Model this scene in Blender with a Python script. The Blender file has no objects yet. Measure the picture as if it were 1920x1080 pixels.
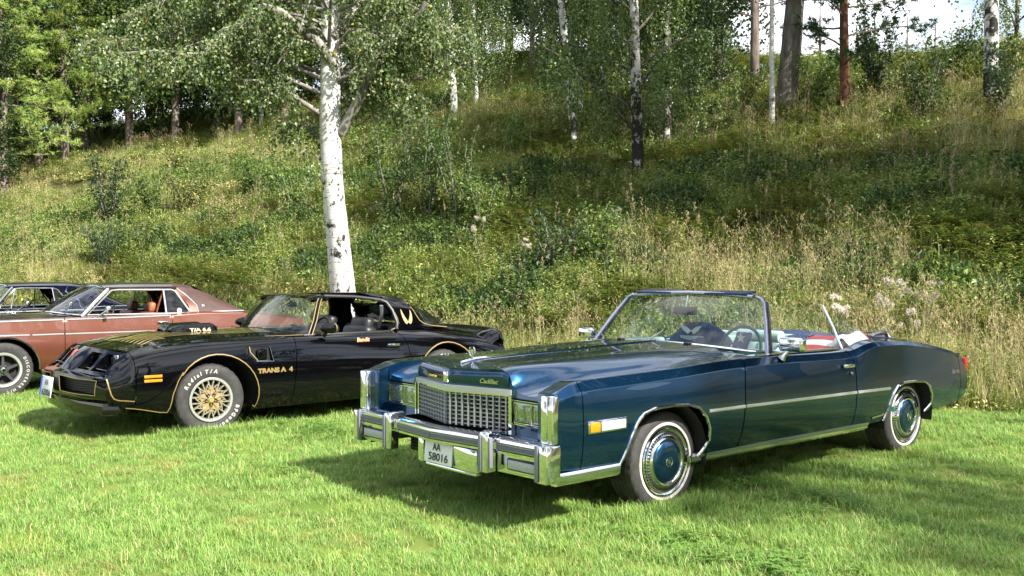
import bpy, bmesh, math, random
import numpy as np
from mathutils import Vector, Matrix, Euler
from mathutils.geometry import delaunay_2d_cdt

R = math.radians
scene = bpy.context.scene
COL = scene.collection

# ------------------------------------------------------------------ camera
cam_data = bpy.data.cameras.new('camera')
cam_data.sensor_width = 36.0
cam_data.lens = 1846.0 / 1920.0 * 36.0
cam_data.clip_start = 0.1
cam_data.clip_end = 2000.0
cam = bpy.data.objects.new('camera', cam_data)
COL.objects.link(cam)
cam.location = (0, 0, 1.568)
cam.rotation_euler = (R(90 - 0.85), 0, 0)
scene.camera = cam

# ------------------------------------------------------------------ light
SUN_EL = 39.0
SUN_DIR = Vector((0.74, -0.67, 0)).normalized()          # horizontal direction towards the sun
sun_data = bpy.data.lights.new('sun', 'SUN')
sun_data.energy = 4.6
sun_data.angle = R(0.55)
sun_data.color = (1.0, 0.945, 0.86)
sun = bpy.data.objects.new('sun', sun_data)
COL.objects.link(sun)
to_sun = Vector((SUN_DIR.x * math.cos(R(SUN_EL)), SUN_DIR.y * math.cos(R(SUN_EL)), math.sin(R(SUN_EL))))
sun.rotation_euler = (-to_sun).to_track_quat('-Z', 'Y').to_euler()

world = bpy.data.worlds.new('World')
scene.world = world
world.use_nodes = True
wn = world.node_tree
wn.nodes.clear()
w_out = wn.nodes.new('ShaderNodeOutputWorld')
w_bg = wn.nodes.new('ShaderNodeBackground')
w_sky = wn.nodes.new('ShaderNodeTexSky')
w_sky.sky_type = 'NISHITA'
w_sky.sun_disc = False
w_sky.sun_elevation = R(SUN_EL)
w_sky.sun_rotation = math.atan2(SUN_DIR.x, SUN_DIR.y)
w_sky.air_density = 1.0
w_sky.dust_density = 0.6
w_sky.ozone_density = 1.2
# broken white clouds over the whole sky
w_tc = wn.nodes.new('ShaderNodeTexCoord')
w_map = wn.nodes.new('ShaderNodeMapping')
w_map.inputs['Scale'].default_value = (1.6, 1.6, 4.2)
w_noise = wn.nodes.new('ShaderNodeTexNoise')
w_noise.inputs['Scale'].default_value = 1.5
w_noise.inputs['Detail'].default_value = 7.0
w_noise.inputs['Roughness'].default_value = 0.58
w_ramp = wn.nodes.new('ShaderNodeValToRGB')
w_ramp.color_ramp.elements[0].position = 0.42
w_ramp.color_ramp.elements[0].color = (0, 0, 0, 1)
w_ramp.color_ramp.elements[1].position = 0.58
w_ramp.color_ramp.elements[1].color = (1, 1, 1, 1)
w_mix = wn.nodes.new('ShaderNodeMixRGB')
w_mix.inputs['Color2'].default_value = (9.5, 9.6, 9.9, 1)
wn.links.new(w_tc.outputs['Generated'], w_map.inputs['Vector'])
wn.links.new(w_map.outputs['Vector'], w_noise.inputs['Vector'])
wn.links.new(w_noise.outputs['Fac'], w_ramp.inputs['Fac'])
wn.links.new(w_ramp.outputs['Color'], w_mix.inputs['Fac'])
wn.links.new(w_sky.outputs['Color'], w_mix.inputs['Color1'])
wn.links.new(w_mix.outputs['Color'], w_bg.inputs['Color'])
w_bg.inputs['Strength'].default_value = 0.085
wn.links.new(w_bg.outputs['Background'], w_out.inputs['Surface'])

scene.view_settings.view_transform = 'Standard'
scene.view_settings.look = 'None'
scene.view_settings.gamma = 1.0
scene.view_settings.exposure = 1.36
scene.view_settings.use_curve_mapping = False
scene.cycles.max_bounces = 7
scene.cycles.transparent_max_bounces = 24
scene.cycles.diffuse_bounces = 2
scene.cycles.glossy_bounces = 4
scene.cycles.transmission_bounces = 4
scene.cycles.caustics_reflective = False
scene.cycles.caustics_refractive = False
scene.cycles.use_denoising = True
scene.render.use_persistent_data = False

# ------------------------------------------------------------------ helpers
def tag(o, label=None, cat=None, group=None, kind=None):
    if label: o['label'] = label
    if cat: o['category'] = cat
    if group: o['group'] = group
    if kind: o['kind'] = kind
    return o

def empty(name, loc=(0, 0, 0), rz=0.0):
    o = bpy.data.objects.new(name, None)
    COL.objects.link(o)
    o.location = loc
    o.rotation_euler = (0, 0, rz)
    o.empty_display_size = 0.2
    return o

def link(name, me, parent=None, mat=None):
    o = bpy.data.objects.new(name, me)
    COL.objects.link(o)
    if parent is not None:
        o.parent = parent
    if mat is not None:
        me.materials.append(mat)
    return o

MATS = {}
def bsdf(name, base, rough=0.5, metal=0.0, coat=0.0, coat_rough=0.03, spec=0.5, emit=None, alpha=None, sheen=0.0):
    if name in MATS: return MATS[name]
    m = bpy.data.materials.new(name)
    m.use_nodes = True
    b = m.node_tree.nodes['Principled BSDF']
    b.inputs['Base Color'].default_value = (*base, 1)
    b.inputs['Roughness'].default_value = rough
    b.inputs['Metallic'].default_value = metal
    b.inputs['Coat Weight'].default_value = coat
    b.inputs['Coat Roughness'].default_value = coat_rough
    b.inputs['Specular IOR Level'].default_value = spec
    b.inputs['Sheen Weight'].default_value = sheen
    MATS[name] = m
    return m

def noise_color(m, scale, c1, c2, lo=0.35, hi=0.65, detail=4.0, coord='Object', bump=0.0, bump_scale=None, stretch=None, rough=None):
    """two-colour noise into Base Color of a bsdf() material, optional bump"""
    nt = m.node_tree
    b = nt.nodes['Principled BSDF']
    tc = nt.nodes.new('ShaderNodeTexCoord')
    mp = nt.nodes.new('ShaderNodeMapping')
    if stretch: mp.inputs['Scale'].default_value = stretch
    n = nt.nodes.new('ShaderNodeTexNoise')
    n.inputs['Scale'].default_value = scale
    n.inputs['Detail'].default_value = detail
    r = nt.nodes.new('ShaderNodeValToRGB')
    r.color_ramp.elements[0].position = lo
    r.color_ramp.elements[1].position = hi
    r.color_ramp.elements[0].color = (*c1, 1)
    r.color_ramp.elements[1].color = (*c2, 1)
    nt.links.new(tc.outputs[coord], mp.inputs['Vector'])
    nt.links.new(mp.outputs['Vector'], n.inputs['Vector'])
    nt.links.new(n.outputs['Fac'], r.inputs['Fac'])
    nt.links.new(r.outputs['Color'], b.inputs['Base Color'])
    if bump:
        n2 = nt.nodes.new('ShaderNodeTexNoise')
        n2.inputs['Scale'].default_value = bump_scale or scale * 4
        n2.inputs['Detail'].default_value = 6
        nt.links.new(mp.outputs['Vector'], n2.inputs['Vector'])
        bp = nt.nodes.new('ShaderNodeBump')
        bp.inputs['Strength'].default_value = bump
        bp.inputs['Distance'].default_value = 0.02
        nt.links.new(n2.outputs['Fac'], bp.inputs['Height'])
        nt.links.new(bp.outputs['Normal'], b.inputs['Normal'])
    return m

def car_paint(name, base, flake, metal, rough, dust=0.04, spec=0.5):
    """clear-coated paint: a little metallic flake grain, faint dust film and road film low down"""
    m = bsdf(name, base, rough, metal, 1.0, 0.018, spec)
    nt = m.node_tree
    b = nt.nodes['Principled BSDF']
    tc = nt.nodes.new('ShaderNodeTexCoord')
    n = nt.nodes.new('ShaderNodeTexNoise')
    n.inputs['Scale'].default_value = 900.0
    n.inputs['Detail'].default_value = 2.0
    mix = nt.nodes.new('ShaderNodeMixRGB')
    mix.inputs['Color1'].default_value = (*base, 1)
    mix.inputs['Color2'].default_value = (*flake, 1)
    nt.links.new(tc.outputs['Object'], n.inputs['Vector'])
    nt.links.new(n.outputs['Fac'], mix.inputs['Fac'])
    n2 = nt.nodes.new('ShaderNodeTexNoise')
    n2.inputs['Scale'].default_value = 7.0
    n2.inputs['Detail'].default_value = 9.0
    n2.inputs['Roughness'].default_value = 0.7
    nt.links.new(tc.outputs['Object'], n2.inputs['Vector'])
    mr = nt.nodes.new('ShaderNodeMapRange')
    mr.inputs['From Min'].default_value = 0.4
    mr.inputs['From Max'].default_value = 0.8
    mr.inputs['To Min'].default_value = 0.0
    mr.inputs['To Max'].default_value = dust
    nt.links.new(n2.outputs['Fac'], mr.inputs['Value'])
    mix2 = nt.nodes.new('ShaderNodeMixRGB')
    mix2.inputs['Color2'].default_value = (0.30, 0.27, 0.22, 1)
    nt.links.new(mr.outputs['Result'], mix2.inputs['Fac'])
    nt.links.new(mix.outputs['Color'], mix2.inputs['Color1'])
    nt.links.new(mix2.outputs['Color'], b.inputs['Base Color'])
    mr2 = nt.nodes.new('ShaderNodeMapRange')
    mr2.inputs['From Min'].default_value = 0.35
    mr2.inputs['From Max'].default_value = 0.75
    mr2.inputs['To Min'].default_value = 0.0
    mr2.inputs['To Max'].default_value = 0.022
    nt.links.new(n2.outputs['Fac'], mr2.inputs['Value'])
    nt.links.new(mr2.outputs['Result'], b.inputs['Coat Roughness'])
    return m

def glass(name, tint, ior=1.5, dirt=0.03):
    if name in MATS: return MATS[name]
    m = bpy.data.materials.new(name)
    m.use_nodes = True
    nt = m.node_tree
    nt.nodes.clear()
    out = nt.nodes.new('ShaderNodeOutputMaterial')
    tr = nt.nodes.new('ShaderNodeBsdfTransparent')
    tr.inputs['Color'].default_value = (*tint, 1)
    gl = nt.nodes.new('ShaderNodeBsdfGlossy')
    gl.inputs['Roughness'].default_value = 0.005
    fr = nt.nodes.new('ShaderNodeFresnel')
    fr.inputs['IOR'].default_value = ior
    mx = nt.nodes.new('ShaderNodeMixShader')
    df = nt.nodes.new('ShaderNodeBsdfDiffuse')
    df.inputs['Color'].default_value = (0.6, 0.6, 0.58, 1)
    tc = nt.nodes.new('ShaderNodeTexCoord')
    n = nt.nodes.new('ShaderNodeTexNoise')
    n.inputs['Scale'].default_value = 9.0
    n.inputs['Detail'].default_value = 9.0
    n.inputs['Roughness'].default_value = 0.75
    mr = nt.nodes.new('ShaderNodeMapRange')
    mr.inputs['From Min'].default_value = 0.42
    mr.inputs['From Max'].default_value = 0.8
    mr.inputs['To Max'].default_value = dirt * 2.5
    mx2 = nt.nodes.new('ShaderNodeMixShader')
    nt.links.new(tc.outputs['Object'], n.inputs['Vector'])
    nt.links.new(n.outputs['Fac'], mr.inputs['Value'])
    nt.links.new(mr.outputs['Result'], mx2.inputs['Fac'])
    nt.links.new(tr.outputs['BSDF'], mx2.inputs[1])
    nt.links.new(df.outputs['BSDF'], mx2.inputs[2])
    nt.links.new(fr.outputs['Fac'], mx.inputs['Fac'])
    nt.links.new(mx2.outputs['Shader'], mx.inputs[1])
    nt.links.new(gl.outputs['BSDF'], mx.inputs[2])
    nt.links.new(mx.outputs['Shader'], out.inputs['Surface'])
    MATS[name] = m
    return m

class MB:
    """mesh builder in car space: points are (u rearward, v to the car's left, z up)"""
    def __init__(s, flip=True):
        s.v = []; s.f = []; s.flip = flip
    def add(s, verts, faces):
        o = len(s.v)
        s.v += [tuple(p) for p in verts]
        s.f += [tuple(i + o for i in f) for f in faces]
        return s
    def box(s, c, size, rot=None):
        hx, hy, hz = size[0] / 2, size[1] / 2, size[2] / 2
        pts = [Vector((x, y, z)) for x in (-hx, hx) for y in (-hy, hy) for z in (-hz, hz)]
        if rot is not None:
            e = Euler(rot); pts = [p.copy() for p in pts]
            for p in pts: p.rotate(e)
        pts = [p + Vector(c) for p in pts]
        return s.add(pts, [(0, 1, 3, 2), (4, 6, 7, 5), (0, 4, 5, 1), (2, 3, 7, 6), (0, 2, 6, 4), (1, 5, 7, 3)])
    def rbox(s, c, size, r=0.01, seg=2, rot=None):
        bm = bmesh.new()
        bmesh.ops.create_cube(bm, size=1.0)
        bmesh.ops.scale(bm, vec=size, verts=bm.verts)
        r = min(r, min(size) * 0.49)
        bmesh.ops.bevel(bm, geom=list(bm.edges), offset=r, segments=seg, profile=0.5, affect='EDGES')
        if rot is not None:
            bmesh.ops.rotate(bm, cent=(0, 0, 0), matrix=Euler(rot).to_matrix(), verts=bm.verts)
        bmesh.ops.translate(bm, vec=c, verts=bm.verts)
        bm.verts.index_update()
        s.add([v.co.copy() for v in bm.verts], [[v.index for v in f.verts] for f in bm.faces])
        bm.free()
        return s
    def tube(s, pts, r, n=8, closed=False, cap=True, squash=None):
        pts = [Vector(p) for p in pts]
        N = len(pts)
        rs = r if isinstance(r, (list, tuple)) else [r] * N
        prev = None
        rings = []
        for i, p in enumerate(pts):
            if closed:
                t = (pts[(i + 1) % N] - pts[i - 1])
            else:
                t = pts[min(i + 1, N - 1)] - pts[max(i - 1, 0)]
            if t.length < 1e-9: t = Vector((0, 0, 1))
            t.normalize()
            if prev is None:
                a = Vector((0, 0, 1)) if abs(t.z) < 0.9 else Vector((1, 0, 0))
                nrm = (a - t * a.dot(t)).normalized()
            else:
                nrm = (prev - t * prev.dot(t))
                nrm = nrm.normalized() if nrm.length > 1e-6 else prev
            prev = nrm
            b = t.cross(nrm)
            ring = []
            for k in range(n):
                a = 2 * math.pi * k / n
                q = squash or (1, 1)
                ring.append(p + nrm * (math.cos(a) * rs[i] * q[0]) + b * (math.sin(a) * rs[i] * q[1]))
            rings.append(ring)
        verts = [q for ring in rings for q in ring]
        faces = []
        M = N if closed else N - 1
        for i in range(M):
            j = (i + 1) % N
            for k in range(n):
                l = (k + 1) % n
                faces.append((i * n + k, i * n + l, j * n + l, j * n + k))
        if cap and not closed:
            faces.append(tuple(range(n)))
            faces.append(tuple((N - 1) * n + k for k in range(n)))
        return s.add(verts, faces)
    def lathe(s, prof, c, axis='v', n=48, arc=None):
        """prof = [(radius, offset along axis)]; axis v points out of the car's left side"""
        c = Vector(c)
        verts = []
        for (r, o) in prof:
            for k in range(n):
                a = 2 * math.pi * k / n
                if axis == 'v': verts.append(c + Vector((math.cos(a) * r, o, math.sin(a) * r)))
                elif axis == 'u': verts.append(c + Vector((o, math.cos(a) * r, math.sin(a) * r)))
                else: verts.append(c + Vector((math.cos(a) * r, math.sin(a) * r, o)))
        faces = []
        for i in range(len(prof) - 1):
            for k in range(n):
                l = (k + 1) % n
                faces.append((i * n + k, i * n + l, (i + 1) * n + l, (i + 1) * n + k))
        if prof[0][0] > 1e-5 and False: pass
        return s.add(verts, faces)
    def disc(s, c, r, axis='v', n=32, r0=0.0):
        c = Vector(c); verts = []
        for k in range(n):
            a = 2 * math.pi * k / n
            d = {'v': Vector((math.cos(a), 0, math.sin(a))), 'u': Vector((0, math.cos(a), math.sin(a))), 'z': Vector((math.cos(a), math.sin(a), 0))}[axis]
            verts.append(c + d * r)
        return s.add(verts, [tuple(range(n))])
    def prism(s, outline, d, ax='v', off=0.0):
        """outline of 2-D points extruded along an axis from off to off+d"""
        n = len(outline)
        def P(a, b, w):
            return {'v': (a, w, b), 'u': (w, a, b), 'z': (a, b, w)}[ax]
        verts = [P(a, b, off) for a, b in outline] + [P(a, b, off + d) for a, b in outline]
        faces = [tuple(range(n)), tuple(range(n, 2 * n))] + [(i, (i + 1) % n, n + (i + 1) % n, n + i) for i in range(n)]
        return s.add(verts, faces)
    def sweep(s, path, prof, closed_prof=True, up=Vector((0, 0, 1)), cap=True):
        """sweep 2-D profile (side, up) along a path; side = up x tangent"""
        path = [Vector(p) for p in path]
        N = len(path); n = len(prof); verts = []
        for i, p in enumerate(path):
            if 0 < i < N - 1:
                t1 = (path[i] - path[i - 1]).normalized(); t2 = (path[i + 1] - path[i]).normalized()
                t = (t1 + t2).normalized(); k = 1 / max(0.4, t.dot(t1))
            else:
                t = (path[min(i + 1, N - 1)] - path[max(i - 1, 0)]).normalized(); k = 1.0
            side = up.cross(t).normalized()
            uu = t.cross(side).normalized()
            for (a, b) in prof: verts.append(p + side * (a * k) + uu * b)
        faces = []
        m = n if closed_prof else n - 1
        for i in range(N - 1):
            for k in range(m):
                l = (k + 1) % n
                faces.append((i * n + k, i * n + l, (i + 1) * n + l, (i + 1) * n + k))
        if cap and closed_prof:
            faces.append(tuple(range(n))); faces.append(tuple((N - 1) * n + k for k in range(n)))
        return s.add(verts, faces)
    def mirror(s):
        n = len(s.v)
        return s.add([(p[0], -p[1], p[2]) for p in list(s.v)], list(s.f))
    def mirrored(s):
        m = MB(s.flip)
        m.add([(p[0], -p[1], p[2]) for p in s.v], s.f)
        return m
    def moved(s, d):
        m = MB(s.flip); m.add([(p[0] + d[0], p[1] + d[1], p[2] + d[2]) for p in s.v], s.f); return m
    def mesh(s, name, smooth=40, weld=True):
        me = bpy.data.meshes.new(name)
        vs = [(p[0], -p[1], p[2]) for p in s.v] if s.flip else s.v
        bm = bmesh.new()
        bv = [bm.verts.new(p) for p in vs]
        for f in s.f:
            try: bm.faces.new([bv[i] for i in f])
            except ValueError: pass
        if weld: bmesh.ops.remove_doubles(bm, verts=bm.verts, dist=1e-5)
        bmesh.ops.recalc_face_normals(bm, faces=bm.faces)
        if smooth is not None:
            lim = R(smooth)
            for f in bm.faces: f.smooth = True
            for e in bm.edges:
                if len(e.link_faces) == 2:
                    try:
                        if e.calc_face_angle() > lim: e.smooth = False
                    except ValueError: pass
        bm.to_mesh(me); bm.free()
        return me
    def build(s, name, mat, parent=None, smooth=40):
        return link(name, s.mesh(name, smooth), parent, mat)

def both(parent, name, mb, mat, smooth=40):
    """the same part on the left and on the right side"""
    a = mb.build(name, mat, parent, smooth)
    b = mb.mirrored().build(name, mat, parent, smooth)
    return a, b

def copy_tree(o, parent=None):
    c = o.copy()
    COL.objects.link(c)
    c.parent = parent
    for ch in o.children:
        copy_tree(ch, c)
    return c

# ------------------------------------------------------------------ lofted sheet-metal surfaces
def pchip_slopes(x, y):
    h = np.diff(x); d = np.diff(y) / h
    m = np.zeros_like(y)
    for i in range(1, len(x) - 1):
        if d[i - 1] * d[i] > 0:
            w1 = 2 * h[i] + h[i - 1]; w2 = h[i] + 2 * h[i - 1]
            m[i] = (w1 + w2) / (w1 / d[i - 1] + w2 / d[i])
    m[0] = d[0]; m[-1] = d[-1]
    return m

class Pc:
    def __init__(s, x, y):
        s.x = np.array(x, float); s.y = np.array(y, float); s.m = pchip_slopes(s.x, s.y)
    def __call__(s, q):
        q = np.asarray(q, float)
        i = np.clip(np.searchsorted(s.x, q) - 1, 0, len(s.x) - 2)
        h = s.x[i + 1] - s.x[i]; t = (q - s.x[i]) / h
        t = np.clip(t, -0.6, 1.6)
        t2 = t * t; t3 = t2 * t
        return (2 * t3 - 3 * t2 + 1) * s.y[i] + (t3 - 2 * t2 + t) * h * s.m[i] + (-2 * t3 + 3 * t2) * s.y[i + 1] + (t3 - t2) * h * s.m[i + 1]

class Surf:
    """stations along s; each a list of K key points (a, b). t = key index, smooth between keys except at sharp ones"""
    def __init__(s, stations, sharp=(), out=None):
        st = sorted(stations, key=lambda q: q[0])
        s.us = np.array([q[0] for q in st], float)
        s.K = len(st[0][1])
        s.A = [Pc(s.us, [q[1][k][0] for q in st]) for k in range(s.K)]
        s.B = [Pc(s.us, [q[1][k][1] for q in st]) for k in range(s.K)]
        s.sharp = set(sharp)
        s.out = out or (lambda u, a, b: (u, a, b))
    def ab(s, U, T):
        U = np.atleast_1d(np.asarray(U, float)); T = np.atleast_1d(np.asarray(T, float))
        a = np.array([f(U) for f in s.A]); b = np.array([f(U) for f in s.B])      # K x N
        K = s.K; N = len(U)
        d = np.maximum(np.hypot(np.diff(a, axis=0), np.diff(b, axis=0)), 1e-6)    # chord lengths
        sa = np.diff(a, axis=0) / d; sb = np.diff(b, axis=0) / d                  # secants
        def tang(sec):
            L = np.zeros((K, N)); Rr = np.zeros((K, N))
            for k in range(K):
                if k == 0: L[k] = Rr[k] = sec[0]
                elif k == K - 1: L[k] = Rr[k] = sec[-1]
                elif k in s.sharp: L[k] = sec[k - 1]; Rr[k] = sec[k]
                else:
                    w = d[k - 1] / (d[k - 1] + d[k])
                    L[k] = Rr[k] = sec[k - 1] * (1 - w) + sec[k] * w
            return L, Rr
        La, Ra = tang(sa); Lb, Rb = tang(sb)
        i = np.clip(np.floor(T).astype(int), 0, K - 2); t = T - i
        n = np.arange(N)
        h = d[i, n]; t2 = t * t; t3 = t2 * t
        c0 = 2 * t3 - 3 * t2 + 1; c1 = (t3 - 2 * t2 + t) * h; c2 = -2 * t3 + 3 * t2; c3 = (t3 - t2) * h
        return c0 * a[i, n] + c1 * Ra[i, n] + c2 * a[i + 1, n] + c3 * La[i + 1, n], c0 * b[i, n] + c1 * Rb[i, n] + c2 * b[i + 1, n] + c3 * Lb[i + 1, n]
    def pos(s, U, T):
        U = np.atleast_1d(np.asarray(U, float)); T = np.atleast_1d(np.asarray(T, float))
        if len(U) == 1 and len(T) > 1: U = np.full(len(T), U[0])
        a, b = s.ab(U, T)
        x, y, z = s.out(U, a, b)
        return np.stack([np.broadcast_to(x, U.shape), np.broadcast_to(y, U.shape), np.broadcast_to(z, U.shape)], 1)
    def normal(s, U, T, eu=0.006, et=0.03):
        du = s.pos(U + eu, T) - s.pos(U - eu, T)
        dt = s.pos(U, np.clip(T + et, 0, s.K - 1)) - s.pos(U, np.clip(T - et, 0, s.K - 1))
        n = np.cross(du, dt); l = np.linalg.norm(n, axis=1); l[l < 1e-12] = 1
        return n / l[:, None]
    def t_at(s, u, val, lo, hi, comp='b'):
        T = np.linspace(lo, hi, 160)
        a, b = s.ab(np.full(160, u), T)
        q = b if comp == 'b' else a
        if q[-1] < q[0]: q = q[::-1]; T = T[::-1]
        q = np.maximum.accumulate(q)
        return float(np.interp(val, q, T))

def resample(poly, du, dt):
    out = []
    n = len(poly)
    for i in range(n):
        a = poly[i]; b = poly[(i + 1) % n]
        k = max(1, int(math.ceil(max(abs(a[0] - b[0]) / du, abs(a[1] - b[1]) / dt))))
        for j in range(k): out.append((a[0] + (b[0] - a[0]) * j / k, a[1] + (b[1] - a[1]) * j / k))
    return out

def in_poly(px, py, poly):
    c = False; n = len(poly); j = n - 1
    for i in range(n):
        xi, yi = poly[i]; xj, yj = poly[j]
        if (yi > py) != (yj > py) and px < (xj - xi) * (py - yi) / (yj - yi) + xi: c = not c
        j = i
    return c

TS = 0.16     # metric of one key step, for triangle quality
def panel(S, poly, holes=(), du=0.05, dt=0.25, flange=0.014, off=0.0, hole_depth=None, gap=0.0, outward=1.0, sign_v=1, inner_only=False):
    """cut the polygon (s,t) out of surface S; returns (verts, faces, normals) in car space"""
    outline = resample(poly, du, dt)
    hol = [resample(h, du * 0.5, dt * 0.5) for h in holes]
    loops = [outline] + hol
    pts = []; edges = []
    for L in loops:
        o = len(pts); n = len(L)
        pts += L; edges += [(o + i, o + (i + 1) % n) for i in range(n)]
    nb = len(pts)
    u0 = min(p[0] for p in outline); u1 = max(p[0] for p in outline)
    t0 = min(p[1] for p in outline); t1 = max(p[1] for p in outline)
    tl = []
    for k in range(int(math.floor(t0)), int(math.ceil(t1)) + 1):
        fr = (0, .06, .16, .3, .5, .7, .84, .94) if (k in S.sharp or k + 1 in S.sharp) else (0, .2, .4, .6, .8)
        tl += [k + q for q in fr]
    tl = [t for t in tl if t0 < t < t1]
    nu = max(2, int((u1 - u0) / du))
    bnd = np.array([(p[0], p[1] * TS) for p in pts])
    for i in range(1, nu):
        u = u0 + (u1 - u0) * i / nu
        for t in tl:
            if not in_poly(u, t, outline): continue
            if any(in_poly(u, t, h) for h in hol): continue
            if np.min(np.hypot(bnd[:, 0] - u, bnd[:, 1] - t * TS)) < 0.011: continue
            pts.append((u, t))
    r = delaunay_2d_cdt([Vector((p[0], p[1] * TS)) for p in pts], edges, [], 1, 1e-7)
    vc = [(v.x, v.y / TS) for v in r[0]]
    faces = []
    for f in r[2]:
        cx = sum(vc[i][0] for i in f) / len(f); cy = sum(vc[i][1] for i in f) / len(f)
        if not in_poly(cx, cy, outline) or any(in_poly(cx, cy, h) for h in hol): continue
        faces.append(tuple(f))
    U = np.array([p[0] for p in vc]); T = np.array([p[1] for p in vc])
    N = S.normal(U, T)
    P = S.pos(U, T)
    # make normals point outward (away from a point well inside the car)
    ref = np.array([P[:, 0].mean(), 0.0, 0.45])
    sgn = 1.0 if ((P - ref) * N).sum() >= 0 else -1.0
    N = N * sgn * outward
    P = P + N * off
    verts = [tuple(p) for p in P]; norms = [tuple(q) for q in N]
    fo = []
    for f in faces:
        a, b, c = (Vector(verts[f[0]]), Vector(verts[f[1]]), Vector(verts[f[2]]))
        g = (b - a).cross(c - a)
        fo.append(f if g.dot(Vector(norms[f[0]])) >= 0 else tuple(reversed(f)))
    if flange:
        cnt = {}
        for f in fo:
            for i in range(len(f)):
                a, b = f[i], f[(i + 1) % len(f)]
                cnt[(a, b)] = cnt.get((a, b), 0) + 1
        for (a, b) in list(cnt):
            if (b, a) in cnt: continue
            depth = flange
            if hol and hole_depth:
                mu = (vc[a][0] + vc[b][0]) / 2; mt = (vc[a][1] + vc[b][1]) / 2
                for h in hol:
                    hb = np.array(h)
                    if np.min(np.hypot(hb[:, 0] - mu, (hb[:, 1] - mt) * TS)) < 0.02: depth = hole_depth
            pa, pb = Vector(verts[a]), Vector(verts[b]); na, nb_ = Vector(norms[a]), Vector(norms[b])
            qa, qb = pa - na * depth, pb - nb_ * depth
            o = len(verts)
            verts += [tuple(pa), tuple(pb), tuple(qb), tuple(qa)]
            fn = (pb - pa).cross(qa - pa)
            fn = -fn.normalized() if fn.length > 1e-12 else na
            norms += [tuple(fn)] * 4
            fo.append((o + 3, o + 2, o + 1, o))
    return verts, fo, norms

def panel_obj(name, data, mat, parent, mir=False):
    verts, faces, norms = data
    sg = 1 if mir else -1                    # y = -v for the left side
    me = bpy.data.meshes.new(name)
    vs = [(p[0], sg * p[1], p[2]) for p in verts]
    ns = [(p[0], sg * p[1], p[2]) for p in norms]
    fs = faces if mir else [tuple(reversed(f)) for f in faces]
    me.from_pydata(vs, [], fs)
    me.polygons.foreach_set('use_smooth', [True] * len(me.polygons))
    me.update()
    me.normals_split_custom_set_from_vertices(ns)
    return link(name, me, parent, mat)

def panels(name, data, mat, parent):
    return panel_obj(name, data, mat, parent), panel_obj(name, data, mat, parent, True)

def sym_poly(poly):
    """close a half outline given for v>=0 across the centre line (needs a surface in s=v)"""
    return poly + [(-a, b) for a, b in reversed(poly) if abs(a) > 1e-6]

_txt = {}
def text_data(body, size=0.1, bold=0.0, shear=0.0, extrude=0.001, res=3):
    key = (body, size, bold, shear, extrude)
    if key in _txt: return _txt[key]
    cu = bpy.data.curves.new('t', 'FONT')
    cu.body = body; cu.size = size; cu.offset = bold; cu.shear = shear; cu.extrude = extrude
    cu.resolution_u = res
    cu.align_x = 'LEFT'; cu.align_y = 'BOTTOM_BASELINE'
    ob = bpy.data.objects.new('t', cu)
    COL.objects.link(ob)
    dg = bpy.context.evaluated_depsgraph_get()
    dg.update()
    ev = ob.evaluated_get(dg)
    me = ev.to_mesh()
    vs = [tuple(v.co) for v in me.vertices]; fs = [tuple(p.vertices) for p in me.polygons]
    ev.to_mesh_clear()
    bpy.data.objects.remove(ob); bpy.data.curves.remove(cu)
    w = max((v[0] for v in vs), default=0)
    _txt[key] = (vs, fs, w)
    return _txt[key]

def text_on(mb, body, size, origin, xdir, ydir, centre=False, width=None, **kw):
    """flat lettering: origin, writing direction and up direction in car space"""
    vs, fs, w = text_data(body, size, **kw)
    sx = 1.0 if width is None or w == 0 else width / w
    o = Vector(origin); X = Vector(xdir).normalized(); Y = Vector(ydir).normalized(); Z = X.cross(Y)
    if mb.flip: Z = -Z
    x0 = -w * sx / 2 if centre else 0.0
    mb.add([o + X * (v[0] * sx + x0) + Y * v[1] + Z * v[2] for v in vs], fs)
    return mb

def text_arc(mb, body, size, c, r, a0, step_k=1.0, flip=False, bold=0.0, shear=0.0, face=0.0, spacing=0.012):
    """lettering round a wheel, in the (u,z) plane seen from the car's left (u runs right in the picture)"""
    a = a0
    for ch in body:
        if ch == ' ':
            a += (-1 if not flip else 1) * (size * 0.35) / r; continue
        vs, fs, w = text_data(ch, size, bold=bold, shear=shear, extrude=0.0015)
        da = (w + spacing * size / 0.05) / r * step_k
        mid = a - da / 2 if not flip else a + da / 2
        up = Vector((math.cos(mid), 0, math.sin(mid)))
        rt = Vector((math.sin(mid), 0, -math.cos(mid)))
        if flip: up = -up; rt = -rt
        base = Vector(c) + Vector((math.cos(mid), 0, math.sin(mid))) * (r if not flip else r + size * 0.72)
        mb.add([base + rt * (v[0] - w / 2) + up * v[1] + Vector((0, face + v[2], 0)) for v in vs], fs)
        a = a - da if not flip else a + da
    return mb
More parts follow.
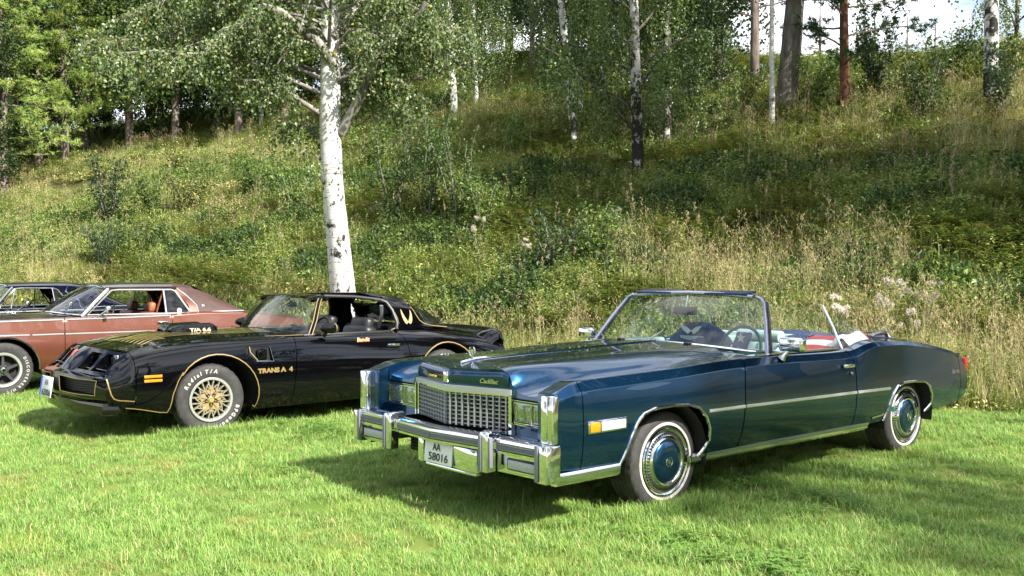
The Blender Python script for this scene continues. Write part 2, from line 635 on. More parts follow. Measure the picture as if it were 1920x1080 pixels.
# ------------------------------------------------------------------ shared car materials
def more_mats():
    g = globals()
    g['M_CHROME'] = bsdf('chrome', (0.72, 0.73, 0.75), 0.07, 1.0)
    g['M_BRIGHT'] = bsdf('bright polished trim', (0.78, 0.78, 0.79), 0.2, 0.7)
    g['M_ALU'] = bsdf('brushed aluminium', (0.62, 0.62, 0.62), 0.28, 1.0)
    g['M_RUBBER'] = noise_color(bsdf('tyre rubber', (0.03, 0.03, 0.03), 0.72), 18, (0.026, 0.025, 0.025), (0.042, 0.040, 0.038), bump=0.15, bump_scale=300)
    g['M_WHITEWALL'] = noise_color(bsdf('whitewall rubber', (0.6, 0.57, 0.52), 0.6), 25, (0.46, 0.43, 0.37), (0.64, 0.61, 0.56))
    g['M_WHITE_LETTER'] = bsdf('white tyre lettering', (0.42, 0.41, 0.39), 0.7)
    g['M_BLACK_TRIM'] = bsdf('black trim', (0.012, 0.012, 0.013), 0.45)
    g['M_DARK'] = noise_color(bsdf('underbody', (0.006, 0.006, 0.006), 0.8), 12, (0.004, 0.004, 0.004), (0.014, 0.012, 0.011))
    g['M_GREY_STRIP'] = bsdf('grey rubbing strip', (0.16, 0.17, 0.20), 0.4)
    g['M_GLASS'] = glass('clear window glass', (0.84, 0.92, 0.88), 1.45)
    g['M_WSGLASS'] = glass('green tinted windscreen glass', (0.70, 0.86, 0.78), 1.72, 0.018)
    g['M_LAMP_GLASS'] = glass('lamp glass', (0.93, 0.95, 0.96), 1.5, 0.0)
    g['M_REFLECTOR'] = bsdf('lamp reflector', (0.90, 0.92, 0.96), 0.12, 0.9)
    g['M_AMBER'] = bsdf('amber lens', (0.62, 0.22, 0.01), 0.2, 0.0, 0.5)
    g['M_RED_LENS'] = bsdf('red lens', (0.34, 0.008, 0.008), 0.18, 0.0, 0.5)
    g['M_FROST'] = bsdf('frosted clear lens', (0.42, 0.44, 0.46), 0.22, 0.1, 0.5)
    g['M_PLATE'] = bsdf('plate white', (0.76, 0.78, 0.78), 0.45)
    g['M_PLATE_BLUE'] = bsdf('plate blue band', (0.02, 0.06, 0.40), 0.45)
    g['M_PLATE_TXT'] = bsdf('plate black letters', (0.01, 0.01, 0.01), 0.5)
    g['M_GOLD'] = bsdf('gold paint', (0.58, 0.40, 0.11), 0.35, 0.55, 0.3)
    g['M_GOLD_FLAT'] = bsdf('gold decal', (0.25, 0.175, 0.062), 0.4, 0.15, 0.5)
    g['M_SATIN'] = bsdf('satin silver trim', (0.52, 0.53, 0.56), 0.34, 0.5)
    g['M_BLACK_VINYL'] = noise_color(bsdf('black vinyl', (0.015, 0.015, 0.017), 0.42), 60, (0.010, 0.010, 0.012), (0.022, 0.022, 0.024), bump=0.12, bump_scale=260)
    g['M_CLOTH_W'] = bsdf('white cloth', (0.78, 0.77, 0.75), 0.85)
    g['M_CLOTH_R'] = bsdf('red cloth', (0.50, 0.012, 0.02), 0.85)
    g['M_CLOTH_B'] = bsdf('navy cloth', (0.018, 0.035, 0.12), 0.85)
more_mats()

def tyre_mesh(Rt, width, rim_r, n=72, whitewall=None):
    """tyre lathed round the axle (axis v), outer face towards +v; offsets measured from the outer sidewall plane"""
    mb = MB()
    h = Rt - rim_r
    prof = [(rim_r, -0.03), (rim_r + 0.06 * h, -0.008), (rim_r + 0.3 * h, 0.004), (rim_r + 0.55 * h, 0.006), (rim_r + 0.78 * h, -0.002),
            (rim_r + 0.91 * h, -0.016), (Rt - 0.006, -0.034), (Rt, -0.05)]
    g = 0.008
    k = 4
    w0, w1 = -0.05, -(width - 0.05)
    for i in range(k):
        a = w0 + (w1 - w0) * (i + 0.42) / k; b = w0 + (w1 - w0) * (i + 0.58) / k
        prof += [(Rt, a), (Rt - g, a - 0.001), (Rt - g, b + 0.001), (Rt, b)]
    prof += [(Rt, w1), (Rt - 0.006, w1 - 0.016), (rim_r + 0.91 * h, w1 - 0.034), (rim_r + 0.55 * h, w1 - 0.055), (rim_r, w1 - 0.02)]
    mb.lathe(prof, (0, 0, 0), 'v', n)
    # shoulder tread blocks: every third ring vertex cut back
    for i, (r, o) in enumerate(prof):
        if r > Rt - 0.0085:
            for q in range(n):
                if q % 3 == 0:
                    j = i * n + q
                    x, y, z = mb.v[j]
                    s_ = (r - 0.007) / r
                    mb.v[j] = (x * s_, y, z * s_)
    return mb

def wheel_root(parent, c, side, name='wheel', steer=0.0):
    """an Empty under the car; side=+1 left, -1 right (turned round the vertical axis)"""
    e = bpy.data.objects.new(name, None)
    COL.objects.link(e)
    e.parent = parent
    e.location = (c[0], -c[1], c[2])
    e.rotation_euler = (0, 0, (0.0 if side > 0 else math.pi) + steer)
    e.empty_display_size = 0.1
    return e

def copy_parts(src, dst):
    for ch in src.children:
        copy_tree(ch, dst)
# ------------------------------------------------------------------ terrain: flat lawn and the wooded bank behind it
NX, NY, NC = 0.515, 0.857, 12.28
_hr = random.Random(11)
_hw = [(_hr.uniform(.25, 1.1), _hr.uniform(.25, 1.1), _hr.uniform(0, 6.3)) for _ in range(10)]
CREST = Pc([-90, -60, -44, -34, -26, -16, -6, 10, 40], [24, 23, 24, 28, 31, 26, 20, 18, 18])
def sr(x, y):
    return NX * x + NY * y - NC, NY * x - NX * y
def ground_z(x, y):
    x = np.asarray(x, float); y = np.asarray(y, float)
    s, r = sr(x, y)
    s = s - 0.35 * np.sin(r * .5) - .25 * np.sin(r * 1.13 + 1)
    c = CREST(np.clip(r, -90, 40))
    e = np.maximum(s + .3, 0)
    ramp = np.where(e < 2.4, .42 * e * e / 4.8, .42 * (e - 1.2))
    top = .42 * (c - 1.2)
    d = ramp - top
    z = np.where(d > 0, top + .9 * np.tanh(d / 2.2) + .02 * d * 0, ramp)
    bump = sum(np.sin(a * x + b * y + p) for a, b, p in _hw) * .035
    return z + bump * np.clip((s - .5) / 3, 0, 1) + .012 * np.sin(x * 1.3 + y * .7) * np.clip(s + 4, 0, 1)
def gz(x, y): return float(ground_z(x, y))

CAM_F, CAM_P, CAM_H = 1846.0, R(.85), 1.568
def px_ray(px, py):
    a, b = (px - 960) / CAM_F, (540 - py) / CAM_F
    c, s = math.cos(CAM_P), math.sin(CAM_P)
    return Vector((a, c + b * s, -s + b * c))
def on_ground(px, py, dmin=8.0, dmax=75.0):
    """where the line of sight through a photo pixel meets the terrain"""
    d = px_ray(px, py); o = Vector((0, 0, CAM_H))
    t = dmin
    while t < dmax:
        p = o + d * t
        if p.z <= gz(p.x, p.y): return Vector((p.x, p.y, gz(p.x, p.y)))
        t += .1
    p = o + d * dmax
    return Vector((p.x, p.y, gz(p.x, p.y)))

def build_terrain():
    def axis(lo, hi, step, far_lo, far_hi):
        a = list(np.arange(lo, hi, step))
        k = step
        x = hi
        while x < far_hi: a.append(x); k *= 1.35; x += k
        a.append(far_hi); k = step; x = lo
        b = []
        while x > far_lo:
            k *= 1.35; x -= k; b.append(max(x, far_lo))
        return np.array(sorted(set(b + a)))
    xs = axis(-55, 40, .6, -600, 600); ys = axis(-6, 75, .6, -600, 600)
    X, Y = np.meshgrid(xs, ys)
    Z = ground_z(X, Y)
    nx, ny = len(xs), len(ys)
    me = bpy.data.meshes.new('ground')
    co = np.stack([X.ravel(), Y.ravel(), Z.ravel()], 1)
    idx = np.arange(nx * ny).reshape(ny, nx)
    f = np.stack([idx[:-1, :-1].ravel(), idx[:-1, 1:].ravel(), idx[1:, 1:].ravel(), idx[1:, :-1].ravel()], 1)
    me.from_pydata(co.tolist(), [], f.tolist())
    me.polygons.foreach_set('use_smooth', [True] * len(me.polygons))
    m = bsdf('lawn and bank soil', (.1, .12, .04), .95, spec=.1)
    nt = m.node_tree; b = nt.nodes['Principled BSDF']
    geo = nt.nodes.new('ShaderNodeNewGeometry')
    def noise(scale, det=5):
        n = nt.nodes.new('ShaderNodeTexNoise'); n.inputs['Scale'].default_value = scale; n.inputs['Detail'].default_value = det
        nt.links.new(geo.outputs['Position'], n.inputs['Vector']); return n
    def ramp(n, lo, hi, c1, c2):
        r = nt.nodes.new('ShaderNodeValToRGB'); r.color_ramp.elements[0].position = lo; r.color_ramp.elements[1].position = hi
        r.color_ramp.elements[0].color = (*c1, 1); r.color_ramp.elements[1].color = (*c2, 1)
        nt.links.new(n.outputs['Fac'], r.inputs['Fac']); return r
    lawn = ramp(noise(1.1), .35, .7, (.10, .165, .028), (.18, .20, .055))
    bank = ramp(noise(.55), .35, .65, (.045, .055, .018), (.13, .11, .05))
    dot = nt.nodes.new('ShaderNodeVectorMath'); dot.operation = 'DOT_PRODUCT'; dot.inputs[1].default_value = (NX, NY, 0)
    nt.links.new(geo.outputs['Position'], dot.inputs[0])
    mr = nt.nodes.new('ShaderNodeMapRange'); mr.inputs['From Min'].default_value = NC - .3; mr.inputs['From Max'].default_value = NC + .6
    nt.links.new(dot.outputs['Value'], mr.inputs['Value'])
    mx = nt.nodes.new('ShaderNodeMixRGB'); nt.links.new(mr.outputs['Result'], mx.inputs['Fac']); nt.links.new(lawn.outputs['Color'], mx.inputs['Color1']); nt.links.new(bank.outputs['Color'], mx.inputs['Color2'])
    nt.links.new(mx.outputs['Color'], b.inputs['Base Color'])
    g = link('ground', me, None, m); g['kind'] = 'structure'
    return g
build_terrain()
# ------------------------------------------------------------------ blue convertible
def build_blue_convertible():
    root = empty('convertible_car', (0.419, 7.243, 0.0), 0.707)
    tag(root, 'long dark blue open-top convertible with chrome grille and whitewall tyres, nearest the camera', 'car')
    PAINT = car_paint('dark blue metallic paint', (0.0008, 0.0205, 0.066), (0.0018, 0.066, 0.160), 0.88, 0.25)
    TEAL = noise_color(bsdf('pale green vinyl', (0.50, 0.64, 0.61), 0.45), 30, (0.46, 0.60, 0.57), (0.56, 0.70, 0.67))
    DTEAL = bsdf('dark green dash vinyl', (0.012, 0.07, 0.065), 0.4)
    BLUE_VINYL = bsdf('blue top fabric', (0.02, 0.04, 0.10), 0.6)
    # ---- side sheet metal
    def st(u, k0, k1, k2, k3, k4, k5, k6): return (u, [k0, k1, k2, k3, k4, k5, k6])
    S = Surf([
        st(-1.09, (1.020, .405), (1.040, .48), (1.048, .61), (1.048, .75), (1.043, .818), (1.012, .858), (.885, .858)),
        st(-1.00, (1.022, .398), (1.042, .48), (1.050, .61), (1.048, .76), (1.042, .838), (1.000, .890), (.872, .886)),
        st(-.89, (1.024, .390), (1.044, .48), (1.052, .62), (1.048, .78), (1.038, .856), (.990, .918), (.862, .912)),
        st(-.50, (1.024, .378), (1.046, .47), (1.056, .62), (1.046, .79), (1.033, .868), (.982, .928), (.846, .918)),
        st(.00, (1.014, .345), (1.044, .45), (1.056, .62), (1.044, .795), (1.028, .882), (.978, .938), (.842, .924)),
        st(.70, (1.004, .330), (1.038, .44), (1.052, .62), (1.038, .80), (1.020, .905), (.976, .962), (.876, .962)),
        st(1.2, (1.000, .330), (1.036, .44), (1.050, .62), (1.036, .80), (1.016, .905), (.982, .955), (.930, .966)),
        st(2.0, (1.000, .330), (1.036, .44), (1.050, .62), (1.038, .78), (1.020, .890), (.990, .943), (.930, .958)),
        st(2.2, (1.002, .330), (1.038, .44), (1.052, .62), (1.040, .79), (1.026, .898), (.996, .950), (.930, .964)),
        st(2.36, (1.004, .330), (1.040, .44), (1.054, .62), (1.044, .81), (1.032, .938), (1.000, .982), (.920, .998)),
        st(2.52, (1.006, .335), (1.042, .45), (1.055, .62), (1.046, .82), (1.034, .968), (1.000, 1.002), (.905, 1.016)),
        st(2.9, (1.010, .345), (1.042, .45), (1.054, .60), (1.046, .80), (1.032, .960), (.994, .990), (.885, 1.004)),
        st(3.3, (1.008, .350), (1.038, .45), (1.048, .60), (1.038, .78), (1.022, .922), (.982, .954), (.865, .970)),
        st(3.7, (1.000, .362), (1.026, .46), (1.036, .59), (1.026, .74), (1.008, .868), (.968, .900), (.850, .918)),
        st(4.05, (.985, .390), (1.006, .47), (1.014, .58), (1.004, .70), (.986, .805), (.944, .838), (.838, .858)),
        st(4.22, (.970, .430), (.988, .49), (.994, .58), (.984, .68), (.964, .762), (.922, .794), (.826, .818))], sharp=(4, 5))
    tz = lambda u, z: (u, S.t_at(u, z, 0, 4))
    archF = [(-.545, .375), (-.515, .45), (-.468, .55), (-.42, .628), (-.356, .680), (-.25, .704), (-.073, .708), (.089, .698), (.195, .669), (.268, .605), (.311, .515), (.315, .439), (.258, .360), (.225, .335)]
    archR = [(2.66, .340), (2.68, .42), (2.70, .489), (2.743, .56), (2.815, .621), (2.934, .643), (3.117, .639), (3.29, .625), (3.387, .579), (3.444, .496), (3.445, .417), (3.36, .352)]
    ext = panel(S, [(-1.09, 0), (-.893, 0), (-.893, 6), (-1.09, 6)], flange=.05)
    panels('fender_extension', ext, PAINT, root)
    fF = [(-.886, 0), (-.548, 0)] + [tz(u, z) for u, z in archF] + [(.24, 0), (.653, 0), (.698, 2), (.740, 4), (.773, 5), (.788, 6), (-.886, 6)]
    panels('front_fender', panel(S, fF), PAINT, root)
    dF = [(.665, 0), (2.164, 0), (2.174, 3), (2.148, 4), (2.113, 5), (2.078, 6), (.800, 6), (.785, 5), (.752, 4), (.710, 2)]
    doors = panels('door', panel(S, dF), PAINT, root)
    qF = [(2.176, 0), (2.655, 0)] + [tz(u, z) for u, z in archR] + [(3.345, 0), (4.03, 0), (4.03, 6), (2.090, 6), (2.125, 5), (2.160, 4), (2.186, 3)]
    panels('quarter_panel', panel(S, qF), PAINT, root)
    panels('rear_fender_extension', panel(S, [(4.04, 0), (4.22, 0), (4.22, 6), (4.04, 6)], flange=.05), PAINT, root)
    # walls of the troughs between hood and fenders
    for sg in (1, -1):
        us_ = np.linspace(-1.0, .74, 36)
        top_ = S.pos(us_, np.full(36, 5.99))
        wl = [(p[0], sg * (p[1] - .002), p[2] - .002) for p in top_] + [(p[0], sg * (p[1] - .012), p[2] - .10) for p in top_]
        MB().add(wl, [(i, i + 1, i + 37, i + 36) for i in range(35)]).build('fender_inner_edge', PAINT, root)
    # ---- bright trim on the side
    def on(u, z, off=.004, hi=4.0):
        t = S.t_at(u, z, 0, hi); p = S.pos([u], [t])[0]; n = S.normal(np.array([u]), np.array([t]))[0]
        if n[1] < 0: n = -n
        return Vector(p + n * off)
    def trim_line(pts, r, squash, off=.004, n=8, dens=.05):
        out = []
        for i in range(len(pts) - 1):
            (a, b), (c, d) = pts[i], pts[i + 1]
            k = max(1, int(max(abs(c - a), abs(d - b)) / dens))
            for j in range(k): out.append(on(a + (c - a) * j / k, b + (d - b) * j / k, off))
        out.append(on(pts[-1][0], pts[-1][1], off))
        return MB().tube(out, r, n, squash=squash)
    both(root, 'wheel_arch_trim', trim_line(archF, .011, (1, 1), .001, dens=.03), M_CHROME)
    both(root, 'wheel_arch_trim', trim_line(archR, .011, (1, 1), .001, dens=.03), M_CHROME)
    mz = lambda u: .638 + (.611 - .638) * (u - .297) / 2.393
    for a, b in ((.297, .702), (.716, 2.168), (2.188, 2.69)):
        both(root, 'side_moulding', trim_line([(a, mz(a)), (b, mz(b))], .0125, (1, .55), .003), M_BRIGHT)
    # sill
    sill = MB().sweep([(.19, .985, 0), (.70, .985, 0), (2.44, .985, 0)], [(-.030, .285), (-.012, .282), (.012, .300), (.012, .318), (-.008, .334), (-.030, .334)])
    both(root, 'sill_trim', sill, M_CHROME)
    both(root, 'sill_step', MB().sweep([(.23, .99, 0), (2.43, .99, 0)], [(-.022, .326), (.019, .326), (.022, .344), (.012, .350), (-.022, .350)]), M_ALU)
    both(root, 'lower_moulding', trim_line([(2.45, .385), (2.63, .40)], .010, (1, .6)), M_CHROME)
    val = MB().sweep([(-1.09, 1.030, 0), (-.90, 1.034, 0), (-.555, 1.028, 0)], [(-.05, .315), (-.006, .315), (.010, .33), (.016, .375), (.006, .392), (-.05, .392)])
    both(root, 'lower_valance', val, M_CHROME)
    # ---- hood
    def hs(u, *k): return (u, list(k))
    H = Surf([
        hs(-1.13, (.870, .785), (.72, .782), (.60, .785), (.515, .800), (.490, .905), (.25, .928), (0, .934)),
        hs(-1.02, (.866, .806), (.72, .800), (.60, .806), (.525, .835), (.486, .928), (.25, .952), (0, .958)),
        hs(-.90, (.858, .858), (.75, .822), (.62, .828), (.545, .875), (.490, .948), (.25, .972), (0, .980)),
        hs(-.50, (.842, .912), (.77, .866), (.66, .874), (.58, .922), (.505, .968), (.26, .985), (0, .995)),
        hs(.00, (.838, .918), (.785, .892), (.70, .905), (.63, .945), (.55, .980), (.28, .997), (0, 1.005)),
        hs(.50, (.852, .946), (.82, .938), (.765, .950), (.69, .976), (.61, 1.000), (.30, 1.014), (0, 1.020)),
        hs(1.12, (.880, .964), (.85, .966), (.80, .978), (.73, 1.000), (.64, 1.014), (.30, 1.028), (0, 1.034))])
    uf = lambda v: -1.105 + .115 * min(1, abs(v) / .5)
    half = [(-1.10, 6), (-1.046, 5), (-.994, 4), (-.985, 3), (-.985, 0), (.74, 0), (.80, 1), (.86, 3), (.95, 5), (.985, 6)]
    hd = panel(H, half, flange=.012)
    # both halves joined into one bonnet
    v0, f0, n0 = hd
    nv = len(v0)
    hv = v0 + [(p[0], -p[1], p[2]) for p in v0]
    hn = n0 + [(p[0], -p[1], p[2]) for p in n0]
    hf = f0 + [tuple(reversed([i + nv for i in f])) for f in f0]
    hood = panel_obj('hood', (hv, hf, hn), PAINT, root)
    lv = [tuple(H.pos([-.985 if t < 3.2 else -.994], [t])[0]) for t in np.linspace(0, 4.05, 28)]
    for sg in (1, -1):
        lipm = MB()
        lipm.add([(p[0], sg * p[1], p[2]) for p in lv] + [(p[0] - .004, sg * p[1], .796 - .012) for p in lv], [(i, i + 1, i + 29, i + 28) for i in range(27)])
        lipm.build('hood_front_lip', PAINT, hood)
    spine = MB()
    sp = [(u, 0, float(H.pos([u], [6])[0][2]) + .004) for u in np.linspace(-1.0, .96, 16)]
    spine.tube(sp, .008, 8, squash=(.7, 1)).build('hood_spine_trim', M_CHROME, hood)
    for sgn in (1, -1):                                              # washer nozzles and cowl lip
        MB().rbox((.93, .35 * sgn, 1.03), (.05, .05, .015), .006).build('washer_nozzle', M_BLACK_TRIM, hood)
    def hz_(v):
        ue = -1.10 + .106 * min(1, abs(v) / .49)
        return float(H.pos([ue], [H.t_at(ue, min(abs(v), .482), 3.6, 6, 'a')])[0][2])
    NS = Surf([(v, [(uf(v) + .022, hz_(v) - .001), (uf(v) + .000, hz_(v) - .014), (uf(v) - .010, .875), (uf(v) - .004, .832)]) for v in (-.494, -.44, -.3, -.12, -.012, .012, .12, .3, .44, .494)], out=lambda s_, a, b: (a, s_, b))
    nd = panel(NS, [(-.494, 0), (.494, 0), (.494, 3), (-.494, 3)], du=.03, flange=.05)
    panel_obj('hood_nose', nd, PAINT, hood)
    em = MB(); text_on(em, 'Cadillac', .042, (uf(.27) - .017, .27, .862), (.22, 1, 0), (0, 0, 1), shear=.35, bold=.0006, width=.155)
    em.build('script_badge', M_CHROME, hood)
    badge = MB(); badge.rbox((-1.112, -.02, .882), (.014, .05, .07), .01); badge.build('crest_badge', M_CHROME, hood)
    bx = MB(); text_on(bx, 'ELDORADO', .020, (uf(-.2) - .020, -.26, .868), (-.22, 1, 0), (0, 0, 1), bold=.0006, width=.13); bx.build('hood_lettering', M_GOLD, hood)
    # header bar over the grille
    hb = MB().sweep([(-.992, -.515, 0), (-1.118, 0, 0), (-.992, .515, 0)], [(-.016, .798), (.014, .798), (.014, .832), (-.016, .832)])
    hb.build('grille_header_bar', M_SATIN, root)
    # hood ornament
    orn = MB().tube([(-1.0, 0, .970), (-.88, 0, .988), (-.78, 0, .995)], [.010, .012, .006], 8)
    orn.tube([(-.905, 0, .985), (-.905, 0, 1.012)], .006, 6)
    ro = orn.build('hood_ornament', M_CHROME, root)
    wr = MB()
    for sg in (1, -1):
        wr.tube([(-.905, sg * .030 * math.sin(a), 1.040 - .034 * math.cos(a)) for a in np.linspace(0.1, 2.75, 12)], [.0055] * 10 + [.004, .002], 6)
    wr.build('wreath', M_CHROME, ro)
    MB().prism([(-.014, 1.055), (.014, 1.055), (.015, 1.035), (0, 1.018), (-.015, 1.035)], .006, 'u', -.908).build('crest', M_CHROME, ro)
    # ---- grille
    gr = MB()
    for sg in (1, -1):
        gr.box((-.985, sg * .498, .685), (.03, .014, .245))
    gr.sweep([(-.985, -.50, 0), (-1.12, 0, 0), (-.985, .50, 0)], [(-.014, .560), (.010, .560), (.010, .574), (-.014, .574)])
    gr.sweep([(-.985, -.50, 0), (-1.12, 0, 0), (-.985, .50, 0)], [(-.014, .787), (.010, .787), (.010, .798), (-.014, .798)])
    grille = gr.build('grille', M_CHROME, root)
    gb = MB().sweep([(-.915, .50, 0), (-1.05, 0, 0), (-.915, -.50, 0)], [(-.004, .56), (.004, .56), (.004, .80), (-.004, .80)])
    gb.build('grille_backing', M_BLACK_TRIM, grille)
    GRM = bsdf('grey chrome grille', (0.40, 0.41, 0.45), 0.35, 0.6)
    bar = MB().box((0, 0, .681), (.024, .011, .214)).mesh('grille_bar')
    bar.materials.append(GRM)
    for sg in (1, -1):
        for i in range(10):
            q = (i + .5) / 10.2
            o = link('grille_bar', bar, grille)
            o.location = (-1.115 + .135 * q, -sg * .492 * q - sg * .004, 0)
            o.rotation_euler = (0, 0, sg * -math.atan2(.135, .492) * -1)
        hz = MB()
        for k in range(8):
            z = .586 + .027 * k
            hz.sweep([(-1.108 + .004, sg * .004, z), (-.978, sg * .49, z)], [(-.016, -.0038), (.008, -.0038), (.008, .0038), (-.016, .0038)])
        hz.build('grille_cross_bars', GRM, grille)
    # ---- headlamp panels and lamps
    for sg in (1, -1):
        MB().box((-.955, sg * .69, .685), (.03, .37, .235)).build('headlamp_panel', PAINT, root)
        MB().box((-.9755, sg * .708, .692), (.012, .345, .142)).build('headlamp_surround', M_BLACK_TRIM, root)
        fr = MB()
        fr.tube([(-.983, sg * .533, .618), (-.983, sg * .882, .618), (-.983, sg * .882, .768), (-.983, sg * .533, .768)], .0055, 6, closed=True)
        fr.build('headlamp_trim_ring', M_CHROME, root)
        MB().box((-.992, sg * .521, .682), (.03, .012, .225)).build('grille_side_post', M_CHROME, root)
        for v in (.622, .792):
            hl = MB().rbox((-.984, sg * v, .692), (.012, .156, .122), .012)
            h_ = hl.build('headlamp', M_REFLECTOR, root)
            fr = MB()
            a, b = .080, .062
            fr.tube([(-.992, sg * v - a, .692 - b), (-.992, sg * v + a, .692 - b), (-.992, sg * v + a, .692 + b), (-.992, sg * v - a, .692 + b)], .0062, 6, closed=True)
            fr.build('bezel', M_CHROME, h_)
            lens = MB()
            for q in range(14):                                     # fluted sealed-beam lens
                lens.rbox((-.9935, sg * v - .0695 + .0107 * q, .692), (.005, .0106, .112), .0015, 1)
            lens.build('lens', M_LAMP_GLASS, h_)
    # ---- fender tip: front faces, inner walls and the tall chrome caps
    for sg in (1, -1):
        MB().box((-1.02, sg * .878, .70), (.14, .008, .30)).build('fender_inner_wall', PAINT, root)
        MB().rbox((-1.086, sg * .955, .70), (.02, .17, .31), .006).build('fender_front_face', PAINT, root)
        cp = MB().rbox((-1.112, sg * .998, .708), (.062, .100, .288), .014, 2)
        cp.rbox((-1.145, sg * .985, .700), (.010, .050, .24), .004, 2)
        cp.build('bumper_end_cap', M_CHROME, root)
        MB().box((-1.0, sg * .69, .569), (.20, .38, .010)).build('filler_panel', PAINT, root)
    # ---- front bumper
    bumper = MB().sweep([(-1.165, -.985, 0), (-1.178, -.60, 0), (-1.245, .0, 0), (-1.178, .60, 0), (-1.165, .985, 0)],
                        [(-.07, .470), (-.02, .462), (.012, .470), (.014, .485), (.006, .490), (.006, .532), (.014, .537), (.012, .552), (-.012, .566), (-.07, .566)]).build('front_bumper', M_CHROME, root)
    for sg in (1, -1):
        for (a, b) in (((-1.186, .055), (-1.190, .48)), ((-1.186, .60), (-1.173, .955))):
            if a[1] < .3: pth = [(-1.2445, sg * .004, 0), (-1.1935, sg * .46, 0)]
            else: pth = [(-1.1795, sg * .60, 0), (-1.1675, sg * .955, 0)]
            if sg < 0: pth = pth[::-1]
            st_ = MB()
            P1, P2 = Vector(pth[0]), Vector(pth[1])
            for z in (.499, .511, .523):
                st_.tube([P1 + Vector((-.010, 0, z)), P2 + Vector((-.010, 0, z))], .0062, 6)
            st_.build('rubbing_strip', M_GREY_STRIP, bumper)
        gd = MB().rbox((-1.205, sg * .535, .468), (.085, .085, .255), .018, 3)
        gd.rbox((-1.165, sg * .535, .585), (.10, .08, .03), .012, 2)
        g_ = gd.build('bumper_guard', M_CHROME, bumper)
        MB().rbox((-1.250, sg * .535 - .022, .462), (.014, .03, .225), .005).build('guard_pad', M_GREY_STRIP, g_)
        MB().rbox((-1.225, sg * .585, .47), (.030, .022, .19), .008).build('guard_inlay', M_GREY_STRIP, g_)
        en = MB().rbox((-1.135, sg * 1.008, .452), (.120, .100, .226), .014, 2)
        e_ = en.build('bumper_end', M_CHROME, bumper)
        MB().rbox((-1.198, sg * .975, .455), (.012, .030, .215), .005).build('end_pad', M_GREY_STRIP, e_)
        lw = MB().sweep([(-1.15, sg * .58, 0), (-1.135, sg * .96, 0)][::sg], [(-.03, .350), (.012, .350), (.016, .37), (.014, .462), (-.03, .462)])
        lw.build('bumper_lower_pan', M_CHROME, bumper)
        tl = MB().rbox((-1.163, sg * .815, .412), (.016, .275, .072), .006); t_ = tl.build('turn_signal_lamp', M_BLACK_TRIM, bumper)
        ln = MB()
        for q in range(16): ln.rbox((-1.170, sg * .815 - .118 + .0157 * q, .412), (.012, .0152, .056), .004, 1)
        ln.build('lens', M_FROST, t_)
    # lower grille and licence plate between the guards
    lg = MB().box((-1.06, 0, .40), (.02, .98, .14)); lg.build('lower_grille_backing', M_DARK, root)
    for k in range(6):
        MB().box((-1.075, 0, .355 + .020 * k), (.018, .96, .005)).build('lower_grille_slat', M_BLACK_TRIM, root)
    for v0_, v1_ in ((-.225, -.155), (.165, .42)):
        MB().rbox((-1.165, (v0_ + v1_) / 2, .385), (.07, v1_ - v0_, .165 if v0_ < 0 else .150), .014, 2).build('plate_side_trim', M_CHROME, bumper)
    MB().rbox((-1.170, .13, .300), (.05, .54, .022), .008).build('plate_lower_trim', M_CHROME, bumper)
    pl = MB().rbox((-1.203, .02, .394), (.008, .305, .152), .004, 2, rot=(0, .08, 0)).build('licence_plate', M_PLATE, root)
    tx = MB()
    text_on(tx, 'AA', .066, (-1.2095, .005, .404), (0, 1, 0), (.08, 0, 1), centre=True, bold=.0006, width=.085)
    text_on(tx, '58016', .072, (-1.2145, .025, .338), (0, 1, 0), (.08, 0, 1), centre=True, bold=.0006, width=.215)
    tx.build('plate_characters', M_PLATE_TXT, pl)
    # ---- side marker lamps
    mk = MB().rbox((-.69, 1.058, .642), (.335, .018, .080), .006)
    for a in both(root, 'side_marker_lamp', mk, M_CHROME): pass
    for o, sg in ((root, 1), (root, -1)):
        MB().rbox((-.805, sg * 1.068, .642), (.085, .010, .058), .005).build('amber_lens', M_AMBER, root)
        MB().rbox((-.645, sg * 1.068, .642), (.215, .010, .058), .005).build('cornering_lens', M_FROST, root)
    # ---- door furniture
    for d, sg in zip(doors, (1, -1)):
        MB().rbox((2.06, sg * 1.050, .835), (.15, .026, .030), .008).build('handle', M_CHROME, d)
        MB().lathe([(.0, .012), (.012, .012), (.013, 0)], (2.10, sg * 1.046, .775), 'v', 16).build('lock', M_CHROME, d)
        if sg > 0:
            m = MB().rbox((1.245, 1.075, 1.045), (.075, .20, .105), .020, 3); m_ = m.build('wing_mirror', M_CHROME, d)
            MB().rbox((1.285, 1.075, 1.045), (.006, .17, .085), .002).build('mirror_glass', M_REFLECTOR, m_)
            MB().tube([(1.215, 1.0, .935), (1.225, 1.02, .965), (1.24, 1.05, 1.0)], [.030, .018, .016], 10).build('mirror_stem', M_CHROME, m_)
        else:
            m = MB().rbox((1.245, -1.06, 1.035), (.075, .17, .095), .020, 3); m_ = m.build('wing_mirror', M_CHROME, d)
            MB().rbox((1.285, -1.06, 1.035), (.006, .14, .075), .002).build('mirror_glass', M_REFLECTOR, m_)
            MB().tube([(1.215, -1.0, .935), (1.225, -1.02, .965), (1.24, -1.05, 1.0)], [.030, .018, .016], 10).build('mirror_stem', M_CHROME, m_)
        # belt strip and door top pad
        MB().sweep([(.98, sg * .942, .968), (2.10, sg * .935, .962)], [(-.010, 0), (.010, 0), (.010, .010), (-.010, .010)]).build('belt_trim', M_CHROME, d)
        MB().rbox((1.52, sg * .885, .945), (1.1, .07, .05), .02).build('door_pad', TEAL, d)
        MB().box((1.42, sg * .90, .66), (1.45, .03, .52)).build('door_inner_panel', TEAL, d)
        if sg < 0: continue                                   # the far side window is wound down
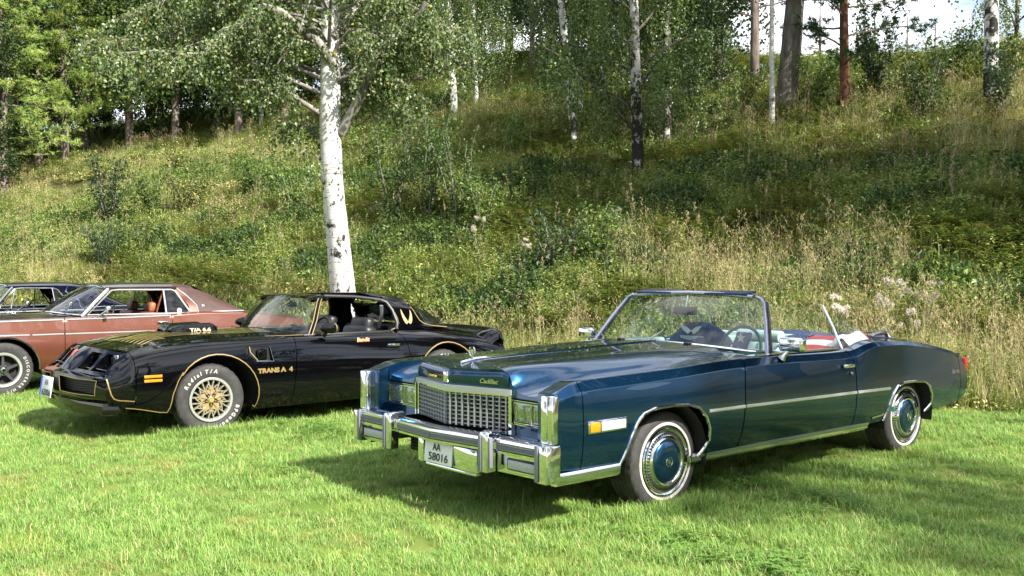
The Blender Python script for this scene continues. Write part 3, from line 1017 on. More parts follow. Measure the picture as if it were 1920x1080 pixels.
        # door window
        g1 = [(1.22, sg * .928, .962), (1.40, sg * .925, .962), (1.75, sg * .925, .962), (2.15, sg * .922, .955)]
        g2 = [(1.385, sg * .745, 1.335), (1.52, sg * .755, 1.332), (1.80, sg * .760, 1.322), (2.125, sg * .765, 1.302)]
        gm = MB()
        mid = [tuple((Vector(a) + Vector(b)) / 2 + Vector((0, sg * .012, 0))) for a, b in zip(g1, g2)]
        gm.add(g1 + mid + g2, [(i, i + 1, i + 5, i + 4) for i in range(3)] + [(i + 4, i + 5, i + 9, i + 8) for i in range(3)])
        gm.build('door_window', M_GLASS, d)
        # rear quarter window with its bright front edge
        q1 = [(2.165, sg * .925, .955), (2.33, sg * .92, .975), (2.47, sg * .905, 1.01), (2.60, sg * .90, 1.03)]
        q2 = [(2.14, sg * .768, 1.300), (2.27, sg * .80, 1.235), (2.42, sg * .845, 1.155), (2.60, sg * .885, 1.06)]
        MB().add(q1 + q2, [(i, i + 1, i + 5, i + 4) for i in range(3)]).build('quarter_window', M_GLASS, root)
        MB().tube([(2.165, sg * .928, .95), (2.155, sg * .85, 1.13), (2.132, sg * .768, 1.305)], .011, 8).build('quarter_window_edge', M_CHROME, root)
    # ---- windscreen
    base = [(-.90, 1.20, .962), (-.84, 1.14, .975), (-.5, 1.02, 1.005), (0, .985, 1.022), (.5, 1.02, 1.005), (.84, 1.14, .975), (.90, 1.20, .962)]
    head = [(-.70, 1.42, 1.345), (-.62, 1.395, 1.372), (-.35, 1.375, 1.392), (0, 1.37, 1.400), (.35, 1.375, 1.392), (.62, 1.395, 1.372), (.70, 1.42, 1.345)]
    wv = []
    for k in range(9):
        q = k / 8
        for b, h in zip(base, head):
            wv.append((b[1] + (h[1] - b[1]) * q - .018 * math.sin(math.pi * q), b[0] + (h[0] - b[0]) * q, b[2] + (h[2] - b[2]) * q + .012 * math.sin(math.pi * q)))
    wf = [(r * 7 + c, r * 7 + c + 1, r * 7 + c + 8, r * 7 + c + 7) for r in range(8) for c in range(6)]
    ws = MB().add(wv, wf).build('windscreen', M_WSGLASS, root, smooth=80)
    FR = bsdf('pale blue painted frame', (0.36, 0.37, 0.48), 0.2, 0.8, 0.5)
    for sg in (1, -1):
        MB().tube([(1.17, sg * .905, .950), (1.20, sg * .885, 1.0), (1.31, sg * .795, 1.20), (1.395, sg * .720, 1.335), (1.41, sg * .690, 1.365), (1.40, sg * .64, 1.384)], [.024, .022, .020, .019, .019, .017], 10, squash=(1, .8)).build('windscreen_pillar', FR, root)
        MB().tube([(1.215, sg * .915, .965), (1.24, sg * .89, 1.0), (1.345, sg * .80, 1.2), (1.43, sg * .722, 1.34)], .013, 8).build('pillar_seal', M_BLACK_TRIM, root)
    MB().tube([(q[1], q[0], q[2] + .010) for q in head[1:-1]], .022, 10, squash=(.8, 1)).build('windscreen_header', FR, root)
    MB().tube([(q[1] + .04, q[0] * 1.02, q[2] + .014) for q in head[1:-1]], .014, 8).build('header_seal', M_BLACK_TRIM, root)
    MB().tube([(q[1] - .012, q[0], q[2] + .006) for q in base[1:-1]], .010, 8).build('windscreen_base_trim', M_CHROME, root)
    for v in (-.37, .37):
        MB().rbox((1.43, v, 1.413), (.16, .40, .018), .007, 2, rot=(0, -.10, 0)).build('sun_visor', BLUE_VINYL, root)
    rm = MB().rbox((1.30, .02, 1.262), (.03, .24, .066), .014).build('rear_view_mirror', M_BLACK_TRIM, root)
    MB().tube([(1.33, .0, 1.262), (1.345, .0, 1.33), (1.36, .0, 1.385)], .008, 6).build('mirror_arm', M_CHROME, rm)
    for a, b in (((1.06, .10), (1.30, -.10)),):
        MB().tube([(.985, -.10, 1.035), (1.08, .02, 1.125)], .006, 6).build('wiper_arm', M_ALU, root)
    # ---- cowl and dash
    cw = MB()
    cv = []
    for (v, u, z) in base: cv.append((u - .02, v * .99, z - .012))
    for (v, u, z) in base: cv.append((min(u - .30, .80 if abs(v) > .6 else .90), v * (.99 if abs(v) < .88 else .96), z - .020))
    cw.add(cv, [(i, i + 1, i + 8, i + 7) for i in range(6)]).build('cowl', PAINT, root)
    ds = MB()
    for v0_, v1_ in ((-.88, .88),):
        ds.sweep([(1.30, v0_, 0), (1.30, v1_, 0)], [(.05, .80), (-.10, .80), (-.13, .90), (-.10, .965), (.02, .985), (.22, .985), (.24, .95)])
    ds.build('dashboard', DTEAL, root)
    swh = MB().tube([(1.50 + .055 * math.sin(a), .42 + .195 * math.cos(a), .955 + .185 * math.sin(a)) for a in np.linspace(0, 2 * math.pi, 33)[:-1]], .013, 8, closed=True).build('steering_wheel', DTEAL, root)
    MB().tube([(1.48, .42, .955), (1.33, .42, .89)], .03, 8).build('steering_column', DTEAL, swh)
    MB().box((1.49, .42, .95), (.02, .35, .03)).build('steering_spoke', DTEAL, swh)
    # ---- interior
    MB().box((2.0, 0, .40), (2.2, 1.85, .04)).build('floor_pan', DTEAL, root)
    for sg in (1, -1):
        MB().box((2.55, sg * .905, .70), (.78, .04, .50)).build('rear_side_trim', TEAL, root)
    def seat(name, u, v, w, ztop, lean=.12, hr=None, cush=True):
        sb = MB()
        sb.rbox((u, v, (ztop + .50) / 2), (.17, w, ztop - .50), .055, 4, rot=(0, lean, 0))
        s_ = sb.build(name, TEAL, root)
        pl_ = MB()
        n = max(3, int(w / .11))
        for k in range(n):
            pl_.rbox((u - .075, v - w / 2 + w * (k + .5) / n, (ztop + .56) / 2), (.05, w / n * .96, ztop - .62), .02, 2, rot=(0, lean, 0))
        pl_.build('pleated_back_cushion', TEAL, s_)
        if cush: MB().rbox((u - .28, v, .52), (.55, w, .17), .05, 3).build('seat_cushion', TEAL, s_)
        if hr: MB().rbox((u + .045, v, ztop + hr / 2 + .005), (.10, w * .62, hr), .04, 3).build('head_rest', TEAL, s_)
        return s_
    seat('front_seat', 1.92, .43, .72, .93)
    seat('front_seat', 1.92, -.43, .72, .86)
    seat('rear_seat', 2.72, 0, 1.62, .975)
    MB().rbox((2.84, 0, .985), (.16, 1.66, .05), .02).build('rear_shelf', TEAL, root)
    roll = MB().tube([(2.36, -.22, 1.01), (2.36, .22, 1.01)], [.055, .055], 14).build('bolster_roll', TEAL, root)
    # ---- folded top, deck and tail
    fb = MB()
    rows = []
    for i, u in enumerate(np.linspace(2.78, 3.22, 7)):
        q = i / 6
        rows.append([(u, v * (.87 - .04 * q), 1.006 + .030 * math.sin(math.pi * min(1, q * 1.2)) * (1 - (v) ** 4) + .006 * math.sin(9 * v + 4 * q)) for v in np.linspace(-1, 1, 17)])
    fb.add([p for r in rows for p in r], [(r * 17 + c, r * 17 + c + 1, r * 17 + c + 18, r * 17 + c + 17) for r in range(6) for c in range(16)])
    fb.build('folded_soft_top', BLUE_VINYL, root, smooth=80)
    lin = MB()
    rl = random.Random(5)
    for k in range(5):
        lin.tube([(2.80 + .06 * k, .845 - .01 * k, 1.035), (2.86 + .06 * k, .80, 1.055 + .01 * rl.random()), (2.93 + .05 * k, .70, 1.05)], .009, 6)
    lin.tube([(2.76, .86, 1.045), (2.86, .86, 1.058), (2.99, .85, 1.055), (3.03, .84, 1.02)], .013, 8)
    lin.build('top_frame_link', M_ALU, root)
    MB().tube([(3.02, .845, 1.045), (3.06, .82, 1.03), (3.11, .80, 1.022), (3.16, .79, 1.002)], .012, 8).build('top_liner_edge', M_CLOTH_W, root)
    D = Surf([(3.19, [(.862, .985), (.80, .990), (.5, 1.008), (0, 1.016)]), (3.5, [(.855, .950), (.80, .960), (.5, .985), (0, .995)]), (3.9, [(.842, .890), (.79, .902), (.5, .925), (0, .935)]), (4.2, [(.826, .822), (.77, .832), (.5, .852), (0, .862)])])
    v0, f0, n0 = panel(D, [(3.20, 0), (4.19, 0), (4.19, 3), (3.20, 3)])
    nv = len(v0)
    panel_obj('boot_lid', (v0 + [(p[0], -p[1], p[2]) for p in v0], f0 + [tuple(reversed([i + nv for i in f])) for f in f0], n0 + [(p[0], -p[1], p[2]) for p in n0]), PAINT, root)
    MB().box((4.185, 0, .64), (.04, 1.86, .36)).build('tail_panel', PAINT, root)
    for sg in (1, -1):
        MB().rbox((4.222, sg * .955, .68), (.05, .062, .20), .015).build('tail_lamp', M_RED_LENS, root)
    MB().rbox((4.24, 0, .50), (.10, 1.90, .12), .03).build('rear_bumper', M_CHROME, root)
    for sg in (1, -1):
        sc = MB(); text_on(sc, 'Biarritz', .055, (3.83 if sg > 0 else 3.99, sg * 1.034, .655), (sg, -.02 if sg > 0 else .02, 0), (0, 0, 1), shear=.3, bold=.0008, width=.16)
        sc.build('script_badge', M_CHROME, root)
    # ---- underbody, wheel wells
    ub = MB().box((-.62, 0, .52), (.60, 1.60, .30)).box((1.45, 0, .42), (2.1, 1.94, .22)).box((3.75, 0, .54), (.75, 1.84, .34)).box((1.5, 0, .52), (4.6, 1.28, .36))
    ub.build('underbody', M_DARK, root)
    for uc in (-.1, 3.07):
        for sg in (1, -1):
            ww = MB()
            prof = []
            for a in np.linspace(-.25, math.pi + .25, 15):
                prof.append((uc + .42 * math.cos(a), .36 + .375 * math.sin(a)))
            ww.add([(p[0], sg * .62, p[1]) for p in prof] + [(p[0], sg * 1.02, p[1]) for p in prof], [(i, i + 1, i + 16, i + 15) for i in range(14)] + [tuple(range(15))])
            ww.build('wheel_well', M_DARK, root)
    # ---- wheels
    def fill(w):
        ty = tyre_mesh(.337, .225, .218).build('tyre', M_RUBBER, w)
        MB().lathe([(.240, .0035), (.242, .008), (.258, .0085), (.260, .004)], (0, 0, 0), 'v', 72).build('whitewall', M_WHITEWALL, ty)
        hc = MB().lathe([(.223, -.012), (.226, .004), (.220, .012), (.206, .006), (.200, .006), (.196, .010), (.172, .016), (.168, .022), (.158, .028), (.146, .026), (.140, .018)], (0, 0, 0), 'v', 72).build('hub_cap', M_CHROME, w)
        slot = MB().prism([(.174, -.0042), (.196, -.0050), (.196, .0050), (.174, .0042)], .004, 'v', .0135)
        # 56 dark slots joined: far too small to pick apart one by one
        sl = MB()
        for k in range(56):
            a = 2 * math.pi * k / 56; c_, s_ = math.cos(a), math.sin(a)
            sl.add([(p[0] * c_ - p[2] * s_, p[1], p[0] * s_ + p[2] * c_) for p in slot.v], slot.f)
        o = sl.build('hub_cap_slots', M_BLACK_TRIM, hc); o['kind'] = 'stuff'
        MB().lathe([(.0, .034), (.09, .032), (.132, .026), (.139, .019)], (0, 0, 0), 'v', 48).build('painted_disc', PAINT, hc)
        cr = MB()
        for sg in (1, -1):
            cr.tube([(sg * .030 * math.sin(a), .038, -.030 * math.cos(a)) for a in np.linspace(.1, 2.7, 10)], .0042, 6)
        cr.prism([(-.015, .016), (.015, .016), (.016, -.004), (0, -.02), (-.016, -.004)], .006, 'v', .033)
        cr.build('wreath_crest', M_CHROME, hc)
        MB().lathe([(.0, -.10), (.20, -.10), (.205, -.05), (.215, -.012)], (0, 0, 0), 'v', 32).build('rim', M_DARK, w)
    w0 = wheel_root(root, (0, .925, .317), 1); fill(w0)
    for u, sg in ((0, -1), (3.208, 1), (3.208, -1)):
        w = wheel_root(root, (u, .925 * sg if u == 0 else .915 * sg, .317), sg)
        copy_parts(w0, w)
    # ---- things lying in the car
    place = Matrix.Translation(root.location) @ Matrix.Rotation(.707, 4, 'Z')
    def put(o):
        o.location = root.location; o.rotation_euler = root.rotation_euler; return o
    # flag over the rear seat back: stripes as cloth strips of one flag, blue star field at its inner end
    flag = put(empty('flag'))
    tag(flag, 'red, white and blue starred flag draped over the rear seat of the convertible', 'flag')
    def drape(v0_, v1_, u0, z0, drop, seed, nv_=12, nr=10):
        rr = random.Random(seed); ph = rr.random() * 6
        vs, fs = [], []
        for i in range(nr):
            q = i / (nr - 1)
            for j in range(nv_):
                v = v0_ + (v1_ - v0_) * j / (nv_ - 1)
                d = q * drop
                uu = u0 - .05 - .34 * max(0, q - .10) + .016 * math.sin(18 * v + ph) * q
                zz = z0 + .018 - .0 if q < .1 else z0 + .018 - (q - .1) * drop + .006 * math.sin(14 * v + ph)
                if q < .1: uu = u0 + .06
                vs.append((uu, v, zz))
        for i in range(nr - 1):
            for j in range(nv_ - 1):
                a = i * nv_ + j
                fs.append((a, a + 1, a + nv_ + 1, a + nv_))
        return vs, fs
    full_v, full_f = drape(.10, .80, 2.72, .995, .20, 3, 28, 14)
    fw = MB().add(full_v, full_f); fw.build('white_cloth', M_CLOTH_W, flag, smooth=80)
    rows_ = 14
    for k, (a, b) in enumerate(((1, 3), (6, 9), (11, 13))):
        sub = MB().add([(p[0] - .0035, p[1], p[2] + .002) for p in full_v[a * 28:(b + 1) * 28]], [(i * 28 + j, i * 28 + j + 1, (i + 1) * 28 + j + 1, (i + 1) * 28 + j) for i in range(b - a) for j in range(8, 27)])
        sub.build('red_stripe', M_CLOTH_R, flag, smooth=80)
    bl = MB().add([(p[0] - .006, p[1], p[2] + .004) for p in full_v], [(i * 28 + j, i * 28 + j + 1, (i + 1) * 28 + j + 1, (i + 1) * 28 + j) for i in range(8) for j in range(0, 8)])
    bl.build('star_field', M_CLOTH_B, flag, smooth=80)
    def star(c, r, du):
        mb = MB(); pts = []
        for k in range(10):
            a = math.pi / 2 + k * math.pi / 5; q = r if k % 2 == 0 else r * .42
            pts.append((c[0] + du, c[1] + q * math.cos(a), c[2] + q * math.sin(a)))
        mb.add(pts, [tuple(range(10))]); return mb
    for (v, z) in ((.10, .965), (.18, .93)): star((2.635, v, z), .045, 0).build('star', M_CLOTH_W, flag)
    # crumpled white blanket at the near end of the rear seat
    bk = MB(); rr = random.Random(8); vs = []
    for i in range(15):
        for j in range(15):
            x, y = i / 14 * 2 - 1, j / 14 * 2 - 1
            q = max(0, 1 - (x * x + y * y) * .55)
            vs.append((2.66 + .20 * x, .74 + .13 * y, .90 + .155 * q ** .6 + .016 * math.sin(5 * x + 3 * y) + .012 * math.sin(11 * x - 7 * y)))
    bk.add(vs, [(r * 15 + c, r * 15 + c + 1, r * 15 + c + 16, r * 15 + c + 15) for r in range(14) for c in range(14)])
    b_ = put(bk.build('blanket', M_CLOTH_W, None, smooth=80))
    tag(b_, 'crumpled white blanket heaped on the near end of the convertible rear seat', 'blanket')
    rp = MB().add([(p[0] - .0, p[1] + .002, p[2] + .006) for p in vs], [(r * 15 + c, r * 15 + c + 1, r * 15 + c + 16, r * 15 + c + 15) for r in range(9, 12) for c in range(8, 13)])
    o = rp.build('red_patch', M_CLOTH_R, b_, smooth=80)
    # jacket over the front seat
    jk = MB()
    nr, nc = 12, 15; vs = []
    for i in range(nr):
        q = i / (nr - 1)
        for j in range(nc):
            a = -1 + 2 * j / (nc - 1)
            z = .985 + .165 * (1 - abs(a) ** 2.6) * (1 if q < .3 else 1) - max(0, q - .28) * .55 - .02 * abs(a)
            uu = 1.93 + .08 * (1 - q * 2) - .10 * max(0, q - .28) + .010 * math.sin(9 * a + 5 * q)
            vs.append((uu - .06, -.32 + .34 * a * (1 + .12 * q), z - .01))
    jk.add(vs, [(r * nc + c, r * nc + c + 1, r * nc + c + nc + 1, r * nc + c + nc) for r in range(nr - 1) for c in range(nc - 1)])
    JK = noise_color(bsdf('navy jacket cloth', (0.03, 0.045, 0.10), 0.8), 18, (0.022, 0.035, 0.085), (0.05, 0.065, 0.13))
    j_ = put(jk.build('jacket', JK, None, smooth=80))
    tag(j_, 'navy blue jacket with embroidered back hung over a convertible front seat', 'jacket')
    def jp(a, q):                       # a point on the back of the jacket
        i = q * (nr - 1); r0 = int(i); f_ = i - r0; c = (a + 1) / 2 * (nc - 1); c0 = int(c)
        p = Vector(vs[r0 * nc + c0]).lerp(Vector(vs[(r0 + 1) * nc + c0]), f_)
        return p
    em = MB()
    p0 = jp(-.05, .42)
    for sg in (1, -1):
        em.add([(p0.x - .02, p0.y, p0.z), (p0.x - .02, p0.y + sg * .05, p0.z + .035), (p0.x - .02, p0.y + sg * .12, p0.z + .05), (p0.x - .025, p0.y + sg * .09, p0.z + .005), (p0.x - .025, p0.y + sg * .03, p0.z - .03)], [(0, 1, 2, 3, 4)])
    em.build('wing_emblem', M_CLOTH_W, j_)
    t1 = MB(); text_on(t1, 'AMERICAN', .035, (p0.x - .030, p0.y, p0.z + .055), (0, 1, 0), (0, 0, 1), centre=True, width=.15); t1.build('red_lettering', M_CLOTH_R, j_)
    pt_ = MB().box((p0.x - .035, p0.y + .02, p0.z - .085), (.004, .26, .085)); pt_.build('pale_panel', bsdf('pale blue cloth', (.45, .58, .62), .8), j_)
    t2 = MB(); text_on(t2, 'AMCAR LILLEHAMMER', .030, (p0.x - .040, p0.y + .02, p0.z - .10), (0, 1, 0), (0, 0, 1), centre=True, width=.22); t2.build('club_lettering', M_CLOTH_R, j_)
    # star-spangled cloth on the seat edge
    sc = MB(); svs = []
    for i in range(8):
        for j in range(7):
            svs.append((1.95 - .10 * (i / 7) + .008 * math.sin(j * 2 + i), .06 + .16 * j / 6, 1.065 - .22 * max(0, i / 7 - .15) + .006 * math.sin(3 * j)))
    sc.add(svs, [(r * 7 + c, r * 7 + c + 1, r * 7 + c + 8, r * 7 + c + 7) for r in range(7) for c in range(6)])
    s_ = put(sc.build('scarf', M_CLOTH_B, None, smooth=80))
    tag(s_, 'blue cloth with a white star over the front seat edge beside the navy jacket', 'cloth')
    star((1.885, .14, 1.02), .05, 0).build('star', M_CLOTH_W, s_)
    return root

build_blue_convertible()
# ------------------------------------------------------------------ black T-top coupe
def join_sym(data):
    v0, f0, n0 = data; nv = len(v0)
    return (v0 + [(p[0], -p[1], p[2]) for p in v0], f0 + [tuple(reversed([i + nv for i in f])) for f in f0], n0 + [(p[0], -p[1], p[2]) for p in n0])

def surf_line(S, pts, off, dens=.04, t_fixed=False):
    """polyline of (s, t) on a surface lifted by off along the outward normal"""
    out = []
    q = []
    for i in range(len(pts) - 1):
        (a, b), (c, d) = pts[i], pts[i + 1]
        k = max(1, int(max(abs(c - a) / dens, abs(d - b) / .3)))
        q += [(a + (c - a) * j / k, b + (d - b) * j / k) for j in range(k)]
    q.append(pts[-1])
    U = np.array([p[0] for p in q], float); T = np.array([p[1] for p in q], float)
    P = S.pos(U, T); N = S.normal(U, T)
    s_ = np.where(N[:, 1] * P[:, 1] + N[:, 2] * (P[:, 2] - .45) < 0, -1.0, 1.0)
    P = P + N * s_[:, None] * off
    return [Vector(p) for p in P], [Vector(n * k) for n, k in zip(N, s_)]

def ribbon(S, pts, w, off=.003, dens=.04):
    """flat painted line of width w lying on the surface"""
    P, N = surf_line(S, pts, off, dens)
    vs, fs = [], []
    for i, p in enumerate(P):
        t = (P[min(i + 1, len(P) - 1)] - P[max(i - 1, 0)]).normalized()
        b = N[i].cross(t).normalized()
        vs += [p + b * w / 2, p - b * w / 2]
    for i in range(len(P) - 1): fs.append((2 * i, 2 * i + 1, 2 * i + 3, 2 * i + 2))
    return MB().add(vs, fs)

def build_black_coupe():
    YAW = R(41.5)
    root = empty('coupe_car', (-3.556, 10.334, 0.0), YAW)
    root.scale = (1.04, 1.0, 1.0)
    tag(root, 'black coupe with gold pinstripes, removed roof panels and gold lattice wheels, beside the blue convertible', 'car')
    PAINT = car_paint('black gloss paint', (0.0012, 0.0012, 0.0018), (0.002, 0.002, 0.003), 0.0, 0.3, 0.003, 0.0)
    def st(u, *k): return (u, list(k))
    S = Surf([
        st(-1.0, (.850, .350), (.880, .405), (.892, .49), (.875, .575), (.835, .630), (.76, .680)),
        st(-.86, (.885, .335), (.912, .40), (.926, .49), (.912, .595), (.862, .680), (.77, .750)),
        st(-.73, (.905, .315), (.932, .385), (.946, .50), (.936, .64), (.888, .755), (.765, .826)),
        st(-.35, (.915, .235), (.945, .35), (.960, .52), (.945, .70), (.882, .832), (.742, .892)),
        st(.0, (.920, .225), (.950, .35), (.966, .54), (.950, .73), (.882, .866), (.732, .918)),
        st(.5, (.900, .215), (.944, .34), (.962, .53), (.945, .73), (.884, .872), (.745, .924)),
        st(.9, (.885, .212), (.936, .33), (.956, .52), (.940, .73), (.884, .872), (.795, .922)),
        st(1.5, (.882, .212), (.934, .33), (.954, .52), (.936, .72), (.878, .862), (.805, .915)),
        st(2.1, (.885, .215), (.936, .33), (.956, .52), (.936, .70), (.872, .842), (.785, .918)),
        st(2.4, (.895, .220), (.944, .34), (.966, .53), (.950, .70), (.885, .835), (.735, .930)),
        st(2.8, (.905, .240), (.955, .36), (.980, .54), (.966, .70), (.898, .815), (.715, .906)),
        st(3.2, (.900, .270), (.945, .38), (.966, .54), (.942, .685), (.870, .785), (.690, .850)),
        st(3.55, (.880, .310), (.918, .40), (.934, .53), (.905, .655), (.835, .735), (.660, .790)),
        st(3.72, (.860, .350), (.895, .42), (.908, .52), (.880, .630), (.810, .705), (.640, .750))])
    tz = lambda u, z: (u, S.t_at(u, z, 0, 5))
    def arch(uc, zc, r, a0=-20, a1=206, n=22):
        return [(uc + r * math.cos(R(a)), zc + r * math.sin(R(a))) for a in np.linspace(a1, a0, n)]
    aF = [(-.395, .245), (-.380, .34), (-.355, .46), (-.300, .575)] + arch(.045, .345, .415, -22, 132, 16) + [(.405, .24)]
    aR = arch(2.78, .345, .405, -15, 200, 20)
    nose_side = [(-.725, 0), (-.94, 0), (-.965, 1), (-.975, 2), (-.962, 3), (-.905, 3.6), (-.80, 4.2), (-.735, 5), (-.725, 5)]
    panels('nose_side', panel(S, nose_side, flange=.02), PAINT, root)
    fF = [(-.718, 0), (-.40, 0)] + [tz(u, z) for u, z in aF] + [(.42, 0), (.832, 0), (.866, 2), (.892, 4), (.905, 5), (-.718, 5)]
    vent = [tz(.345, .828), tz(.60, .822), tz(.628, .672), tz(.44, .685), tz(.345, .765)]
    panels('front_fender', panel(S, fF, holes=[vent], hole_depth=.045), PAINT, root)
    dF = [(.840, 0), (2.245, 0), (2.262, 2), (2.262, 3), (2.235, 4), (2.165, 5), (.913, 5), (.900, 4), (.874, 2)]
    doors = panels('door', panel(S, dF), PAINT, root)
    qF = [(2.253, 0), (2.395, 0)] + [tz(u, z) for u, z in aR] + [(3.17, 0), (3.70, 0), (3.70, 5), (2.173, 5), (2.243, 4), (2.270, 3), (2.270, 2)]
    panels('quarter_panel', panel(S, qF), PAINT, root)
    # wheel spats ahead of the front wheels
    spat = [(-.80, .30), (-.285, .640), (-.33, .555), (-.375, .45), (-.400, .34), (-.415, .236), (-.46, .222), (-.78, .252)]
    sp = panel(S, [tz(u, max(z, float(S.pos([u], [0.02])[0][2]))) for u, z in spat], off=.016, flange=.02)
    panels('wheel_spat', sp, PAINT, root)
    # lower skirt and rocker
    both(root, 'rocker_panel', MB().sweep([(.42, .885, 0), (2.40, .885, 0)], [(-.06, .19), (-.012, .19), (.002, .215), (-.06, .215)]), PAINT)
    # ---- pinstripes
    GL = M_GOLD_FLAT
    def stripe(pts, w=.016, side=(1, -1), S_=S, off=.003):
        mb = ribbon(S_, pts, w, off)
        mb.build('gold_pinstripe', GL, root); mb.mirrored().build('gold_pinstripe', GL, root)
    stripe([tz(u, z) for u, z in [(-.300, .590)] + arch(.045, .345, .428, -22, 132, 16) + [(.418, .24)]], .010)
    stripe([tz(u, z) for u, z in [(-.80, .272), (-.50, .242), (-.435, .252), (-.412, .30), (-.392, .42), (-.345, .545), (-.298, .622)]], .009, off=.0195)
    stripe([tz(u, z) for u, z in [(-.958, .598), (-.945, .52), (-.925, .45), (-.90, .412), (-.86, .396), (-.728, .378)]], .011)
    stripe([tz(u, z) for u, z in arch(2.78, .345, .418, -15, 200, 20)], .013)
    stripe([(.62, 4.86), (.915, 4.86), (1.2, 4.86), (2.0, 4.86), (2.13, 4.93)], .011)
    # ---- fender vent insert
    for sg in (1, -1):
        MB().box((.50, sg * .895, .75), (.30, .02, .18)).build('vent_backing', M_BLACK_TRIM, root)
        MB().rbox((.515, sg * .925, .748), (.115, .03, .115), .014, 2, rot=(0, 0, sg * -.25)).build('vent_scoop', PAINT, root)
        ve = MB(); P = [S.pos([u], [S.t_at(u, z, 0, 5)])[0] for u, z in ((.600, .824), (.628, .672), (.44, .683))]
        ve.tube([(p[0], sg * (p[1] + .001), p[2]) for p in P], .005, 6); ve.build('vent_edge_trim', M_CHROME, root)
        vg = MB(); P = [S.pos([u], [S.t_at(u, z, 0, 5)])[0] for u, z in ((.385, .826), (.388, .772), (.455, .690))]
        vg.tube([(p[0], sg * (p[1] + .002), p[2]) for p in P], .006, 6); vg.build('vent_gold_edge', GL, root)
    # lettering
    for sg in (1, -1):
        tm = MB(); text_on(tm, 'TRANS A  4' if sg > 0 else 'TRANS AM', .062, (.455 if sg > 0 else .83, sg * .9665, .560), (sg, 0, 0), (0, 0, 1), bold=.004, width=.375)
        o = tm.build('fender_lettering', GL, root); o['kind'] = 'stuff'
        bd = MB(); text_on(bd, 'Bandit', .062, (1.615 if sg > 0 else 1.78, sg * .905, .818), (sg, 0, 0), (0, -sg * .32, 1), bold=.003, shear=.3, width=.165)
        bd.build('door_script', bsdf('red and cream script', (.45, .06, .03), .5), root)
        bd2 = MB(); text_on(bd2, 'Bandit', .062, (1.612 if sg > 0 else 1.783, sg * .908, .822), (sg, 0, 0), (0, -sg * .32, 1), bold=.0005, shear=.3, width=.165)
        bd2.build('door_script_face', bsdf('cream script', (.50, .36, .18), .5), root)
    # ---- hood
    H = Surf([
        st(-.90, (.72, .800), (.50, .828), (.25, .848), (0, .852)), st(-.70, (.755, .834), (.50, .866), (.25, .884), (0, .890)),
        st(-.35, (.738, .896), (.50, .925), (.25, .938), (0, .944)), st(0, (.728, .920), (.50, .948), (.25, .958), (0, .963)),
        st(.5, (.74, .926), (.50, .952), (.25, .962), (0, .967)), st(1.05, (.79, .924), (.50, .950), (.25, .962), (0, .966))])
    hood = panel_obj('hood', join_sym(panel(H, [(-.715, 0), (-.79, 1), (-.845, 2), (-.868, 3), (.86, 3), (.85, 2), (.86, 1), (.89, 0)])), PAINT, root)
    # gold bird decal: feathers fanning over the front, tail stripes running back
    def htv(u, v):
        return (u, H.t_at(u, abs(v), 0, 3, 'a'))
    def hood_ribbon(pts, w):
        mb = MB()
        for sg in (1, -1):
            r_ = ribbon(H, [htv(u, v) for u, v in pts], w, .0025, .03)
            mb.add([(p[0], sg * p[1], p[2]) for p in r_.v], r_.f)
        return mb
    dec = MB()
    for k in range(9):
        v0 = .10 + .055 * k
        pts = []
        for i in range(13):
            q = i / 12
            pts.append((-.30 - .36 * q + .10 * (k / 8) * q, v0 + .06 * math.sin(q * 5 + k * .4) * q + .03 * q))
        m_ = hood_ribbon(pts, .020 + .004 * (k % 2)); dec.add(m_.v, m_.f)
    for k in range(6):
        v0 = .06 + .075 * k
        m_ = hood_ribbon([(-.30, v0), (.10, v0 + .015 * k), (.80, v0 + .02 * k)], .030 - .002 * k); dec.add(m_.v, m_.f)
    m_ = hood_ribbon([(-.28, .05), (-.40, .07), (-.52, .12), (-.60, .10), (-.66, .05)], .045); dec.add(m_.v, m_.f)
    dec.build('bird_decal', bsdf('gold hood decal', (0.36, 0.28, 0.08), 0.35, 0.2, 0.6), hood)
    # shaker scoop
    sc = Surf([(-.10, [(.20, .945), (.185, .968), (0, .972)]), (-.06, [(.225, .945), (.21, 1.000), (0, 1.006)]), (.05, [(.24, .945), (.222, 1.014), (0, 1.022)]), (.33, [(.25, .945), (.23, 1.020), (0, 1.030)]), (.36, [(.25, .945), (.225, .998), (0, 1.005)])], sharp=())
    s_ = panel_obj('hood_scoop', join_sym(panel(sc, [(-.10, 0), (.36, 0), (.36, 2), (-.10, 2)], flange=.03)), PAINT, root)
    for sg in (1, -1):
        t_ = MB(); text_on(t_, 'T/A 6.6', .046, (.07 if sg > 0 else .30, sg * .250, .966), (sg, 0, 0), (0, -sg * .3, 1), bold=.002, width=.22); t_.build('scoop_lettering', bsdf('pale gold letters', (.48, .40, .22), .5), s_)
    MB().box((.365, 0, .985), (.012, .44, .05)).build('scoop_opening', M_BLACK_TRIM, s_)
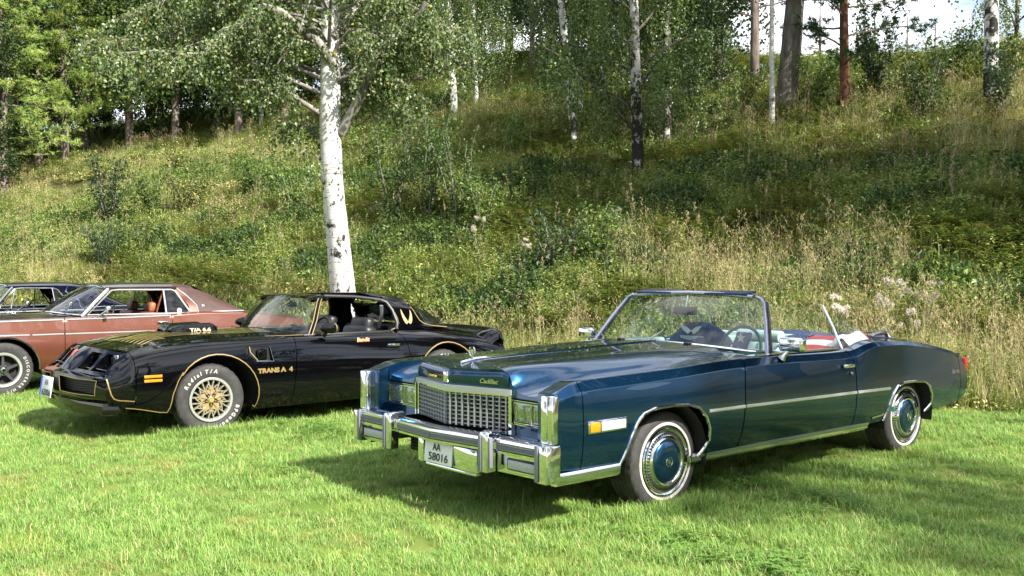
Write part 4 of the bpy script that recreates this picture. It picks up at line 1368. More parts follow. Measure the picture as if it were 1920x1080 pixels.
    # ---- nose
    NS = Surf([(v, k) for sg in (1, -1) for (v, k) in [
        (sg * .0001, [(-.872, .850), (-.96, .790), (-1.035, .700), (-1.070, .642), (-1.140, .622), (-1.150, .530), (-1.140, .42), (-1.06, .36)]),
        (sg * .09, [(-.868, .850), (-.945, .790), (-1.025, .700), (-1.060, .640), (-1.133, .620), (-1.144, .530), (-1.134, .42), (-1.05, .36)]),
        (sg * .20, [(-.850, .846), (-.910, .785), (-.985, .690), (-1.035, .634), (-1.120, .616), (-1.132, .525), (-1.122, .418), (-1.04, .36)]),
        (sg * .45, [(-.795, .834), (-.862, .775), (-.945, .680), (-1.000, .626), (-1.095, .608), (-1.108, .515), (-1.098, .415), (-1.02, .36)]),
        (sg * .72, [(-.722, .816), (-.790, .755), (-.872, .668), (-.930, .618), (-1.015, .602), (-1.025, .510), (-1.015, .412), (-.95, .36)]),
        (sg * .84, [(-.715, .775), (-.770, .705), (-.820, .640), (-.868, .608), (-.965, .592), (-.985, .500), (-.970, .408), (-.91, .355)]),
        (sg * .895, [(-.740, .715), (-.780, .660), (-.815, .620), (-.85, .598), (-.945, .580), (-.965, .495), (-.950, .405), (-.90, .35)])]],
        sharp=(3, 4), out=lambda s_, a, b: (a, s_, b))
    holes = []
    for sg in (1, -1):
        for (a, b) in ((.235, .435), (.485, .685)):
            q = [(sg * (a + .02), .55), (sg * (b - .0), .60), (sg * (b + .01), 2.55), (sg * (a - .01), 2.6)]
            holes.append(q if sg > 0 else q[::-1])
        q = [(sg * .13, 4.28), (sg * .76, 4.28), (sg * .745, 5.72), (sg * .16, 5.72)]
        holes.append(q)
    nose = panel_obj('front_fascia', panel(NS, [(-.895, 0), (.895, 0), (.895, 7), (-.895, 7)], holes=holes, du=.04, flange=.01, hole_depth=.075), PAINT, root)
    for sg in (1, -1):
        for (a, b) in ((.235, .435), (.485, .685)):
            c = (a + b) / 2; uc = -.83 + .10 * (c - .3)
            MB().box((uc + .045, sg * c, .715), (.02, .225, .165)).build('lamp_recess', M_BLACK_TRIM, nose)
            h_ = MB().rbox((uc + .020, sg * (c + .01), .735), (.02, .155, .115), .012).build('headlamp', M_REFLECTOR, nose)
            MB().rbox((uc + .008, sg * (c + .01), .735), (.006, .150, .11), .004).build('lens', M_LAMP_GLASS, h_)
            MB().box((uc - .05, sg * c, .648), (.16, .20, .006), rot=(0, .25, 0)).build('recess_floor', bsdf('bright black', (.06, .06, .065), .15, .3), nose)
        gb = MB().sweep([(-1.075, sg * .13, .51), (-.94, sg * .76, .51)][::sg], [(-.004, -.08), (.004, -.08), (.004, .08), (-.004, .08)]); gb.build('grille_backing', M_BLACK_TRIM, nose)
        for k in range(6):
            MB().sweep([(-1.090, sg * .135, .452 + .022 * k), (-.960, sg * .75, .452 + .022 * k)][::sg], [(-.01, -.003), (.01, -.003), (.01, .003), (-.01, .003)]).build('grille_slat', M_BLACK_TRIM, nose)
        P, N = surf_line(NS, [(sg * .13, 4.28), (sg * .76, 4.28), (sg * .745, 5.72), (sg * .16, 5.72), (sg * .13, 4.28)], .001)
        MB().tube(P, .004, 6, cap=False).build('grille_opening_trim', bsdf('dull gold', (.25, .19, .07), .4, .4), nose)
        MB().rbox((-.57, sg * .958, .600), (.165, .012, .026), .004).build('side_marker_lamp', M_AMBER, root)
        MB().rbox((-.57, sg * .958, .560), (.165, .012, .026), .004).build('side_marker_lamp', M_AMBER, root)
    bdg = MB().prism([(-.02, .80), (0, .765), (.02, .80), (.028, .835), (.01, .82), (0, .845), (-.01, .82), (-.028, .835)], .006, 'u', 0.0)
    bdg.v = [(-.962 + (.80 - p[2]) * -.9 - .012 + p[0], p[1], p[2] - .02) for p in bdg.v]
    bdg.build('nose_badge', bsdf('red badge', (.55, .05, .03), .3, .2, .5), nose)
    # air dam
    MB().sweep([(-.84, -.86, 0), (-.95, -.80, 0), (-1.04, -.45, 0), (-1.07, 0, 0), (-1.04, .45, 0), (-.95, .80, 0), (-.84, .86, 0)], [(.006, .37), (.022, .365), (.030, .31), (.030, .262), (.022, .256), (.012, .30)]).build('air_dam', PAINT, root)
    # plate
    pl = MB().rbox((-1.205, -.02, .475), (.008, .33, .195), .004, 2, rot=(0, .14, 0)).build('licence_plate', M_PLATE, root)
    MB().box((-1.21, -.168, .475), (.008, .03, .185), rot=(0, .14, 0)).build('plate_country_band', M_PLATE_BLUE, pl)
    tx = MB()
    text_on(tx, 'AA', .085, (-1.243, -.005, .490), (0, 1, 0), (-.14, 0, 1), centre=True, bold=.001, width=.11)
    text_on(tx, '62006', .085, (-1.262, .01, .393), (0, 1, 0), (-.14, 0, 1), centre=True, bold=.001, width=.26)
    for p in list(tx.v): pass
    tx.v = [(-1.2105 - .14 * (p[2] - .475) * -1 - .0035, p[1], p[2]) for p in tx.v]
    tx.build('plate_characters', M_PLATE_TXT, pl)
    # ---- greenhouse
    base = [(-.78, 1.10, .918), (-.70, 1.03, .928), (-.42, .92, .958), (0, .875, .972), (.42, .92, .958), (.70, 1.03, .928), (.78, 1.10, .918)]
    head = [(-.605, 1.300, 1.268), (-.54, 1.270, 1.295), (-.32, 1.245, 1.315), (0, 1.235, 1.322), (.32, 1.245, 1.315), (.54, 1.270, 1.295), (.605, 1.300, 1.268)]
    wv = []
    for k in range(7):
        q = k / 6
        for b, h in zip(base, head):
            wv.append((b[1] + (h[1] - b[1]) * q - .02 * math.sin(math.pi * q), b[0] + (h[0] - b[0]) * q, b[2] + (h[2] - b[2]) * q + .012 * math.sin(math.pi * q)))
    MB().add(wv, [(r * 7 + c, r * 7 + c + 1, r * 7 + c + 8, r * 7 + c + 7) for r in range(6) for c in range(6)]).build('windscreen', M_WSGLASS, root, smooth=80)
    MB().box((.86, .0, .955), (.02, 1.0, .01)).build('wiper_tray', M_BLACK_TRIM, root)
    cw = [(u - .015, v * .995, z - .008) for v, u, z in base] + [(u - .18, v * .995, z - .016) for v, u, z in base]
    MB().add(cw, [(i, i + 1, i + 8, i + 7) for i in range(6)]).build('cowl', PAINT, root)
    for sg in (1, -1):
        pa = [(1.11, sg * .80, .905), (1.20, sg * .735, 1.05), (1.30, sg * .635, 1.24), (1.335, sg * .605, 1.283), (1.40, sg * .585, 1.305)]
        MB().tube(pa, [.032, .030, .028, .028, .024], 10, squash=(1, .7)).build('windscreen_pillar', PAINT, root)
        for d_ in (.020, -.020):
            MB().tube([(p[0] + d_, p[1] + sg * .0195, p[2] + (.006 if d_ > 0 else .012)) for p in pa[:4]], .0055, 6).build('gold_pinstripe', GL, root)
    RS = Surf([(1.24, [(.60, 1.278), (.54, 1.305), (.30, 1.322), (0, 1.330)]), (1.40, [(.605, 1.288), (.54, 1.320), (.30, 1.338), (0, 1.346)]), (2.05, [(.605, 1.268), (.54, 1.315), (.30, 1.338), (0, 1.346)]), (2.45, [(.60, 1.205), (.54, 1.255), (.30, 1.285), (0, 1.295)])])
    panel_obj('roof_front_rail', join_sym(panel(RS, [(1.24, 0), (1.42, 0), (1.40, 3), (1.235, 3)], flange=.03)), PAINT, root)
    panel_obj('roof_centre_bar', join_sym(panel(RS, [(1.39, 2.72), (2.17, 2.72), (2.17, 3), (1.39, 3)], flange=.03)), PAINT, root)
    panel_obj('roof_rear_panel', join_sym(panel(RS, [(2.16, 0), (2.48, 0), (2.42, 3), (2.14, 3)], flange=.03)), PAINT, root)
    G = Surf([(2.10, [(.79, .905), (.735, 1.06), (.665, 1.19), (.603, 1.262)]), (2.35, [(.775, .915), (.730, 1.05), (.665, 1.17), (.602, 1.228)]), (2.60, [(.745, .935), (.715, 1.04), (.66, 1.14), (.598, 1.18)]), (3.0, [(.71, .915), (.70, .95), (.66, .98), (.60, 1.0)])])
    panels('sail_panel', panel(G, [(2.20, 0), (2.75, 0), (2.62, .35), (2.545, .7), (2.51, 1.3), (2.47, 2.4), (2.46, 3), (2.165, 3), (2.18, 2.4), (2.235, 1)], flange=.02), PAINT, root)
    for sg in (1, -1):
        r_ = ribbon(G, [(2.95, .18), (2.72, .22), (2.62, .40), (2.555, .75), (2.52, 1.3), (2.475, 2.4)], .010)
        (r_ if sg > 0 else r_.mirrored()).build('gold_pinstripe', GL, root)
        r_ = ribbon(G, [(2.13, .12), (2.20, .25), (2.25, .6), (2.245, 1), (2.195, 2.35)], .010)
        (r_ if sg > 0 else r_.mirrored()).build('gold_pinstripe', GL, root)
        # bird badge: two raised wings
        bb = MB()
        for k in (-1, 1):
            P = []
            for q in np.linspace(0, 1, 8):
                P.append((2.385 + k * (.012 + .05 * math.sin(q * 1.7)), .55 + 1.25 * q ** 1.3))
            Pp, Nn = surf_line(G, P, .003)
            w = [.030, .038, .038, .034, .028, .022, .014, .004]
            vs = []
            Pw = [Pp[int(i * (len(Pp) - 1) / 7)] for i in range(8)]; Nw = [Nn[int(i * (len(Pp) - 1) / 7)] for i in range(8)]
            for i in range(8):
                t = (Pw[min(i + 1, 7)] - Pw[max(i - 1, 0)]).normalized(); b = Nw[i].cross(t).normalized()
                vs += [Pw[i] + b * w[i] * .6, Pw[i] - b * w[i] * .6]
            bb.add(vs, [(2 * i, 2 * i + 1, 2 * i + 3, 2 * i + 2) for i in range(7)])
        (bb if sg > 0 else bb.mirrored()).build('bird_badge', bsdf('pale gold badge', (.40, .28, .14), .45, .2), root)
        # black weatherstrip round the opening
        ws = MB().tube([(1.40, sg * .59, 1.318), (1.75, sg * .60, 1.305), (2.08, sg * .602, 1.268), (2.17, sg * .625, 1.235), (2.215, sg * .68, 1.14), (2.235, sg * .745, 1.0), (2.20, sg * .79, .925)], .020, 8)
        ws.build('door_seal', M_BLACK_VINYL, root)
        MB().rbox((2.10, sg * .605, 1.262), (.16, .035, .035), .012).build('roof_latch', M_BLACK_TRIM, root)
    # rear window
    rg1 = [(v, u, z) for v, u, z in ((-.665, 2.50, 1.165), (-.58, 2.47, 1.215), (-.3, 2.44, 1.272), (0, 2.43, 1.285), (.3, 2.44, 1.272), (.58, 2.47, 1.215), (.665, 2.50, 1.165))]
    rg2 = [(v, u, z) for v, u, z in ((-.735, 2.62, .985), (-.70, 2.95, .955), (-.36, 3.12, .945), (0, 3.16, .945), (.36, 3.12, .945), (.70, 2.95, .955), (.735, 2.62, .985))]
    rv = [(a[1], a[0], a[2]) for a in rg1] + [((a[1] + b[1]) / 2, (a[0] + b[0]) / 2, (a[2] + b[2]) / 2 + .03) for a, b in zip(rg1, rg2)] + [(b[1], b[0], b[2]) for b in rg2]
    MB().add(rv, [(r * 7 + c, r * 7 + c + 1, r * 7 + c + 8, r * 7 + c + 7) for r in range(2) for c in range(6)]).build('rear_window', glass('dark green rear glass', (.45, .62, .52), 1.5, .02), root, smooth=80)
    # deck and spoiler
    D = Surf([(2.9, [(.72, .905), (.66, .935), (.35, .945), (0, .948)]), (3.2, [(.69, .855), (.63, .880), (.35, .895), (0, .90)]), (3.55, [(.66, .795), (.60, .815), (.35, .825), (0, .83)]), (3.72, [(.64, .752), (.58, .770), (.35, .78), (0, .785)])])
    panel_obj('boot_lid', join_sym(panel(D, [(2.62, 0), (3.71, 0), (3.71, 3), (3.1, 3), (3.05, 2), (2.9, 1)])), PAINT, root)
    SPs = Surf([(v, k) for sg in (1, -1) for v, k in [(sg * .0001, [(3.42, .82), (3.56, .885), (3.66, .905), (3.69, .89), (3.70, .78)]), (sg * .5, [(3.42, .815), (3.56, .878), (3.66, .898), (3.69, .884), (3.70, .775)]), (sg * .75, [(3.40, .785), (3.54, .862), (3.645, .885), (3.675, .872), (3.69, .76)]), (sg * .86, [(3.42, .735), (3.54, .815), (3.63, .845), (3.665, .835), (3.68, .72)]), (sg * .895, [(3.46, .68), (3.55, .74), (3.62, .765), (3.65, .755), (3.665, .68)])]], out=lambda s_, a, b: (a, s_, b))
    panel_obj('rear_spoiler', panel(SPs, [(-.895, 0), (.895, 0), (.895, 4), (-.895, 4)], du=.04), PAINT, root)
    MB().box((3.68, 0, .58), (.05, 1.70, .34)).build('tail_panel', PAINT, root)
    MB().rbox((3.72, 0, .60), (.04, 1.56, .12), .01).build('tail_lamps', M_RED_LENS, root)
    MB().rbox((3.73, 0, .44), (.08, 1.72, .16), .03).build('rear_bumper', PAINT, root)
    # ---- door furniture and interior
    for d, sg in zip(doors, (1, -1)):
        MB().rbox((2.07, sg * .925, .765), (.155, .024, .030), .008).build('handle', M_CHROME, d)
        MB().lathe([(0, .010), (.013, .010), (.014, 0)], (2.13, sg * .932, .700), 'v', 14).build('lock', M_CHROME, d)
        mm = MB().lathe([(.0, -.11), (.025, -.095), (.048, -.05), (.056, 0), (.058, .035), (.050, .05)], (1.25 if sg > 0 else 1.22, sg * .965, .985), 'u', 20)
        mm.v = [(p[0], sg * .965 + (p[1] - sg * .965) * 1.25, p[2]) for p in mm.v]
        m_ = mm.build('wing_mirror', PAINT, d)
        MB().tube([(1.22, sg * .89, .905), (1.235, sg * .92, .94), (1.245, sg * .95, .965)], [.032, .022, .022], 8).build('mirror_stem', PAINT, m_)
        rg = MB().lathe([(.052, .0), (.0555, .008), (.050, .012)], (1.298 if sg > 0 else 1.268, sg * .965, .985), 'u', 20); rg.v = [(p[0], sg * .965 + (p[1] - sg * .965) * 1.25, p[2]) for p in rg.v]
        rg.build('mirror_rim', GL, m_)
        MB().box((1.55, sg * .83, .64), (1.25, .03, .50)).build('door_inner_panel', M_BLACK_VINYL, d)
        MB().rbox((1.58, sg * .795, .905), (1.10, .06, .04), .015).build('door_top_pad', M_BLACK_VINYL, d)
    MB().box((1.8, 0, .30), (2.2, 1.66, .04)).build('floor_pan', M_BLACK_VINYL, root)
    MB().sweep([(1.20, -.76, 0), (1.20, .76, 0)], [(.08, .72), (-.10, .72), (-.12, .84), (-.08, .905), (.05, .93), (.22, .93), (.22, .90)]).build('dashboard', M_BLACK_VINYL, root)
    sw = MB().tube([(1.47 + .06 * math.sin(a), .38 + .18 * math.cos(a), .90 + .17 * math.sin(a)) for a in np.linspace(0, 2 * math.pi, 29)[:-1]], .013, 8, closed=True).build('steering_wheel', M_BLACK_VINYL, root)
    MB().box((1.46, .38, .90), (.02, .34, .04)).build('steering_spoke', M_GOLD, sw)
    for v in (.40, -.40):
        sb = MB().rbox((1.92, v, .72), (.17, .52, .50), .06, 4, rot=(0, .22, 0)); sb.rbox((1.995, v, .975), (.13, .36, .17), .055, 4, rot=(0, .22, 0))
        s1 = sb.build('bucket_seat', M_BLACK_VINYL, root)
        MB().rbox((1.68, v, .44), (.55, .52, .16), .05, 3).build('seat_cushion', M_BLACK_VINYL, s1)
        for w_ in (-.11, .11):
            MB().tube([(1.86 + .004, v + w_, .56), (1.90, v + w_, .72), (1.955, v + w_, .95)], .007, 6).build('seat_piping', bsdf('seat piping', (.10, .10, .11), .4), s1)
        rs = MB().rbox((2.55, v, .76), (.16, .60, .40), .06, 4, rot=(0, .3, 0)); r1 = rs.build('rear_seat', M_BLACK_VINYL, root)
        for w_ in (-.15, .15): MB().tube([(2.44, v + w_, .64), (2.50, v + w_, .80), (2.55, v + w_, .93)], .006, 6).build('seat_piping', bsdf('seat piping', (.10, .10, .11), .4), r1)
    MB().box((2.85, 0, .90), (.45, 1.35, .03)).build('parcel_shelf', M_BLACK_VINYL, root)
    MB().tube([(2.12, .60, 1.20), (2.16, .55, 1.10), (2.20, .42, .93)], .022, 6, squash=(.25, 1)).build('seat_belt', bsdf('grey webbing', (.30, .30, .33), .7), root)
    rm = MB().rbox((1.30, .06, 1.215), (.03, .19, .058), .014).build('rear_view_mirror', M_BLACK_TRIM, root)
    MB().tube([(1.32, .04, 1.22), (1.29, .02, 1.29)], .008, 6).build('mirror_arm', M_BLACK_TRIM, rm)
    MB().box((1.11, .50, .985), (.004, .16, .075), rot=(0, -.7, 0)).build('windscreen_sticker', M_CLOTH_W, root)
    ub = MB().box((-.45, 0, .42), (.62, 1.36, .26)).box((1.35, 0, .33), (1.75, 1.70, .20)).box((3.3, 0, .46), (.65, 1.55, .28)).box((1.3, 0, .44), (3.9, 1.16, .30)); ub.build('underbody', M_DARK, root)
    for uc in (.045, 2.78):
        for sg in (1, -1):
            prof = [(uc + .435 * math.cos(a), .345 + .425 * math.sin(a)) for a in np.linspace(-.3, math.pi + .3, 15)]
            MB().add([(p[0], sg * .58, p[1]) for p in prof] + [(p[0], sg * .93, p[1]) for p in prof], [(i, i + 1, i + 16, i + 15) for i in range(14)] + [tuple(range(15))]).build('wheel_well', M_DARK, root)
    # ---- wheels
    def fill(w):
        Rt = .352
        ty = tyre_mesh(Rt, .235, .212, 84).build('tyre', M_RUBBER, w)
        lt = MB()
        text_arc(lt, 'Radial T/A', .052, (0, 0, 0), .262, R(157), bold=.002, shear=.15, face=.006)
        text_arc(lt, 'BFGoodrich', .052, (0, 0, 0), .262, R(-13), bold=.002, face=.006)
        o = lt.build('white_lettering', M_WHITE_LETTER, ty); o['kind'] = 'stuff'
        rim = MB().lathe([(.214, -.012), (.220, .006), (.214, .012), (.196, .010), (.190, -.002), (.186, -.03)], (0, 0, 0), 'v', 64).build('rim', bsdf('machined rim', (.86, .86, .84), .22, .75), w)
        MB().lathe([(.186, -.03), (.184, -.10), (.0, -.11)], (0, 0, 0), 'v', 40).build('brake_drum', M_DARK, rim)
        sil = bsdf('machined lattice', (.66, .58, .43), .28, .75)
        gold = bsdf('gold wheel paint', (.52, .33, .14), .38, .5)
        for k in range(5):
            a = 2 * math.pi * k / 5 + math.pi / 2
            pet = [(.040, 0), (.080, .046), (.140, 0), (.080, -.046)]
            c_, s_ = math.cos(a), math.sin(a)
            MB().add([(x * c_ - y * s_, -.006, x * s_ + y * c_) for x, y in pet] + [(x * c_ - y * s_, -.03, x * s_ + y * c_) for x, y in pet], [(0, 1, 2, 3), (0, 1, 5, 4), (1, 2, 6, 5), (2, 3, 7, 6), (3, 0, 4, 7)]).build('gold_petal', gold, rim)
        def pol(r, a): return Vector((r * math.cos(a), 0, r * math.sin(a)))
        def spoke(p, q, w0, w1):
            d = (q - p).normalized(); n = Vector((-d.z, 0, d.x))
            mbs.add([p + n * w0 + Vector((0, .004, 0)), p - n * w0 + Vector((0, .004, 0)), q - n * w1, q + n * w1, p + n * w0 * 1.3 + Vector((0, -.03, 0)), p - n * w0 * 1.3 + Vector((0, -.03, 0)), q - n * w1 * 1.3 + Vector((0, -.03, 0)), q + n * w1 * 1.3 + Vector((0, -.03, 0))], [(0, 1, 2, 3), (0, 3, 7, 4), (1, 5, 6, 2), (4, 7, 6, 5)])
        for k in range(10):
            a = 2 * math.pi * k / 10 + math.pi / 10
            mbs = MB()
            spoke(pol(.040, a), pol(.095, a), .0055, .0055)
            spoke(pol(.092, a), pol(.188, a + .155), .0055, .006)
            spoke(pol(.092, a), pol(.188, a - .155), .0055, .006)
            spoke(pol(.135, a + math.pi / 10 - .02), pol(.095, a + .02), .005, .005)
            spoke(pol(.135, a - math.pi / 10 + .02), pol(.095, a - .02), .005, .005)
            spoke(pol(.135, a + math.pi / 10), pol(.165, a + .12), .0045, .0045)
            mbs.build('spoke', sil, rim)
        MB().lathe([(.0, .016), (.020, .016), (.034, .012), (.040, .002), (.042, -.01)], (0, 0, 0), 'v', 28).build('centre_cap', M_CHROME, rim)
        MB().lathe([(.0, .0175), (.026, .0172), (.027, .014)], (0, 0, 0), 'v', 24).build('cap_emblem', M_GOLD, rim)
        for k in range(5):
            a = 2 * math.pi * k / 5 + math.pi / 2 + .63
            MB().lathe([(.0, .006), (.008, .006), (.010, -.01)], (.060 * math.cos(a), 0, .060 * math.sin(a)), 'v', 10).build('wheel_nut', M_CHROME, rim)
    w0 = wheel_root(root, (0, .905, .328), 1, steer=R(-4)); fill(w0)
    for u, sg in ((0, -1), (2.78, 1), (2.78, -1)):
        w = wheel_root(root, (u, .90 * sg, .328), sg, steer=R(-4) if u == 0 else 0)
        copy_parts(w0, w)
        w.scale = (1 / 1.04, 1, 1)
    w0.scale = (1 / 1.04, 1, 1)
    return root

build_black_coupe()
# ------------------------------------------------------------------ brown hardtop and dark coupe behind it
def build_hardtop(loc, yaw, label, PAINT, ROOF, p):
    root = empty('coupe_car', loc, yaw)
    tag(root, label, 'car')
    wb, L1 = p['wb'], p['tail']
    def st(u, *k): return (u, list(k))
    S = Surf([
        st(-1.0, (.90, .36), (.93, .46), (.955, .60), (.94, .76), (.91, .90), (.82, .925)),
        st(-.6, (.93, .34), (.965, .45), (.985, .60), (.972, .775), (.945, .930), (.86, .952)),
        st(0, (.945, .32), (.98, .45), (.996, .60), (.984, .775), (.962, .952), (.87, .972)),
        st(.7, (.94, .31), (.98, .44), (.996, .60), (.982, .775), (.958, .958), (.87, .985)),
        st(1.5, (.94, .31), (.98, .44), (.994, .60), (.980, .775), (.955, .966), (.865, .990)),
        st(2.1, (.94, .31), (.98, .44), (.994, .60), (.980, .775), (.952, .978), (.860, 1.000)),
        st(2.6, (.945, .32), (.982, .45), (.996, .61), (.980, .79), (.945, 1.000), (.845, 1.025)),
        st(3.3, (.94, .33), (.975, .46), (.986, .61), (.965, .78), (.925, .972), (.825, 1.000)),
        st(L1 - .25, (.91, .37), (.945, .48), (.955, .61), (.935, .76), (.89, .90), (.80, .930)),
        st(L1, (.88, .40), (.915, .50), (.925, .61), (.905, .74), (.86, .865), (.78, .895))], sharp=(4,))
    tz = lambda u, z: (u, S.t_at(u, z, 0, 4))
    def arch(uc, zc, r, a0, a1, n=18): return [(uc + r * math.cos(R(a)), zc + r * math.sin(R(a))) for a in np.linspace(a1, a0, n)]
    aF = arch(.02, .345, .405, -2, 184); aR = arch(wb, .345, .40, -2, 182)
    panels('front_fender', panel(S, [(-.98, 0), (aF[0][0] - .01, 0)] + [tz(u, z) for u, z in aF] + [(aF[-1][0] + .01, 0), (.712, 0), (.722, 4), (.735, 5), (-.98, 5)]), PAINT, root)
    doors = panels('door', panel(S, [(.720, 0), (2.125, 0), (2.135, 3), (2.118, 4), (2.10, 5), (.743, 5), (.730, 4)]), PAINT, root)
    panels('quarter_panel', panel(S, [(2.133, 0), (aR[0][0] - .01, 0)] + [tz(u, z) for u, z in aR] + [(aR[-1][0] + .01, 0), (L1, 0), (L1, 5), (2.108, 5), (2.126, 4), (2.143, 3)]), PAINT, root)
    def line(pts, r, sq, off=.003):
        P, N = surf_line(S, pts, off, .06)
        return MB().tube(P, r, 6, squash=sq)
    for a, b in ((-.95, .715), (.735, 2.115)):
        both(root, 'belt_moulding', line([(a, 4), (b, 4)], .009, (1, 1)), M_BRIGHT)
    for a, b in ((-.90, .30), (.33, .708), (.728, 2.12), (2.14, aR[0][0] + .01)):
        both(root, 'side_moulding', line([tz(a, .772), tz(b, .774)], .010, (1, .6)), M_BRIGHT)
    both(root, 'wheel_arch_trim', line([tz(u, z) for u, z in aF], .010, (1, 1), .001), M_CHROME)
    both(root, 'wheel_arch_trim', line([tz(u, z) for u, z in aR], .010, (1, 1), .001), M_CHROME)
    both(root, 'sill_trim', MB().sweep([(.44, .93, 0), (aR[0][0], .93, 0)], [(-.03, .28), (.01, .285), (.018, .315), (-.03, .315)]), M_CHROME)
    H = Surf([st(-1.05, (.80, .905), (.55, .935), (.25, .95), (0, .955)), st(-.5, (.86, .955), (.6, .985), (.28, 1.0), (0, 1.008)), st(.1, (.862, .975), (.6, 1.008), (.28, 1.025), (0, 1.032)), st(1.0, (.862, .988), (.6, 1.02), (.28, 1.04), (0, 1.048))])
    panel_obj('hood', join_sym(panel(H, [(-1.02, 0), (-1.04, 3), (.56, 3), (.60, 1.5), (.73, 0)])), p.get('hood', PAINT), root)
    # front end (outside the picture) kept plain but complete
    MB().rbox((-1.015, 0, .67), (.10, 1.80, .50), .03).build('front_panel', PAINT, root)
    for sg in (1, -1):
        for v in (.62, .78): MB().lathe([(0, -.02), (.06, -.018), (.07, 0)], (-1.085, sg * v, .74), 'u', 20).build('headlamp', M_REFLECTOR, root)
    g_ = MB().rbox((-1.085, 0, .74), (.03, .95, .2), .01).build('grille', M_BLACK_TRIM, root)
    for k in range(9): MB().box((-1.105, -.42 + .105 * k, .74), (.012, .012, .19)).build('grille_bar', M_CHROME, g_)
    MB().rbox((-1.16, 0, .48), (.12, 1.86, .15), .04).build('front_bumper', M_CHROME, root)
    MB().rbox((L1 + .04, 0, .50), (.12, 1.80, .15), .04).build('rear_bumper', M_CHROME, root)
    MB().box((L1 - .02, 0, .68), (.05, 1.72, .40)).build('tail_panel', PAINT, root)
    for sg in (1, -1): MB().rbox((L1 + .01, sg * .62, .70), (.03, .40, .14), .01).build('tail_lamp', M_RED_LENS, root)
    # windscreen
    ab, at_ = p['a_base'], p['a_top']
    base = [(-ab[1], ab[0] + .04, ab[2]), (-ab[1] * .92, ab[0] - .07, ab[2] + .012), (-.42, ab[0] - .22, ab[2] + .035), (0, ab[0] - .27, ab[2] + .04)]
    base = base + [(-v, u, z) for v, u, z in reversed(base[:-1])]
    head = [(-at_[1], at_[0], at_[2]), (-at_[1] * .9, at_[0] - .03, at_[2] + .022), (-.34, at_[0] - .07, at_[2] + .042), (0, at_[0] - .085, at_[2] + .048)]
    head = head + [(-v, u, z) for v, u, z in reversed(head[:-1])]
    wv = []
    for k in range(6):
        q = k / 5
        for b, h in zip(base, head): wv.append((b[1] + (h[1] - b[1]) * q - .02 * math.sin(math.pi * q), b[0] + (h[0] - b[0]) * q, b[2] + (h[2] - b[2]) * q + .01 * math.sin(math.pi * q)))
    wf = [(r * 7 + c, r * 7 + c + 1, r * 7 + c + 8, r * 7 + c + 7) for r in range(5) for c in range(6)]
    MB().add(wv, wf).build('windscreen', glass('blue grey windscreen', (.66, .74, .82), 1.6, .05), root, smooth=80)
    cw = [(u - .01, v * .99, z - .01) for v, u, z in base] + [(u - .15, v * .99, z - .014) for v, u, z in base]
    MB().add(cw, [(i, i + 1, i + 8, i + 7) for i in range(6)]).build('cowl', p.get('hood', PAINT), root)
    MB().tube([(q[1], q[0], q[2] + .006) for q in head], .012, 8).build('windscreen_header_trim', M_CHROME, root)
    MB().tube([(q[1] - .01, q[0], q[2] + .004) for q in base], .009, 6).build('windscreen_base_trim', M_CHROME, root)
    re = p['roof_end']; zr = at_[2] + .03
    RS = Surf([(at_[0] - .12, [(at_[1] + .01, zr - .01), (at_[1] * .85, zr + .025), (.3, zr + .045), (0, zr + .050)]), (at_[0] + .4, [(at_[1] + .015, zr + .005), (at_[1] * .85, zr + .042), (.3, zr + .062), (0, zr + .068)]), (re, [(at_[1], zr), (at_[1] * .85, zr + .038), (.3, zr + .058), (0, zr + .064)]), (re + .35, [(at_[1] - .02, zr - .05), (at_[1] * .83, zr - .012), (.3, zr + .01), (0, zr + .016)])])
    panel_obj('roof', join_sym(panel(RS, [(at_[0] - .03, 0), (re, 0), (re - .02, 3), (at_[0] - .10, 3)], flange=.02)), p.get('roof_front', PAINT), root)
    panel_obj('roof_rear', join_sym(panel(RS, [(re + .004, 0), (re + .30, 0), (re + .28, 3), (re - .014, 3)], flange=.02)), ROOF, root)
    wr = p['win_rear']; be = p['back_end']
    G = Surf([(wr[1] - .3, [(.85, ab[2] - .01), (.80, ab[2] + .12), (.70, zr - .12), (at_[1] + .01, zr)]), (re + .05, [(.85, ab[2] - .01), (.80, ab[2] + .12), (.70, zr - .12), (at_[1], zr - .004)]), (re + .34, [(.845, ab[2] + .0), (.80, ab[2] + .10), (.71, zr - .13), (at_[1] - .015, zr - .04)]), (be - .25, [(.835, ab[2] + .012), (.80, ab[2] + .07), (.73, ab[2] + .13), (.62, ab[2] + .17)]), (be, [(.825, ab[2] + .01), (.80, ab[2] + .025), (.74, ab[2] + .035), (.60, ab[2] + .045)])])
    # painted band behind the side glass, then the vinyl quarter
    panels('pillar_band', panel(G, [(wr[0] + .03, 0), (wr[0] + .14, 0), (wr[0] + .12, 1), (wr[1] + .11, 2.2), (re, 3), (wr[1] - .02, 3), (wr[1] + .01, 2.4), (wr[0] + .01, .9)], flange=.02), PAINT, root)
    panels('roof_quarter', panel(G, [(wr[0] + .147, 0), (be, 0), (be - .02, 1.5), (be - .14, 2.6), (re + .30, 3), (re + .007, 3), (wr[1] + .118, 2.2), (wr[0] + .127, 1)], flange=.02), ROOF, root)
